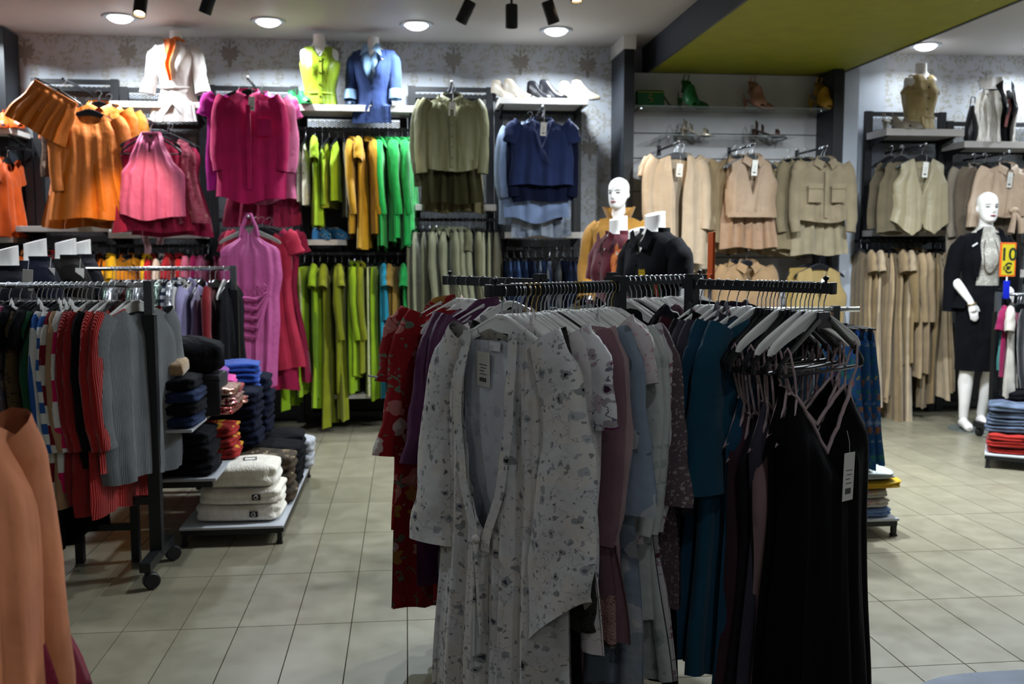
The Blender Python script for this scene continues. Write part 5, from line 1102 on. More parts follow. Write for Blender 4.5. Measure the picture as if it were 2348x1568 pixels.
# -- T5 white fur vest
(e, b), s = shelf_bust(2290, 178, 'R2', 'white bust wearing a shaggy white fur vest over black on the right wall', rz=0.25)
cloth(zr_(0.0, 0.50, 10), 0.008, gap=lambda z: 0.3 * max(0, min(1, (z - 0.36) / 0.12)), seed=1).obj('top', BLK, b)
FV = fur('#efebe5', '#c4bcb0'); fv = cloth(zr_(-0.01, 0.48, 20), 0.045, gap=lambda z: 0.40 + 0.1 * math.sin(z * 5), clamp=lambda z: 0.20 if z < 0.36 else lerp(0.20, 0.175, min(1, (z - 0.36) / 0.1)), seed=8, folds=0.012, nf=13); fv.obj('fur_vest', FV, b)
for sg in (-1, 1): mk('collar', patch(MB(), [(sg * 0.05, 0.58), (sg * 0.05, 0.44), (sg * 0.02, 0.25)], [(sg * 0.12, 0.53), (sg * 0.095, 0.42), (sg * 0.045, 0.24)], lambda x, z: fy(x, min(z, 0.5), 0.05)).mesh('collar'), plain('#0d0d10', 0.35), b)
mk('scarf', patch(MB(), [(-0.02, 0.40), (-0.012, 0.14)], [(0.03, 0.40), (0.025, 0.14)], lambda x, z: fy(x, z, 0.02)).mesh('scarf'), satin('#8f4a45', 0.5), b)
o = mk('handbag', MB().lathe([(0.001, 0), (0.07, 0.0), (0.085, 0.06), (0.06, 0.2), (0.035, 0.28), (0.001, 0.3)], 16, cap=False).mesh('handbag'), plain('#101014', 0.25), None, (at(2228, 300, 7.85).x, 7.85, S['R2'][1]), scale=(0.8, 0.6, 1.05)); put(o, 'glossy black handbag beside the white fur vest bust', 'handbag')
mk('handle', MB().tube([(-0.03, 0, 0.28), (-0.02, 0, 0.36), (0.02, 0, 0.36), (0.03, 0, 0.28)], 0.006, 8).mesh('handle'), plain('#101014', 0.25), o)
# -- busts on poles
def polo_bust(px, pytop, Y, rz, mat, label, ztorso=0.62, s=1.0, extra=None, sl=True, tagged=False, cut=0.28):
    zt = at(px, pytop, Y).z; zb = zt - 0.62 * s
    e, b = bust((at(px, pytop, Y).x, Y, 0), rz, label, 1.0, cut, zb); b.scale = (s, s, s)
    cloth(zr_(-0.08, 0.50, 18) + [0.515, 0.53], 0.014, gap=lambda z: 0.22 * max(0, min(1, (z - 0.42) / 0.08)), seed=int(px), flare=0.05).obj('garment', mat, b)
    for sg in (-1, 1):
        if sl: mk('sleeve', sleeve_mesh('pbsl%d_%d' % (sg, sl), [(sg * 0.13, 0, 0.46), (sg * 0.185, -0.0, 0.40), (sg * 0.205, -0.01, 0.27)] if sl == 1 else [(sg * 0.13, 0, 0.46), (sg * 0.185, 0, 0.40), (sg * 0.205, -0.01, 0.2), (sg * 0.21, -0.04, -0.08)], [(0.06, 0.06), (0.066, 0.062), (0.062, 0.06)] if sl == 1 else [(0.062, 0.062), (0.066, 0.062), (0.06, 0.058), (0.05, 0.05)], 2 + sg, 0.04), mat, b)
        mk('collar', patch(MB(), [(sg * 0.01, 0.46), (sg * 0.05, 0.545)], [(sg * 0.075, 0.44), (sg * 0.085, 0.525)], lambda x, z: fy(x, min(z, 0.5), 0.03) - 0.008, n=6).mesh('collar'), mat, b)
        mk('collar_back', MB().grid(lambda u, v: Vector((sg * 0.085 * math.sin(u * PI * 0.7), 0.07 * math.cos(u * PI * 0.7) + 0.0, 0.50 + 0.05 * v)), 8, 2).mesh('collar_back'), mat, b)
    buttons(b, [(0, fy(0, z, 0.02) - 0.002, z) for z in (0.42, 0.37, 0.31)], plain('#0b0b0d', 0.3), 0.006)
    return e, b
polo_bust(12, 570, 5.0, R(-62), fabric('#0e0f15'), 'bust in a black jacket at the left edge, first of the four', s=1.15, sl=2)
polo_bust(80, 553, 5.35, R(-62), fabric('#10131f'), 'bust in a navy jacket, second of the four dark ones', s=1.1, sl=2)
polo_bust(150, 552, 5.75, R(-62), fabric('#141210'), 'bust in a black-brown jacket, third of the four', s=1.1, sl=2)
polo_bust(186, 554, 6.15, R(-62), fabric('#1b1a20'), 'bust in a charcoal jacket, rightmost of the four', s=1.05, sl=2)
for px, py, Yt, h_, lab in ((64, 618, 4.85, 0.10, 'narrow white tag on the first dark jacket'), (115, 614, 5.2, 0.10, 'white price tag hanging on the navy jacket'), (183, 615, 5.55, 0.09, 'wide white price tag hanging on the third dark jacket')):
    q = at(px, py, Yt); o = mk('hang_tag', MB().bbox((-0.022, -0.001, -h_), (0.022, 0.001, 0), 0.0005).mesh('hang_tag', False), TAG, None, q, (0.05, 0.08, 0.2)); put(o, lab, 'price tag', 'tags on the dark jackets'); mk('string', MB().tube([(0, 0, -0.005), (0, 0.02, 0.05)], 0.001, 5).mesh('string'), TAG, o)
polo_bust(1418, 500, 6.0, R(-66), fabric('#4d0c1c'), 'bust in a burgundy polo shirt with tilted grey neck', s=1.1, sl=1)
e, b = polo_bust(1462, 525, 5.72, R(-66), floral('#a8561a', ('#c9762a', '#8a5a3a', '#b0a090'), '#7a3a10', scale=26.0, size=0.5, leafs=0.4), 'bust in an orange patterned shirt between burgundy and black polos', s=1.08, sl=1)
e, b = polo_bust(1502, 490, 5.4, R(-62), fabric('#101013'), 'bust in a black polo with gold crest and red-green side stripe', s=1.12, sl=1)
cr = MB()
for k in range(5): cr.poly([(-0.016 + 0.007 * k, 0), (-0.012 + 0.007 * k, 0), (-0.011 + 0.0065 * k + 0.0, 0.014 if k % 2 else 0.018), (-0.016 + 0.0065 * k, 0.012)], 0.001)
cr.box((-0.016, 0, -0.012), (0.018, 0.001, -0.004)); cr.box((-0.016, 0, -0.001), (0.018, 0.001, 0.002))
mk('crest', cr.mesh('crest', False), plain('#c9a820', 0.4), b, (0.07, fy(0.07, 0.33, 0.02) - 0.004, 0.33), (0, 0, 0.4))
for c, dx in (('#1d3a1c', 0.0), ('#a8201c', 0.014), ('#1d3a1c', 0.028)):
    mk('stripe', patch(MB(), [(0.105 + dx * 0.8, 0.30), (0.09 + dx, -0.05)], [(0.105 + dx * 0.8 + 0.012, 0.30), (0.09 + dx + 0.014, -0.05)], lambda x, z: fy(x, z, 0.026)).mesh('stripe'), plain(c, 0.8), b)
# ================================================================== full mannequins
def head_rings(zc, H=0.225, n=40):
    tab = [(0.0, .028, .070, .015), (.05, .042, .086, -.005), (.14, .054, .091, -.03), (.28, .062, .092, -.055), (.42, .068, .091, -.076), (.55, .072, .090, -.089), (.68, .073, .088, -.093), (.80, .068, .078, -.086), (.90, .052, .058, -.067), (.97, .028, .030, -.036), (1.0, .006, .006, -.008)]
    rings = []
    for j in range(33):
        t = j / 32; w_, f_, b_ = [interp_lin([(r_[0], r_[i]) for r_ in tab], t) for i in (1, 2, 3)]
        ring = []
        for k in range(n):
            a = 2 * PI * k / n; x = w_ * math.sin(a); cy = -(f_ + b_) / 2; ry = (f_ - b_) / 2; y = cy - ry * math.cos(a)
            if math.cos(a) > 0:
                g = lambda x0, z0, sx, sz: math.exp(-((x - x0) / sx) ** 2 - ((t - z0) / sz) ** 2)
                y -= 0.024 * g(0, .35, .010, .05) + 0.014 * g(0, .43, .009, .09) + 0.006 * g(0, .20, .022, .03) + 0.005 * g(0, .06, .02, .05) + 0.004 * (g(.032, .57, .022, .03) + g(-.032, .57, .022, .03))
                y += 0.010 * (g(.031, .49, .016, .045) + g(-.031, .49, .016, .045)) + 0.004 * g(0, .265, .02, .02)
            ring.append((x, y, zc + H * t))
        rings.append(ring)
    return rings
def limb(m, pts, rad, n=14): m.tube(pts, rad, n)
def hand(m, w, d, side, L=0.17):
    """palm plus four fingers and a thumb; w = wrist, d = pointing direction"""
    d = d.normalized(); s = Vector((0, 1, 0)).cross(d).normalized() * side; nrm = d.cross(s)
    m.tube([w - d * 0.01, w + d * 0.03, w + d * 0.075], [0.022, 0.028, 0.027], 10)
    for k, (off, l_) in enumerate(((-0.024, 0.072), (-0.008, 0.082), (0.008, 0.078), (0.023, 0.062))):
        b = w + d * 0.07 + s * off; m.tube([b - d * 0.02, b + d * l_ * 0.45 + nrm * 0.004, b + d * l_ * 0.8 + nrm * 0.014, b + d * l_ + nrm * 0.022], [0.0095, 0.009, 0.008, 0.006], 8)
    b = w + d * 0.025 - s * 0.02; m.tube([b, b - s * 0.02 + d * 0.03 + nrm * 0.008, b - s * 0.026 + d * 0.062 + nrm * 0.015], [0.012, 0.0105, 0.008], 8)
def solid(m, name, vox=0.0065):
    me = m.mesh(name, True); o = bpy.data.objects.new(name, me); COL.objects.link(o)
    md = o.modifiers.new('r', 'REMESH'); md.mode = 'VOXEL'; md.voxel_size = vox; ms = o.modifiers.new('s', 'SMOOTH'); ms.factor = 0.5; ms.iterations = 3
    dg = bpy.context.evaluated_depsgraph_get(); dg.update(); out = bpy.data.meshes.new_from_object(o.evaluated_get(dg)); bpy.data.objects.remove(o); out.name = name
    out.polygons.foreach_set('use_smooth', [True] * len(out.polygons)); return out
FB = [(0.86, .150, .100), (0.92, .165, .112), (1.0, .150, .105), (1.10, .118, .086), (1.18, .125, .09), (1.28, .145, .108), (1.34, .150, .105), (1.42, .165, .088), (1.455, .160, .072), (1.48, .11, .062), (1.50, .068, .054), (1.53, .050, .048), (1.62, .046, .048)]
def figure(arms, legs, headturn=0.0):
    m = MB()
    rings = []
    for z in zr_(0.80, 1.62, 34):
        rx, ry = interp_lin([(r_[0], r_[1]) for r_ in FB], z), interp_lin([(r_[0], r_[2]) for r_ in FB], z)
        rg_ = []
        for k in range(32):
            a = 2 * PI * k / 32; x = rx * math.sin(a); y = -ry * math.cos(a)
            if y < 0: y -= 0.03 * math.exp(-((abs(x) - .07) ** 2) / .002) * math.exp(-((z - 1.29) ** 2) / .004)
            rg_.append((x, y - 0.02 * max(0, (z - 1.5) / 0.12), z))
        rings.append(rg_)
    m.loft(rings, True)
    hr = head_rings(1.565); ca, sa = math.cos(headturn), math.sin(headturn)
    m.loft([[(x * ca - y * sa, x * sa + y * ca - 0.02, z) for x, y, z in r_] for r_ in hr], True)
    for sg in (-1, 1):   # ears
        ex, ey = sg * 0.071, 0.012; m.ball((ex * ca - ey * sa, ex * sa + ey * ca - 0.02, 1.565 + 0.098), 0.026, 10, 8, (0.35, 0.6, 1.0))
    for hip, knee, ank, toe in legs:
        hip, knee, ank, toe = map(Vector, (hip, knee, ank, toe))
        limb(m, [hip + Vector((0, 0, 0.06)), hip.lerp(knee, 0.3), hip.lerp(knee, 0.7), knee, knee.lerp(ank, 0.3) + Vector((0, 0.015, 0)), knee.lerp(ank, 0.7), ank], [0.085, 0.078, 0.062, 0.052, 0.054, 0.040, 0.032])
        heel = Vector((ank.x, ank.y, 0)) + (ank - toe) * 0.25; heel.z = ank.z - 0.045; toe2 = toe.copy()
        m.tube([heel, ank + Vector((0, 0, -0.03)), ank.lerp(toe2, 0.5) + Vector((0, 0, -0.01)), ank.lerp(toe2, 0.8), toe2], [0.028, 0.036, 0.034, 0.034, 0.022], 12)
    for sh, el, wr, hd, sd in arms:
        sh, el, wr, hd = map(Vector, (sh, el, wr, hd)); limb(m, [sh, sh.lerp(el, 0.15), sh.lerp(el, 0.6), el, el.lerp(wr, 0.3), wr], [0.05, 0.048, 0.042, 0.036, 0.036, 0.024]); hand(m, wr, hd, sd)
    return m
def face_parts(e, turn, s=1.0):
    f = empty('face_paint_guide'); bpy.data.objects.remove(f)
    def P(x, t, off=0.0):
        ca, sa = math.cos(turn), math.sin(turn); tab = 0.091; y = -0.091 * math.sqrt(max(0, 1 - (x / 0.075) ** 2)) - off
        return Vector((x * ca - y * sa, x * sa + y * ca - 0.02, 1.565 + 0.225 * t))
    for sg in (-1, 1):
        mk('eye', MB().tube([P(sg * 0.016, .485, -.006), P(sg * 0.031, .495, -.002), P(sg * 0.046, .490, -.004)], [0.0028, 0.0055, 0.002], 8).mesh('eye'), plain('#3a3136', 0.4), e)
        mk('eyebrow', MB().tube([P(sg * 0.014, .560, .004), P(sg * 0.032, .590, .003), P(sg * 0.052, .570, .002)], [0.0022, 0.003, 0.0012], 6).mesh('eyebrow'), plain('#6a5d58', 0.7), e)
    mk('lips', MB().tube([P(-0.022, .200, .001), P(-0.010, .212, .007), P(0, .206, .009), P(0.010, .212, .007), P(0.022, .200, .001)], [0.002, 0.006, 0.0055, 0.006, 0.002], 8).mesh('lips'), plain('#7d1f2c', 0.4), e)
def ringcloth(zs_, rxy, gap=None, N=44, folds=0.01, nf=9, seed=1, yoff=lambda z: 0):
    rr = random.Random(seed); ph = [rr.uniform(0, 6.3) for _ in range(3)]; rings = []
    for z in zs_:
        rx, ry = rxy(z); g = gap(z) if gap else 0; amp = folds * max(0.15, min(1, (zs_[-1] - z)))
        rings.append([((rx + amp * math.sin(nf * a + ph[0])) * math.sin(a), yoff(z) - (ry + amp * math.sin(nf * a + ph[1])) * math.cos(a), z) for a in [g + (2 * PI - 2 * g) * k / N for k in range(N + 1)]])
    m = MB(); m.loft(rings, False, False); return m
# ---- right mannequin in the black suit
pf_ = atz(2222, 986, 0.0); hz = at(2246, 440, pf_.y).z; sc_ = hz / 1.79
mq = empty('mannequin', (pf_.x + 0.06, pf_.y, 0), R(-12), 'white standing mannequin in a black skirt suit and lace blouse, right side', 'mannequin'); mq.scale = (sc_,) * 3
legs = [((-0.085, 0, 0.86), (-0.095, -0.03, 0.48), (-0.10, 0.0, 0.09), (-0.10, -0.15, 0.028)), ((0.085, 0, 0.86), (0.075, -0.05, 0.49), (0.06, 0.09, 0.10), (0.055, -0.04, 0.03))]
arms = [((-0.165, 0, 1.42), (-0.205, 0.03, 1.15), (-0.13, -0.14, 0.98), (0.25, -0.12, -1.0), 1), ((0.165, 0, 1.42), (0.215, 0.04, 1.15), (0.19, -0.02, 0.94), (0.0, -0.1, -1.0), -1)]
mk('body', solid(figure(arms, legs, R(6)), 'body'), MANN, mq); face_parts(mq, R(6))
SUIT = fabric('#0c0d11', sheen=0.08)
frx = lambda z, i: interp_lin([(r_[0], r_[i]) for r_ in FB], z)
ffy = lambda inf: (lambda x, z: -(frx(z, 2) + inf) * math.sqrt(max(0.02, 1 - min(0.98, (abs(x) / (frx(z, 1) + inf)) ** 2))) - 0.03 * math.exp(-((abs(x) - .07) ** 2) / .002) * math.exp(-((z - 1.29) ** 2) / .004))
ringcloth(zr_(0.46, 1.10, 24), lambda z: (lerp(0.165, 0.185, min(1, (1.1 - z) / 0.2)) - 0.02 * max(0, (0.8 - z)) - (0.04 if z > 1.05 else 0), 0.125 if z < 1.0 else 0.11), folds=0.006, nf=4, seed=2).obj('skirt', SUIT, mq)
LACEW = lace('#c9c5bb', '#97938a', 70.0)
ringcloth(zr_(1.06, 1.535, 20), lambda z: (frx(z, 1) + 0.010, frx(z, 2) + 0.038 * math.exp(-((z - 1.29) ** 2) / .006) + 0.012), folds=0.002, seed=4).obj('blouse', LACEW, mq)
jk = ringcloth(zr_(0.93, 1.49, 26), lambda z: (frx(z, 1) + (0.022 if z > 1.1 else 0.022 + 0.25 * (1.1 - z)), frx(z, 2) + 0.036 * math.exp(-((z - 1.29) ** 2) / .006) + 0.02 + (0.1 * (1.1 - z) if z < 1.1 else 0)), gap=lambda z: 0.55 + 0.25 * max(0, (1.2 - z) / 0.3) - 0.12 * max(0, (z - 1.4) / 0.1), folds=0.006, seed=5); jk.obj('jacket', SUIT, mq)
for sg in (-1, 1):
    mk('lapel', patch(MB(), [(sg * 0.05, 1.53), (sg * 0.075, 1.40), (sg * 0.075, 1.16)], [(sg * 0.095, 1.50), (sg * 0.135, 1.38), (sg * 0.10, 1.16)], lambda x, z: ffy(0.04)(x, min(z, 1.46))).mesh('lapel'), SUIT, mq)
    el = arms[0 if sg < 0 else 1]
    mk('jacket_sleeve', sleeve_mesh('mqsl%d' % sg, [(sg * 0.13, 0, 1.44), (sg * 0.19, 0.01, 1.36), (sg * 0.215, 0.035, 1.18), (sg * 0.22, 0.045, 0.95 if sg > 0 else 0.90)], [(0.055, 0.06), (0.062, 0.064), (0.058, 0.06), (0.05, 0.055)], 9 + sg, 0.03), SUIT, mq)
mk('lapel_pin', MB().bbox((-0.022, -0.003, -0.006), (0.022, 0.003, 0.006), 0.002).mesh('lapel_pin'), plain('#d0d0d4', 0.4), mq, (-0.115, ffy(0.05)(-0.11, 1.40) - 0.01, 1.40), (0, R(-35), 0))
nk = MB(); k_ = 0
for k in range(60):
    a = -PI * 0.5 + PI * 2 * k / 60; x = 0.052 * math.cos(a); z = 1.46 - 0.30 * max(0, (1 - math.sin(a)) / 2) ** 0.8 + 0.03
    y = ffy(0.02)(x, min(1.45, z)) - 0.008 if math.sin(a) < 0.75 else -0.02
    nk.ball((x, y, z), 0.0048, 6, 4)
put(mk('necklace', nk.mesh('necklace'), plain('#4a3f2a', 0.3), mq), kind='stuff')
mk('bracelet', MB().tube([(-0.125 + 0.03 * math.cos(a), -0.145 + 0.03 * math.sin(a), 0.965 + 0.01 * math.cos(a)) for a in [k * 2 * PI / 16 for k in range(17)]], 0.005, 6).mesh('bracelet'), GOLDW, mq)
o = mk('glass_floor_plate', MB().lathe([(0.001, 0), (0.19, 0.0), (0.19, 0.008), (0.001, 0.010)], 32, cap=False).mesh('mannequin_base'), plain('#6f7470', 0.15), None, (pf_.x + 0.05, pf_.y + 0.02, 0.0)); o.parent = None; put(o, 'round glass base plate under the black-suited mannequin', 'base plate')
# ---- left mannequin in the camel coat
Y2 = 7.1; hx = at(1410, 450, Y2); top = at(1416, 407, Y2).z; plat = 0.12; s2 = (top - plat) / 1.79
mq2 = empty('mannequin', (hx.x + 0.03, Y2, plat), R(-16), 'white bald mannequin in a camel coat with raised collar', 'mannequin'); mq2.scale = (s2,) * 3
legs = [((-0.085, 0, 0.86), (-0.09, -0.01, 0.48), (-0.09, 0.0, 0.09), (-0.10, -0.14, 0.028)), ((0.085, 0, 0.86), (0.09, -0.02, 0.48), (0.09, 0.02, 0.09), (0.12, -0.12, 0.028))]
arms = [((-0.165, 0, 1.42), (-0.225, 0.02, 1.15), (-0.20, -0.06, 0.92), (0.1, -0.1, -1.0), 1), ((0.165, 0, 1.42), (0.225, 0.03, 1.15), (0.21, -0.04, 0.92), (-0.1, -0.1, -1.0), -1)]
mk('body', solid(figure(arms, legs, R(-22)), 'body'), MANN, mq2); face_parts(mq2, R(-22))
COAT = fabric('#a0722c', sheen=0.2)
ringcloth(zr_(0.45, 1.50, 34), lambda z: (frx(max(z, 0.86), 1) + 0.035 + 0.10 * max(0, (1.0 - z)), frx(max(z, 0.86), 2) + 0.05 * math.exp(-((z - 1.29) ** 2) / .01) + 0.03 + 0.08 * max(0, (1.0 - z))), gap=lambda z: 0.10 + 0.42 * max(0, min(1, (z - 1.12) / 0.3)), folds=0.012, nf=7, seed=7).obj('coat', COAT, mq2)
ringcloth(zr_(0.9, 1.46, 12), lambda z: (frx(z, 1) + 0.008, frx(z, 2) + 0.036 * math.exp(-((z - 1.29) ** 2) / .006) + 0.008), gap=lambda z: 0.3 * max(0, (z - 1.38) / 0.08), folds=0.002).obj('top', fabric('#c29a72'), mq2)
for sg in (-1, 1):
    mk('lapel', patch(MB(), [(sg * 0.045, 1.50), (sg * 0.07, 1.36), (sg * 0.015, 1.12)], [(sg * 0.13, 1.49), (sg * 0.165, 1.32), (sg * 0.03, 1.10)], lambda x, z: ffy(0.055)(x, min(z, 1.46))).mesh('lapel'), COAT, mq2)
    mk('storm_flap', patch(MB(), [(sg * 0.05, 1.42), (sg * 0.05, 1.27)], [(sg * 0.185, 1.44), (sg * 0.175, 1.26)], lambda x, z: ffy(0.05)(x, min(z, 1.45))).mesh('storm_flap'), COAT, mq2)
    mk('coat_sleeve', sleeve_mesh('mqc%d' % sg, [(sg * 0.13, 0, 1.45), (sg * 0.195, 0.0, 1.37), (sg * 0.235, 0.02, 1.15), (sg * 0.225, -0.04, 0.93)], [(0.06, 0.065), (0.07, 0.07), (0.066, 0.066), (0.058, 0.06)], 12 + sg, 0.05), COAT, mq2)
    mk('collar', MB().grid(lambda u, v, sg=sg: Vector((sg * (0.075 + 0.045 * v) * math.sin(0.25 + u * 2.5), 0.01 + (0.078 + 0.03 * v) * math.cos(0.25 + u * 2.5) * -(-1) , 1.47 + (0.11 if u < 0.75 else 0.11 * (1 - (u - 0.75) * 2)) * v)), 14, 5).mesh('collar'), COAT, mq2)
o = mk('display_plinth', MB().bbox((-0.35, -0.3, 0), (0.35, 0.3, plat), 0.01).mesh('display_plinth'), plain('#3b3a3a', 0.5), None, (mq2.location.x, Y2, 0)); put(o, 'low dark plinth under the camel coat mannequin', 'plinth'); mk('skirting', MB().box((-0.345, -0.306, 0), (0.345, -0.3, 0.05)).mesh('skirting', False), BLACK, o)
# ================================================================== rolling racks
def rolling_rack(xl, xr, Y, zb, label, barmat=CHROME, foot=0.42, low=True, ov=0.01, ovr=0.012):
    e = empty('rolling_garment_rack', (xl, Y, 0), 0, label, 'garment rack'); W_ = xr - xl
    MB().tube([(-ov, 0, zb), (W_ + ovr, 0, zb)], 0.0125, 12).obj('bar', barmat, e)
    for x in (0, W_):
        MB().bar((x, 0, 0.10), (x, 0, zb - 0.125), 0.05, 0.05, Vector((0, 1, 0))).obj('post', BLACK, e, False)
        MB().bar((x, 0, zb - 0.13), (x, 0, zb + 0.018), 0.034, 0.034, Vector((0, 1, 0))).obj('post_extension', plain('#5d6163', 0.35, 0.6), e, False)
        ft = MB().bar((x, -foot / 2, 0.095), (x, foot / 2, 0.095), 0.045, 0.04).obj('foot', BLACK, e, False)
        for y in (-foot / 2 + 0.02, foot / 2 - 0.02):
            mk('caster_wheel', MB().lathe([(0.008, -0.02), (0.030, -0.02), (0.035, -0.014), (0.035, 0.014), (0.030, 0.02), (0.008, 0.02)], 18).mesh('caster_wheel'), plain('#121215', 0.5), ft, (x + 0.02, y, 0.037), (PI / 2, 0, 0.5)); mk('caster_stem', MB().tube([(x + 0.01, y, 0.04), (x, y, 0.085)], 0.012, 8).mesh('caster_stem'), BLACK, ft)
    if low: MB().bar((0, 0, 0.33), (W_, 0, 0.33), 0.03, 0.035).obj('stretcher', BLACK, e, False)
    return e
Y1 = 4.28; z1 = at(200, 647, Y1).z; xr1 = at(352, 1000, Y1).x
rolling_rack(-2.75, xr1, Y1, z1 - 0.0125, 'black rolling rack with chrome bar of knitwear, left foreground')
def hung(zr, Y, px, kind, mat, label, hem, seed, hmat=HBLACK, dr=0.0, hk='plate', group=None, hgroup=None, thin=0.75, sl=None, slmat=None, hlabel=None, s=1.0, collar=None, colmat=None):
    p = at(px, 650, Y); L = max(0.2, zr - at(px, hem, Y - 0.05).z - 0.085); q = (p.x, Y, zr)
    hanger(q, PI / 2 + dr, hk, hmat, hlabel, hgroup, s=s)
    return garment(kind, mat, q, PI / 2 + dr, label, group, seed, thin, L=round(L, 2), sl=sl, slmat=slmat, collar=collar, colmat=colmat)
MULTI = floral('#6d5f66', ('#8a2a4a', '#3f5f8a', '#b5a890', '#2d2a2a'), '#8a8070', scale=18.0, size=0.55, leafs=0.4)
LEO = floral('#4a3a24', ('#15100c', '#2b2013'), '#15100c', scale=40.0, size=0.5, leafs=0.5)
STR1 = stripes('#27508f', '#c9c8c4', 0.085); STR2 = stripes('#c7c4bf', '#b3134f', 0.19, duty=0.55); STR3 = stripes('#6a0f1c', '#bdb6ad', 0.16); STRV = stripes('#27508f', '#c9c8c4', 0.05, 'X')
R1 = [(-92, 'dress', BLK, 'black evening dress', 1230), (-62, 'knit', fabric('#131318'), 'black wool sweater', 1080), (-30, 'shirt', MULTI, 'multicoloured printed shirt', 980), (4, 'knit', MULTI, 'dark floral printed blouse', 1010), (20, 'tee', fabric('#7a2a4a'), 'plum tee', 960), (34, 'dress', BLK, 'black dress', 1240), (49, 'shirt', LEO, 'leopard print shirt', 1000), (62, 'knit', BLK, 'black sweater', 1100), (77, 'dress', BLK, 'black long dress', 1250),
      (97, 'knit', fabric('#0f4227'), 'dark green sweater', 980), (110, 'shirt', fabric('#15161a'), 'black shirt', 1040), (124, 'shirt', STRV, 'white shirt with blue vertical stripes', 1030), (141, 'knit', STR1, 'blue and white striped sweater', 1035), (153, 'knit', STR3, 'maroon and white block sweater', 1110), (166, 'cardigan', fabric('#9c7a5c'), 'tan and white cardigan', 1140), (183, 'cardigan', STR2, 'magenta and white striped cardigan', 1105), (203, 'knit', knit('#861015'), 'red sweater', 1140), (222, 'knit', knit('#931417'), 'bright red ribbed sweater', 1160), (241, 'knit', fabric('#121216'), 'black knit top', 1050), (258, 'knit', knit('#a01a18'), 'scarlet ribbed cardigan', 1165)]
rq = random.Random(9)
for i, (px, kind, mat, word, hem) in enumerate(R1):
    px += max(0, 45 * (300 - px) / 200)
    hung(z1, Y1, px, kind, mat, word + ', ' + ORD[i] + ' from the left on the rolling knitwear rack', hem, 300 + i, HBLACK if i not in (12, 15, 17, 18) else GREYH, rq.uniform(-0.36, -0.26), group='clothes on the rolling knitwear rack', hgroup='hangers on the rolling knitwear rack', hlabel='%s hanger from the left on the rolling knitwear rack' % ORD[i], thin=0.6, collar=True if i in (11, 12) else None, colmat=fabric('#c2c0bb'))
o = hung(z1, Y1, 312, 'knit', knit('#5f6366', 60.0), 'grey ribbed sweater facing out at the end of the knitwear rack', 1095, 330, GREYH, -0.46, hgroup='hangers on the rolling knitwear rack', hlabel='grey hanger of the ribbed grey sweater at the rack end', thin=0.9)
o = hung(z1, Y1, 296, 'cardigan', knit('#a01c18'), 'red cardigan edge seen beyond the rack post', 1060, 331, GREYH, -0.34, hgroup='hangers on the rolling knitwear rack', hlabel='grey hanger of the red cardigan beside the rack post', thin=0.6)
# rack two
Y2r = 5.95; z2 = at(400, 611, Y2r).z; xr2 = at(537, 700, Y2r).x
rolling_rack(at(150, 700, Y2r).x, xr2, Y2r, z2 - 0.0125, 'chrome rolling rack of sequin tops behind the knitwear rack')
GL = [glitter('#8a6a5a', '#c9b0a0'), glitter('#7a2038', '#b07a7a'), glitter('#6f7076', '#b5b6bb'), glitter('#3a2a30', '#8a7a70'), glitter('#a03a6a', '#d0a0b0'), glitter('#3a4a42', '#8a9a90')]
R2L = []
for i in range(17):
    R2L.append((258 + i * 9.0, ('top', 'tee', 'vest')[i % 3], GL[(i * 5) % 6], ('bronze', 'silver', 'rose', 'dark', 'fuchsia', 'green-grey')[(0, 3, 4, 2, 1, 5)[(i * 5) % 6] if 0 else i % 6] + ' sequin ' + ('top', 'tee', 'vest')[i % 3], 745 + (i * 13) % 40))
R2L += [(412, 'shirt', stripes('#2a2f45', '#b9babd', 0.04, 'Z'), 'navy striped shirt', 790), (424, 'shirt', fabric('#b5b2ae'), 'white shirt', 800), (436, 'top', fabric('#a9a7aa'), 'pale grey top', 790), (448, 'shirt', fabric('#8d86a8'), 'lilac shirt', 810), (460, 'dress', fabric('#9a94ad'), 'lavender dress', 850), (482, 'knit', fabric('#6d0c14'), 'dark red sweater', 830), (494, 'dress', fabric('#5a0a10'), 'deep red dress', 900), (514, 'dress', BLK, 'black velvet dress', 935), (529, 'dress', fabric('#0e0d10'), 'black long gown', 940)]
for i, (px, kind, mat, word, hem) in enumerate(R2L):
    hung(z2, Y2r, px, kind, mat, word + ', ' + ORD[i] + ' from the left on the sequin rack', hem, 350 + i % 8, GREYH if i % 4 == 0 else HBLACK, rq.uniform(-0.2, 0.1), group='clothes on the sequin rack', hgroup='hangers on the sequin rack', hlabel='%s hanger from the left on the sequin rack' % ORD[i], thin=0.5, sl='none' if kind == 'dress' else None)
# peach shirt close to the camera at the left edge
PE = fabric('#d8855a', sheen=0.1); pc = atd(-40, 945, 1.40); zp = atd(20, 1050, 1.4).z + 0.15
rolling_rack(pc.x - 1.2, pc.x - 0.06, pc.y, zp - 0.0125, 'rolling rack outside the left border holding the peach shirt')
hanger((pc.x - 0.08, pc.y, zp), PI / 2 - 0.25, 'plate', HWHITE, 'white hanger of the peach shirt outside the left border', 'hangers at the left border'); o = garment('shirt', PE, (pc.x - 0.08, pc.y, zp), PI / 2 - 0.25, 'peach orange linen shirt close up at the lower left corner', None, 400, 1.3, L=0.85, scale=1.0, sl='long')
hanger((pc.x - 0.15, pc.y, zp), PI / 2 - 0.5, 'plate', HWHITE, 'white hanger of the raspberry shirt outside the left border', 'hangers at the left border'); garment('dress', fabric('#8f1f3c'), (pc.x - 0.15, pc.y + 0.0, zp), PI / 2 - 0.5, 'raspberry pink dress behind the peach shirt at the left corner', None, 401, 1.0, L=0.62, sl='none', sx=1.3)
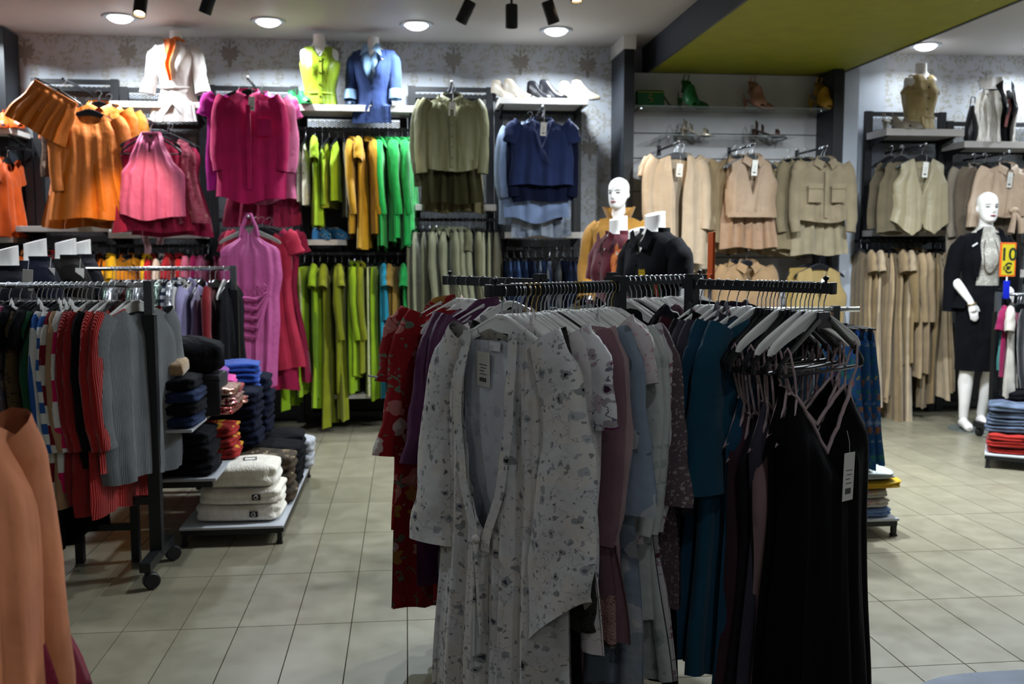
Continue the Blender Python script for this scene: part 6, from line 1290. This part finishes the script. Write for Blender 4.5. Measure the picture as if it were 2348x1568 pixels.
# ================================================================== tiered table and platforms
def platform(loc, rz, w_, d_, h_, label, top='#b9bcc2'):
    e = empty('low_display_platform', loc, rz, label, 'display platform')
    MB().bbox((0, 0, h_ - 0.012), (w_, d_, h_), 0.003).obj('top_board', plain(top, 0.35), e, False)
    for a, b in (((0.01, 0.012, h_ - 0.025), (w_ - 0.01, 0.012, h_ - 0.025)), ((0.01, d_ - 0.012, h_ - 0.025), (w_ - 0.01, d_ - 0.012, h_ - 0.025)), ((0.012, 0.02, h_ - 0.025), (0.012, d_ - 0.02, h_ - 0.025)), ((w_ - 0.012, 0.02, h_ - 0.025), (w_ - 0.012, d_ - 0.02, h_ - 0.025))): MB().bar(a, b, 0.02, 0.024).obj('frame_bar', BLACK, e, False)
    for x in (0.02, w_ - 0.02):
        for y in (0.02, d_ - 0.02): MB().bar((x, y, 0.008), (x, y, h_ - 0.012), 0.022, 0.022, Vector((0, 1, 0))).obj('leg', BLACK, e, False); MB().bbox((x - 0.015, y - 0.015, 0), (x + 0.015, y + 0.015, 0.012), 0.003).obj('foot_cap', BLACK, e, False)
    return e
pl, pr, pb = atz(418, 1254, 0), atz(643, 1254, 0), atz(706, 1094, 0)
hp = at(530, 1207, pl.y).z; platform((pl.x - 0.01, pl.y - 0.01, 0), 0, pr.x - pl.x + 0.02, pb.y - pl.y + 0.03, hp, 'low white platform on black legs holding folded white and black knitwear')
fz = fur('#f2ecdf', '#e2dac8'); BK2 = fabric('#0d0d11', crease=0.5); AN = floral('#3a2f22', ('#0d0b0a', '#7a6a50', '#15110d'), '#8a7a60', scale=22.0, size=0.6, leafs=0.4)
wx = (pl.x + pr.x) / 2 + 0.02; wq = pr.x - pl.x
SWL = ['bottom white fluffy sweater of the stack, with black G patch', 'middle white fluffy sweater of the stack, with black G patch', 'top white fluffy sweater of the stack, with paper label']
for k in range(3):
    o = fold_pile('folded_sweater', fz, (wx + (0, 0.01, 0.0)[k], pl.y + 0.20, hp + 0.083 * k), ((0.40, 0.39, 0.37)[k], 0.30, (0.086, 0.086, 0.115)[k]), 0.02 * (k - 1), SWL[k], 'sweater', 'white fluffy folded sweaters', 20 + k, 2, 0.5)
    if k < 2:
        pt_ = mk('patch', MB().bbox((-0.02, -0.003, -0.014), (0.02, 0.0, 0.014), 0.002).mesh('patch', False), plain('#0c0c0e', 0.6), o, (0.08, -0.157, 0.045))
        g = MB(); g.tube([(0.010 * math.cos(a), 0, 0.008 * math.sin(a)) for a in [R(40) + k2 * R(280) / 12 for k2 in range(13)]], 0.0022, 6); g.tube([(0.0085, 0, -0.003), (0.0085, 0, 0.0), (0.001, 0, 0.0)], 0.0022, 6); mk('letter_g', g.mesh('letter_g'), plain('#c9c3b6', 0.7), pt_, (0, -0.004, 0))
    else:
        lb = mk('paper_label', MB().bbox((-0.032, -0.022, 0), (0.032, 0.022, 0.002), 0.001).mesh('paper_label', False), plain('#2f2a28', 0.6), o, (0.05, -0.06, 0.13), (0.15, 0, 0.1)); mk('label_panel', MB().box((-0.024, -0.018, 0.002), (0.024, 0.006, 0.0028)).mesh('label_panel', False), TAG, lb)
def stack(x, y, z, n, size, mats, words, cat, where, group, seed, rz=0.0):
    for k in range(n):
        fold_pile('folded_' + {'top': 'blouse'}.get(cat, cat), mats[k % len(mats)], (x + 0.008 * math.sin(seed + k * 2), y + 0.006 * math.cos(seed * 3 + k), z + size[2] * k), (size[0] * (1 - 0.015 * k), size[1], size[2] * 1.02), rz + 0.03 * math.sin(seed + k), '%s, %s' % (words[k % len(words)], where % (ORD[k] + ' from the bottom')), cat, group, seed * 10 + k, 2, 0.5)
stack(wx + 0.03, pl.y + 0.50, hp, 3, (0.40, 0.26, 0.085), [AN], ['animal print folded knit'], 'sweater', '%s of the brown animal print stack', 'folded animal print knits', 3)
stack(wx + 0.03, pl.y + 0.80, hp, 3, (0.40, 0.28, 0.085), [BK2], ['black folded knit'], 'sweater', '%s of the nearer black stack', 'folded black knits on the platform', 4)
stack(wx + 0.02, pl.y + 1.08, hp, 3, (0.40, 0.24, 0.085), [BK2], ['black folded knit'], 'sweater', '%s of the farther black stack', 'folded black knits on the platform', 5)
stack(wx + 0.06, pl.y + 1.30, hp, 2, (0.38, 0.20, 0.09), [fabric('#9a9ca0')], ['pale grey folded knit'], 'sweater', '%s of the grey stack at the platform back', 'folded grey knits', 6)
# tiered table left of the platform
yt0 = 4.45; zl_ = at(430, 1098, yt0).z; xl_r = at(495, 1098, yt0).x; zu = at(440, 985, 4.36).z; xu_r = at(440, 985, 4.36).x; xt0 = at(150, 1000, 4.5).x; yu1 = 5.62
tt = empty('tiered_display_table', (xt0, yt0, 0), 0, 'two-tier black display table with white boards, piled with folded clothes', 'display table')
MB().bbox((0, 0, zl_ - 0.014), (xl_r - xt0, 1.45, zl_), 0.003).obj('lower_board', plain('#a5a8ae', 0.4), tt, False); MB().bbox((0.05, -0.09, zu - 0.014), (xu_r - xt0, yu1 - yt0, zu), 0.003).obj('upper_board', plain('#a5a8ae', 0.4), tt, False)
for x in (0.05, at(313, 1200, 4.5).x - xt0):
    for y in (0.03, 1.40): MB().bar((x, y, 0.0), (x, y, zu - 0.014), 0.035, 0.035, Vector((0, 1, 0))).obj('leg', BLACK, tt, False)
for y in (0.03, 1.40): MB().bar((0.05, y, zl_ - 0.03), (xl_r - xt0 - 0.02, y, zl_ - 0.03), 0.025, 0.03).obj('frame_bar', BLACK, tt, False); MB().bar((0.05, y, 0.16), (at(313, 1200, 4.5).x - xt0, y, 0.16), 0.025, 0.03).obj('frame_bar', BLACK, tt, False)
NV, RDP = fabric('#0c1020', crease=0.5), floral('#8a1a18', ('#b0901a', '#c9a02a', '#5a0f10'), '#b0901a', scale=26.0, size=0.6, leafs=0.4)
stack(at(425, 1090, yt0 + 0.18).x, yt0 + 0.17, zl_, 3, (0.30, 0.30, 0.07), [BK2], ['black folded jeans'], 'jeans', '%s of the black stack on the lower tier', 'folded black jeans', 7)
stack(at(478, 1030, yt0 + 0.50).x, yt0 + 0.50, zl_, 3, (0.30, 0.26, 0.055), [RDP], ['red-yellow folded tee'], 'shirt', '%s of the printed lower stack', 'folded red printed tees', 8)
stack(at(530, 1000, yt0 + 0.80).x, yt0 + 0.82, zl_, 4, (0.32, 0.28, 0.075), [NV], ['navy folded jeans'], 'jeans', '%s of the navy stack on the lower tier', 'folded navy jeans', 9)
stack(at(560, 960, yt0 + 1.15).x, yt0 + 1.16, zl_, 4, (0.32, 0.28, 0.08), [NV], ['dark navy folded jeans'], 'jeans', '%s of the rear navy stack', 'folded navy jeans', 10)
stack(at(405, 960, 4.55).x, 4.50, zu, 4, (0.26, 0.26, 0.055), [denim('#10182c', '#1d2a48'), BK2], ['dark denim folded jeans', 'black folded jeans'], 'jeans', '%s of the upper tier front stack', 'folded denim on the upper tier', 11)
SQ = [glitter('#8a1a22', '#c98a80', 120.0), glitter('#7a1a3a', '#d0b0a0', 120.0), glitter('#9a5a4a', '#d8c0b0', 120.0)]
stack(at(468, 910, 4.85).x, 4.85, zu, 3, (0.34, 0.30, 0.045), SQ, ['red sequin folded top', 'crimson sequin folded top', 'copper sequin folded top'], 'top', '%s of the sequin stack on the upper tier', 'folded sequin tops', 12)
x5, y5 = at(480, 880, 5.15).x, 5.16
for k, (c, wd, h5) in enumerate(((glitter('#a0302a', '#d8b0a0', 120.0), 'orange-red sequin folded top at the base of the pink pile', 0.05), (fabric('#8a2a2c'), 'brick red folded top in the pink pile', 0.04), (fabric('#c23a8a'), 'hot pink folded top with sequin motif', 0.045), (fabric('#6a1f7a'), 'purple folded top peeking from the pink pile', 0.035))):
    fold_pile('folded_blouse', c, (x5 - 0.02 * k, y5, zu + sum((0.05, 0.04, 0.045, 0.035)[:k])), (0.40 - 0.03 * k, 0.28, h5), 0.05 * k, wd, 'top', 'folded bright tops', 60 + k, 2, 0.5)
for k in range(3): fold_pile('folded_blouse', fabric('#123a8a'), (at(520, 860, 5.45).x, 5.44, zu + 0.06 * k), (0.36, 0.22, 0.062), 0.04 * k, ('lowest', 'middle', 'uppermost')[k] + ' royal blue folded top behind the pink pile', 'top', 'folded blue tops', 70 + k, 2, 0.5)
# soft bags / hats on top of the upper tier
zt_ = zu + 0.22
o = fold_pile('folded_blanket', fur('#8a7050', '#a58a68'), (at(392, 820, 4.55).x, 4.50, zu + 0.222), (0.16, 0.22, 0.085), 0.1, 'beige fluffy folded cloth on the denim stack', 'cloth', None, 81, 1, 0.7)
o = fold_pile('folded_jacket', fabric('#0d0d10', crease=0.6), (at(418, 780, 4.75).x, 4.80, zu + 0.20), (0.36, 0.26, 0.16), 0.15, 'black padded folded jacket with two steel buttons', 'jacket', None, 82, 1, 0.8); buttons(o, [(-0.06, -0.137, 0.09), (0.0, -0.137, 0.06)], plain('#b9bcc0', 0.3, 0.8), 0.009)
mk('lining', MB().ball((0.1, -0.10, 0.06), 0.04, 12, 8, (1.2, 0.6, 0.8)).mesh('lining'), fabric('#a0521a'), o)
MB_ = MB().bbox((-0.16, -0.11, 0), (0.16, 0.11, 0.20), 0.02); o = MB_.obj('display_riser', plain('#14141a', 0.6), None, True, (at(418, 780, 4.75).x + 0.02, 4.80, zu)); put(o, 'dark riser box under the black padded jacket', 'box'); mk('lid_edge', MB().box((-0.162, -0.112, 0.17), (0.162, -0.11, 0.175)).mesh('lid_edge', False), BLACK, o)
# platform in the middle right
m0 = atz(2048, 1228, 0); hm_ = at(2040, 1187, m0.y).z
platform((m0.x - 0.62, m0.y - 0.02, 0), 0, 0.64, 0.5, hm_, 'low black-legged platform right of the foreground rack with printed clothes')
for k, (mt, wd) in enumerate(((floral('#6f86b0', ('#2d3f73', '#c2c9d6', '#48609a'), '#33477a', scale=38.0, size=0.5, leafs=0.4), 'blue and white printed folded dress at the bottom'), (floral('#b9b2a8', ('#b04a5a', '#c9a0a0', '#8a6a50'), '#b06070', scale=24.0, size=0.55, leafs=0.4), 'white and pink printed folded dress'), (floral('#a8a49a', ('#a83a5a', '#6a7a6a', '#b08a50'), '#8a3a4a', scale=24.0, size=0.55, leafs=0.4), 'beige and raspberry printed folded dress'), (floral('#b8901f', ('#8a5a1a', '#5a6a4a', '#c9b05a'), '#4d5d40', scale=18.0, size=0.55, leafs=0.4), 'mustard yellow floral folded dress'), (floral('#9aa0a0', ('#4a6a60', '#b08a4a', '#c9c5bc'), '#3d5a50', scale=18.0, size=0.55, leafs=0.45), 'grey-green floral folded dress'), (floral('#b5a898', ('#a86a3a', '#7a8ab0', '#c9bfae'), '#9a5a30', scale=20.0, size=0.55, leafs=0.4), 'cream and orange floral folded dress on top'))):
    fold_pile('folded_dress', mt, (m0.x - 0.20 + (0.0, 0.0, -0.01, 0.04, 0.02, -0.05)[k], m0.y + 0.18, hm_ + 0.046 * k), ((0.42, 0.40, 0.40, 0.44, 0.40, 0.30)[k], 0.34, 0.047), 0.03 * (k - 2), wd + ' of the printed pile', 'dress', 'printed folded dresses', 90 + k, 2, 0.5)
# ================================================================== chrome rack behind the foreground rack
Y3 = 4.55; z3 = at(1800, 704, Y3).z; x3l, x3r = at(1270, 720, Y3).x, at(1913, 800, Y3).x
rolling_rack(x3l, x3r, Y3, z3 - 0.0125, 'chrome rolling rack behind the foreground four-arm rack', ovr=0.12)
FL2 = floral('#2f5f9a', ('#b0702a', '#3f8a6a', '#c9b04a', '#b04a2a', '#9fb0c9'), '#2f7a5a', scale=22.0, size=0.5, leafs=0.5, dense=0.5)
for i, (px, kind, mat, wd, hem) in enumerate(((1300, 'knit', fabric('#5a2a2a'), 'brown-red sweater', 950), (1360, 'shirt', fabric('#4a4a52'), 'grey shirt', 950), (1450, 'dress', BLK, 'black dress', 1080), (1520, 'shirt', fabric('#3d3a34'), 'dark olive shirt', 960), (1600, 'dress', fabric('#27272d'), 'charcoal dress', 1050), (1690, 'knit', BLK, 'black sweater', 950), (1740, 'knit', fabric('#101014'), 'black wool cardigan', 960), (1790, 'shirt', fabric('#2b2b30'), 'dark grey shirt', 960), (1900, 'skirt', FL2, 'blue and orange floral skirt', 1030), (1922, 'skirt', FL2, 'blue floral skirt', 1060), (1940, 'skirt', FL2, 'bright floral wrap skirt', 1050))):
    dr = -1.2 if i in (5, 6) else (0.5 if i > 7 else 0.1)
    p = at(px, 700, Y3); L = max(0.3, z3 - at(px, hem, Y3 - 0.1).z - 0.09); q = (p.x, Y3, z3)
    hanger(q, PI / 2 + dr, 'plate' if kind != 'skirt' else 'clip', HBLACK, '%s hanger from the left on the chrome rack behind' % ORD[i], 'hangers on the chrome rack behind'); garment(kind, mat, q, PI / 2 + dr, '%s, %s from the left on the chrome rack behind' % (wd, ORD[i]), 'clothes on the chrome rack behind', 420 + i, 0.9, L=round(L, 2))
# orange sign frames clipped on that rack, seen edge-on
for i, (px, y0_, y1_, lab) in enumerate(((1632, 532, 640, 'tall orange price sign frame seen edge-on behind the foreground rack'), (1626, 628, 652, 'short orange sign edge next to the tall orange frame'))):
    a, b = at(px, y0_, Y3 - 0.1), at(px, y1_, Y3 - 0.1)
    e = empty('price_sign', (a.x, Y3 - 0.1, b.z), R(82), lab, 'sign'); MB().bbox((-0.07, -0.006, 0), (0.07, 0.006, a.z - b.z), 0.003).obj('panel', plain('#b8480c', 0.4), e, False); MB().tube([(0, 0, 0), (0, 0, z3 - b.z)], 0.005, 8).obj('stem', WIRE, e)
# ================================================================== right edge
pR = at(2288, 700, 6.7); zR = at(2330, 671, 6.7).z
rolling_rack(pR.x, pR.x + 1.3, 6.7, zR - 0.0125, 'rolling rack with chrome bar at the right edge beside the black-suited mannequin')
for i, (px, kind, mat, wd, hem, dr) in enumerate(((2318, 'dress', fabric('#b5aea4'), 'cream long dress', 905, -0.6), (2332, 'tee', fabric('#7a1040'), 'raspberry tee', 862, -1.0), (2338, 'top', fabric('#3f8079'), 'teal sleeveless top', 850, -1.15), (2362, 'knit', fur('#0c0c0f', '#1a1a1e'), 'black fluffy knit', 840, -0.8), (2392, 'shirt', fabric('#8a8a90'), 'grey shirt', 880, -0.5))):
    p = at(px, 680, 6.7); L = max(0.3, zR - at(px, hem, 6.6).z - 0.09); q = (p.x, 6.7 - 0.01, zR)
    hanger(q, PI / 2 + dr, 'plate', HBLACK, '%s hanger from the left on the right edge rack' % ORD[i], 'hangers on the right edge rack'); garment(kind, mat, q, PI / 2 + dr, '%s, %s from the left on the right edge rack' % (wd, ORD[i]), 'clothes on the right edge rack', 440 + i, 0.8, L=round(L, 2))
# 10 euro sign
a, b = at(2295, 556, 6.66), at(2326, 634, 6.66); sw, sh_ = b.x - a.x, a.z - b.z
sg_ = empty('price_sign', ((a.x + b.x) / 2, 6.66, b.z), R(-4), 'orange price sign reading 10 euro beside the black-suited mannequin', 'sign')
MB().bbox((-sw / 2, -0.006, 0), (sw / 2, 0.006, sh_), 0.003).obj('frame', plain('#c2561a', 0.4), sg_, False); MB().box((-sw / 2 + 0.012, -0.0075, 0.012), (sw / 2 - 0.012, -0.006, sh_ - 0.012)).obj('panel', plain('#b0a01e', 0.5), sg_, False)
def text(body, size, x, z, nm):
    c = bpy.data.curves.new(nm, 'FONT'); c.body = body; c.size = size; c.align_x = 'CENTER'; c.extrude = 0.0004; c.offset = 0.0025
    o = bpy.data.objects.new(nm, c); COL.objects.link(o); dg = bpy.context.evaluated_depsgraph_get(); me = bpy.data.meshes.new_from_object(o.evaluated_get(dg)); bpy.data.objects.remove(o)
    return mk(nm, me, plain('#16240f', 0.6), sg_, (x, -0.0085, z), (PI / 2, 0, 0))
text('10', sh_ * 0.52, 0, sh_ * 0.48, 'numeral'); text('€', sh_ * 0.42, 0, sh_ * 0.10, 'euro_mark')
MB().bbox((-0.02, -0.012, -0.16), (0.02, 0.012, -0.03), 0.004).obj('clip', plain('#0d1fa0', 0.35), sg_); MB().tube([(0, 0, 0), (0, 0, -0.04)], 0.006, 8).obj('stem', plain('#c9c9c9', 0.4), sg_)
# folded goods at the right edge
rt = atz(2256, 1073, 0); hr_ = at(2256, 1040, rt.y).z; RZ = R(-33)
platform((rt.x, rt.y, 0), RZ, 0.9, 0.5, hr_, 'low platform at the right edge with red, grey and teal folded clothes')
MR = Matrix.Rotation(RZ, 3, 'Z')
def onp(x, y): v = MR @ Vector((x, y, 0)); return rt.x + v.x, rt.y + v.y
x, y = onp(0.13, 0.16); stack(x, y, hr_, 3, (0.24, 0.28, 0.042), [fabric('#8f1a12')], ['red folded sweater'], 'sweater', '%s of the red pile at the right edge', 'red folded sweaters', 21, RZ)
x2, y2 = onp(0.42, 0.16); stack(x2, y2, hr_, 6, (0.30, 0.28, 0.046), [fabric('#2f7d7a')], ['teal folded shirt'], 'shirt', '%s of the teal pile at the right edge', 'teal folded shirts', 22, RZ)
stack(x + 0.02, y + 0.02, hr_ + 0.132, 4, (0.27, 0.28, 0.045), [denim('#3d4756', '#59647a')], ['grey folded jeans'], 'jeans', '%s of the grey pile, right edge', 'grey folded jeans', 23, RZ)
zsr = at(2330, 940, 6.4).z; xs_ = at(2316, 940, 6.4).x
e = empty('display_table', (xs_, 6.4, 0), 0, 'white-topped display table cut by the right border', 'display table'); MB().bbox((0, 0, zsr - 0.02), (0.9, 0.22, zsr), 0.004).obj('top_board', WHITE, e, False)
for x in (0.03, 0.87):
    for y in (0.03, 0.19): MB().bar((x, y, 0), (x, y, zsr - 0.02), 0.03, 0.03, Vector((0, 1, 0))).obj('leg', BLACK, e, False)
stack(xs_ + 0.17, 6.51, zsr, 2, (0.30, 0.20, 0.06), [fabric('#3a1f5a'), BK2], ['purple folded top', 'black folded top'], 'top', '%s on the right border table', 'folded tops on the right border table', 24)
o = mk('sale_tag', MB().bbox((-0.022, -0.001, -0.11), (0.022, 0.001, 0), 0.0005).mesh('sale_tag', False), plain('#a01420', 0.5), None, (xs_ + 0.03, 6.39, zsr + 0.03), (0, 0.1, 0.1)); put(o, 'red tag hanging from the right border table', 'tag'); mk('tag_print', MB().box((-0.008, -0.002, -0.08), (0.008, -0.001, -0.03)).mesh('tag_print', False), TAG, o)
# floral garment cut by the right border and pale rounded table at the bottom right
p = atd(2420, 1100, 2.9); FLR = floral('#9a7f80', ('#2b3050', '#a83a4a', '#c9b8b0', '#5a6a80'), '#6a3a48', scale=24.0, size=0.55, leafs=0.4)
rolling_rack(p.x + 0.6, p.x + 1.5, p.y, 1.24, 'rolling rack outside the right border', ov=0.56); hanger((p.x + 0.06, p.y, 1.2525), PI / 2 - 0.5, 'plate', HWHITE, 'white hanger outside the right border', 'hangers at the right border'); garment('dress', FLR, (p.x + 0.06, p.y, 1.2525), PI / 2 - 0.5, 'pink floral dress edge cut by the right border', None, 460, 0.9, L=0.86, sl='none')
t0 = atz(2320, 1536, 0.46); tb = empty('round_cornered_stool', (t0.x, t0.y - 0.19, 0), 0, 'pale grey upholstered stool with rounded corner at the bottom right border', 'stool')
m = MB(); rings = []
for zq, sc2 in ((0.36, 0.96), (0.37, 0.99), (0.39, 1.0), (0.43, 1.0), (0.452, 0.985), (0.46, 0.95), (0.464, 0.6), (0.465, 0.2)):
    rings.append([(math.copysign(abs(math.cos(a)) ** 0.45, math.cos(a)) * 0.38 * sc2 + 0.1, math.copysign(abs(math.sin(a)) ** 0.45, math.sin(a)) * 0.20 * sc2, zq) for a in [2 * PI * k / 48 for k in range(48)]])
m.loft(rings); m.obj('seat', fabric('#aab3c4', crease=0.05), tb)
for x in (-0.2, 0.4):
    for y in (-0.13, 0.13): MB().tube([(x, y, 0.0), (x, y, 0.37)], 0.014, 10).obj('leg', CHROME, tb)
# ================================================================== shoes and bag
def shoe(kind, mat, loc, rz, label, group, s=1.0, accent=None):
    o = empty(kind, loc, rz, label, 'shoe', group); o.scale = (s,) * 3
    heel = {'heeled_mule': 0.075, 'ankle_bootie': 0.06, 'sandal': 0.05, 'sneaker': 0.0}[kind]
    zsole = lambda t: heel * (1 - min(1, max(0, (t - 0.12) / 0.5)) ** 1.0 * 1.0) if t > 0.12 else heel
    wd = lambda t: interp_lin([(0, 0.020), (0.1, 0.027), (0.35, 0.025), (0.65, 0.038), (0.85, 0.034), (0.97, 0.014), (1, 0.004)], t)
    L_ = 0.24; m = MB(); rg_ = []
    th_ = 0.022 if kind == 'sneaker' else 0.008
    for k in range(17):
        t = k / 16; y = -L_ * t + 0.1; z = zsole(t); w_ = wd(t); rg_.append([(-w_, y, z), (w_, y, z), (w_, y, z + th_), (-w_, y, z + th_)])
    m.loft(rg_, True); m.obj('sole', accent or mat, o)
    t0_, t1_ = {'heeled_mule': (0.45, 0.97), 'ankle_bootie': (0.0, 0.99), 'sandal': (0.7, 0.8), 'sneaker': (0.0, 0.99)}[kind]
    hh = {'heeled_mule': lambda t: interp_lin([(0.45, 0.075), (0.6, 0.065), (0.85, 0.045), (1, 0.015)], t), 'ankle_bootie': lambda t: interp_lin([(0, 0.10), (0.28, 0.115), (0.45, 0.085), (0.7, 0.055), (1, 0.02)], t), 'sandal': lambda t: 0.05, 'sneaker': lambda t: interp_lin([(0, 0.085), (0.25, 0.08), (0.45, 0.085), (0.75, 0.06), (1, 0.03)], t)}[kind]
    m = MB(); rg_ = []
    for k in range(15):
        t = lerp(t0_, t1_, k / 14); y = -L_ * t + 0.1; w_ = wd(t) * 1.06; z = zsole(t) + 0.004
        rg_.append([(w_ * math.cos(a), y, z + hh(t) * math.sin(a) ** 0.8) for a in [PI * q / 12 for q in range(13)]])
    m.loft(rg_, False, False); m.obj('upper', mat, o)
    if heel: MB().loft([[(0.012 * math.cos(a) * q, 0.082 + 0.014 * math.sin(a) * q, z) for a in [2 * PI * k / 10 for k in range(10)]] for z, q in ((0, 0.9), (heel * 0.5, 1.0), (heel, 1.5))]).obj('heel', accent or mat, o)
    if kind == 'sandal':
        for t, h_ in ((0.12, 0.07), (0.3, 0.06)):
            MB().tube([(wd(t) * 1.05 * math.cos(a), -L_ * t + 0.1, zsole(t) + h_ * math.sin(a)) for a in [PI * q / 10 for q in range(11)]], 0.005, 6).obj('strap', mat, o)
    if kind == 'sneaker':
        for q in range(4): MB().tube([(-0.02, 0.1 - L_ * (0.45 + 0.07 * q), 0.085 - 0.008 * q), (0.02, 0.1 - L_ * (0.45 + 0.07 * q), 0.085 - 0.008 * q)], 0.003, 5).obj('lace', plain('#d9c9a0', 0.8), o)
    if kind == 'heeled_mule': MB().tube([(-0.012, 0.09, heel + 0.008), (-0.014, 0.095, heel + 0.05), (0.014, 0.095, heel + 0.05), (0.012, 0.09, heel + 0.008)], 0.004, 6).obj('slingback', mat, o)
    return o
def on_shelf(px, k, y=7.82): return (at(px, 250, y).x, y, S[k][1])
YL, BE_, BKS, GNS, ORS_ = plain('#c2a409', 0.4), plain('#94897a', 0.4), plain('#121216', 0.3), plain('#1c6a3a', 0.4), plain('#b0480f', 0.4)
shoe('sneaker', YL, on_shelf(150, 'S1'), R(-75), 'left yellow sneaker lying tilted on the wall shelf', 'yellow sneakers', 1.15); shoe('sneaker', YL, (on_shelf(182, 'S1')[0], 7.76, S['S1'][1]), R(20), 'right yellow sneaker pointing to the camera on the wall shelf', 'yellow sneakers', 1.1)
for px, mt, w1 in ((1168, BE_, 'beige bootie'), (1250, BKS, 'black bootie'), (1325, plain('#a39780', 0.4), 'cream bootie')):
    shoe('ankle_bootie', mt, on_shelf(px - 15, 'S7', 7.86), R(50), 'left %s of the pair on the three-pair shoe shelf' % w1, 'booties on the shoe shelf', 1.0, BKS); shoe('ankle_bootie', mt, on_shelf(px + 14, 'S7', 7.80), R(55), 'right %s of the pair on the three-pair shoe shelf' % w1, 'booties on the shoe shelf', 1.0, BKS)
shoe('heeled_mule', GNS, on_shelf(669, 'S4'), R(10), 'left green mule beside the lime vest bust', 'green mules', 1.1); shoe('heeled_mule', GNS, on_shelf(692, 'S4', 7.80), R(25), 'right green mule beside the lime vest bust', 'green mules', 1.1)
shoe('heeled_mule', plain('#1c3350', 0.4), on_shelf(800, 'S4', 7.86), R(15), 'dark blue mule between the lime vest and blue blazer busts', 'dark mules', 1.0)
BP = floral('#2a6a9a', ('#5aa0c9', '#c9c9a0', '#1a3f6a'), '#b09a3a', scale=40.0, size=0.5, leafs=0.5)
shoe('sneaker', BP, on_shelf(730, 'S5'), R(30), 'left blue patterned sneaker on the short shelf', 'blue patterned sneakers', 1.1); shoe('sneaker', BP, on_shelf(765, 'S5', 7.80), R(45), 'right blue patterned sneaker on the short shelf', 'blue patterned sneakers', 1.1)
shoe('heeled_mule', ORS_, on_shelf(6, 'S0'), R(20), 'left orange mule at the left border shelf', 'orange mules', 1.25); shoe('heeled_mule', ORS_, on_shelf(26, 'S0', 7.80), R(40), 'right orange mule at the left border shelf', 'orange mules', 1.25)
shoe('heeled_mule', BE_, on_shelf(2052, 'R1'), R(25), 'left cream mule beside the khaki bust', 'cream mules', 1.15); shoe('heeled_mule', BE_, on_shelf(2076, 'R1', 7.80), R(40), 'right cream mule beside the khaki bust', 'cream mules', 1.15)
GLS = NT('shelf_glass', 0.05, 0.5); GLS.base('#c3cfcc'); GLS.b.inputs['Alpha'].default_value = 0.28; GLS = GLS.m
yg = 7.86
def glass_shelf(xl, xr, py, label):
    a, b = at(xl, py, yg - 0.12), at(xr, py, yg - 0.12); e = empty('glass_shelf', (a.x, yg - 0.12, a.z), 0, label, 'shelf', 'glass shelves on the slat wall'); MB().bbox((0, 0, -0.008), (b.x - a.x, YP - yg + 0.119, 0), 0.002).obj('pane', GLS, e, False)
    for x in (0.06, b.x - a.x - 0.06): MB().box((x - 0.006, 0.05, -0.02), (x + 0.006, YP - yg + 0.119, -0.009)).obj('bracket', CHROME, e, False)
    return a.z
zg1 = glass_shelf(1457, 1906, 241, 'upper glass shelf with green bag and mules on the slat wall'); zg2 = glass_shelf(1520, 1830, 307, 'lower glass shelf with sandals on the slat wall')
gx = lambda px: at(px, 250, yg).x
for px, mt, w1 in ((1575, plain('#1d5c34', 0.4), 'emerald'), (1728, plain('#a5776a', 0.4), 'blush pink'), (1880, plain('#a8802a', 0.4), 'golden yellow')):
    o = shoe('heeled_mule', mt, (gx(px), yg + 0.0, zg1 + 0.118), R(8), 'front %s mule on the glass shelf' % w1, 'mules on the glass shelf', 1.15); o.rotation_euler = (R(34), 0, R(10)); o.scale = (1.6, 1.15, 1.15); o.location.z = zg1 + 0.085; shoe('heeled_mule', mt, (gx(px + (12 if px > 1600 else 14)), yg + 0.06, zg1), R(75), 'rear %s mule lying sideways on the glass shelf' % w1, 'mules on the glass shelf', 1.1)
for px, mt, w1 in ((1590, plain('#b5aa98', 0.25, 0.6), 'silver'), (1755, plain('#3d2218', 0.4), 'brown')):
    shoe('sandal', mt, (gx(px), yg - 0.02, zg2), R(70), 'front %s strappy sandal on the lower glass shelf' % w1, 'sandals on the glass shelf', 1.1); shoe('sandal', mt, (gx(px + 12), yg + 0.07, zg2), R(65), 'rear %s strappy sandal on the lower glass shelf' % w1, 'sandals on the glass shelf', 1.1)
bg = empty('crossbody_bag', (gx(1491), yg + 0.02, zg1), 0, 'green leather crossbody bag with gold clasp on the glass shelf', 'handbag'); GB = plain('#0c5c30', 0.35)
MB().bbox((-0.115, -0.04, 0.0), (0.115, 0.04, 0.14), 0.022).obj('body', GB, bg); MB().bbox((-0.11, -0.043, 0.118), (0.11, 0.043, 0.124), 0.002).obj('zipper', GOLDW, bg)
MB().tube([(0.012, -0.044, 0.10), (-0.012, -0.044, 0.10), (-0.014, -0.044, 0.072), (0.012, -0.044, 0.07), (0.012, -0.044, 0.045), (-0.014, -0.044, 0.045)], 0.004, 6).obj('clasp', GOLDW, bg); MB().tube([(0.113, 0, 0.1), (0.16, 0.0, 0.03), (0.2, -0.02, 0.006), (0.23, 0.0, 0.006)], 0.007, 8).obj('strap', plain('#2b2f2b', 0.5), bg)
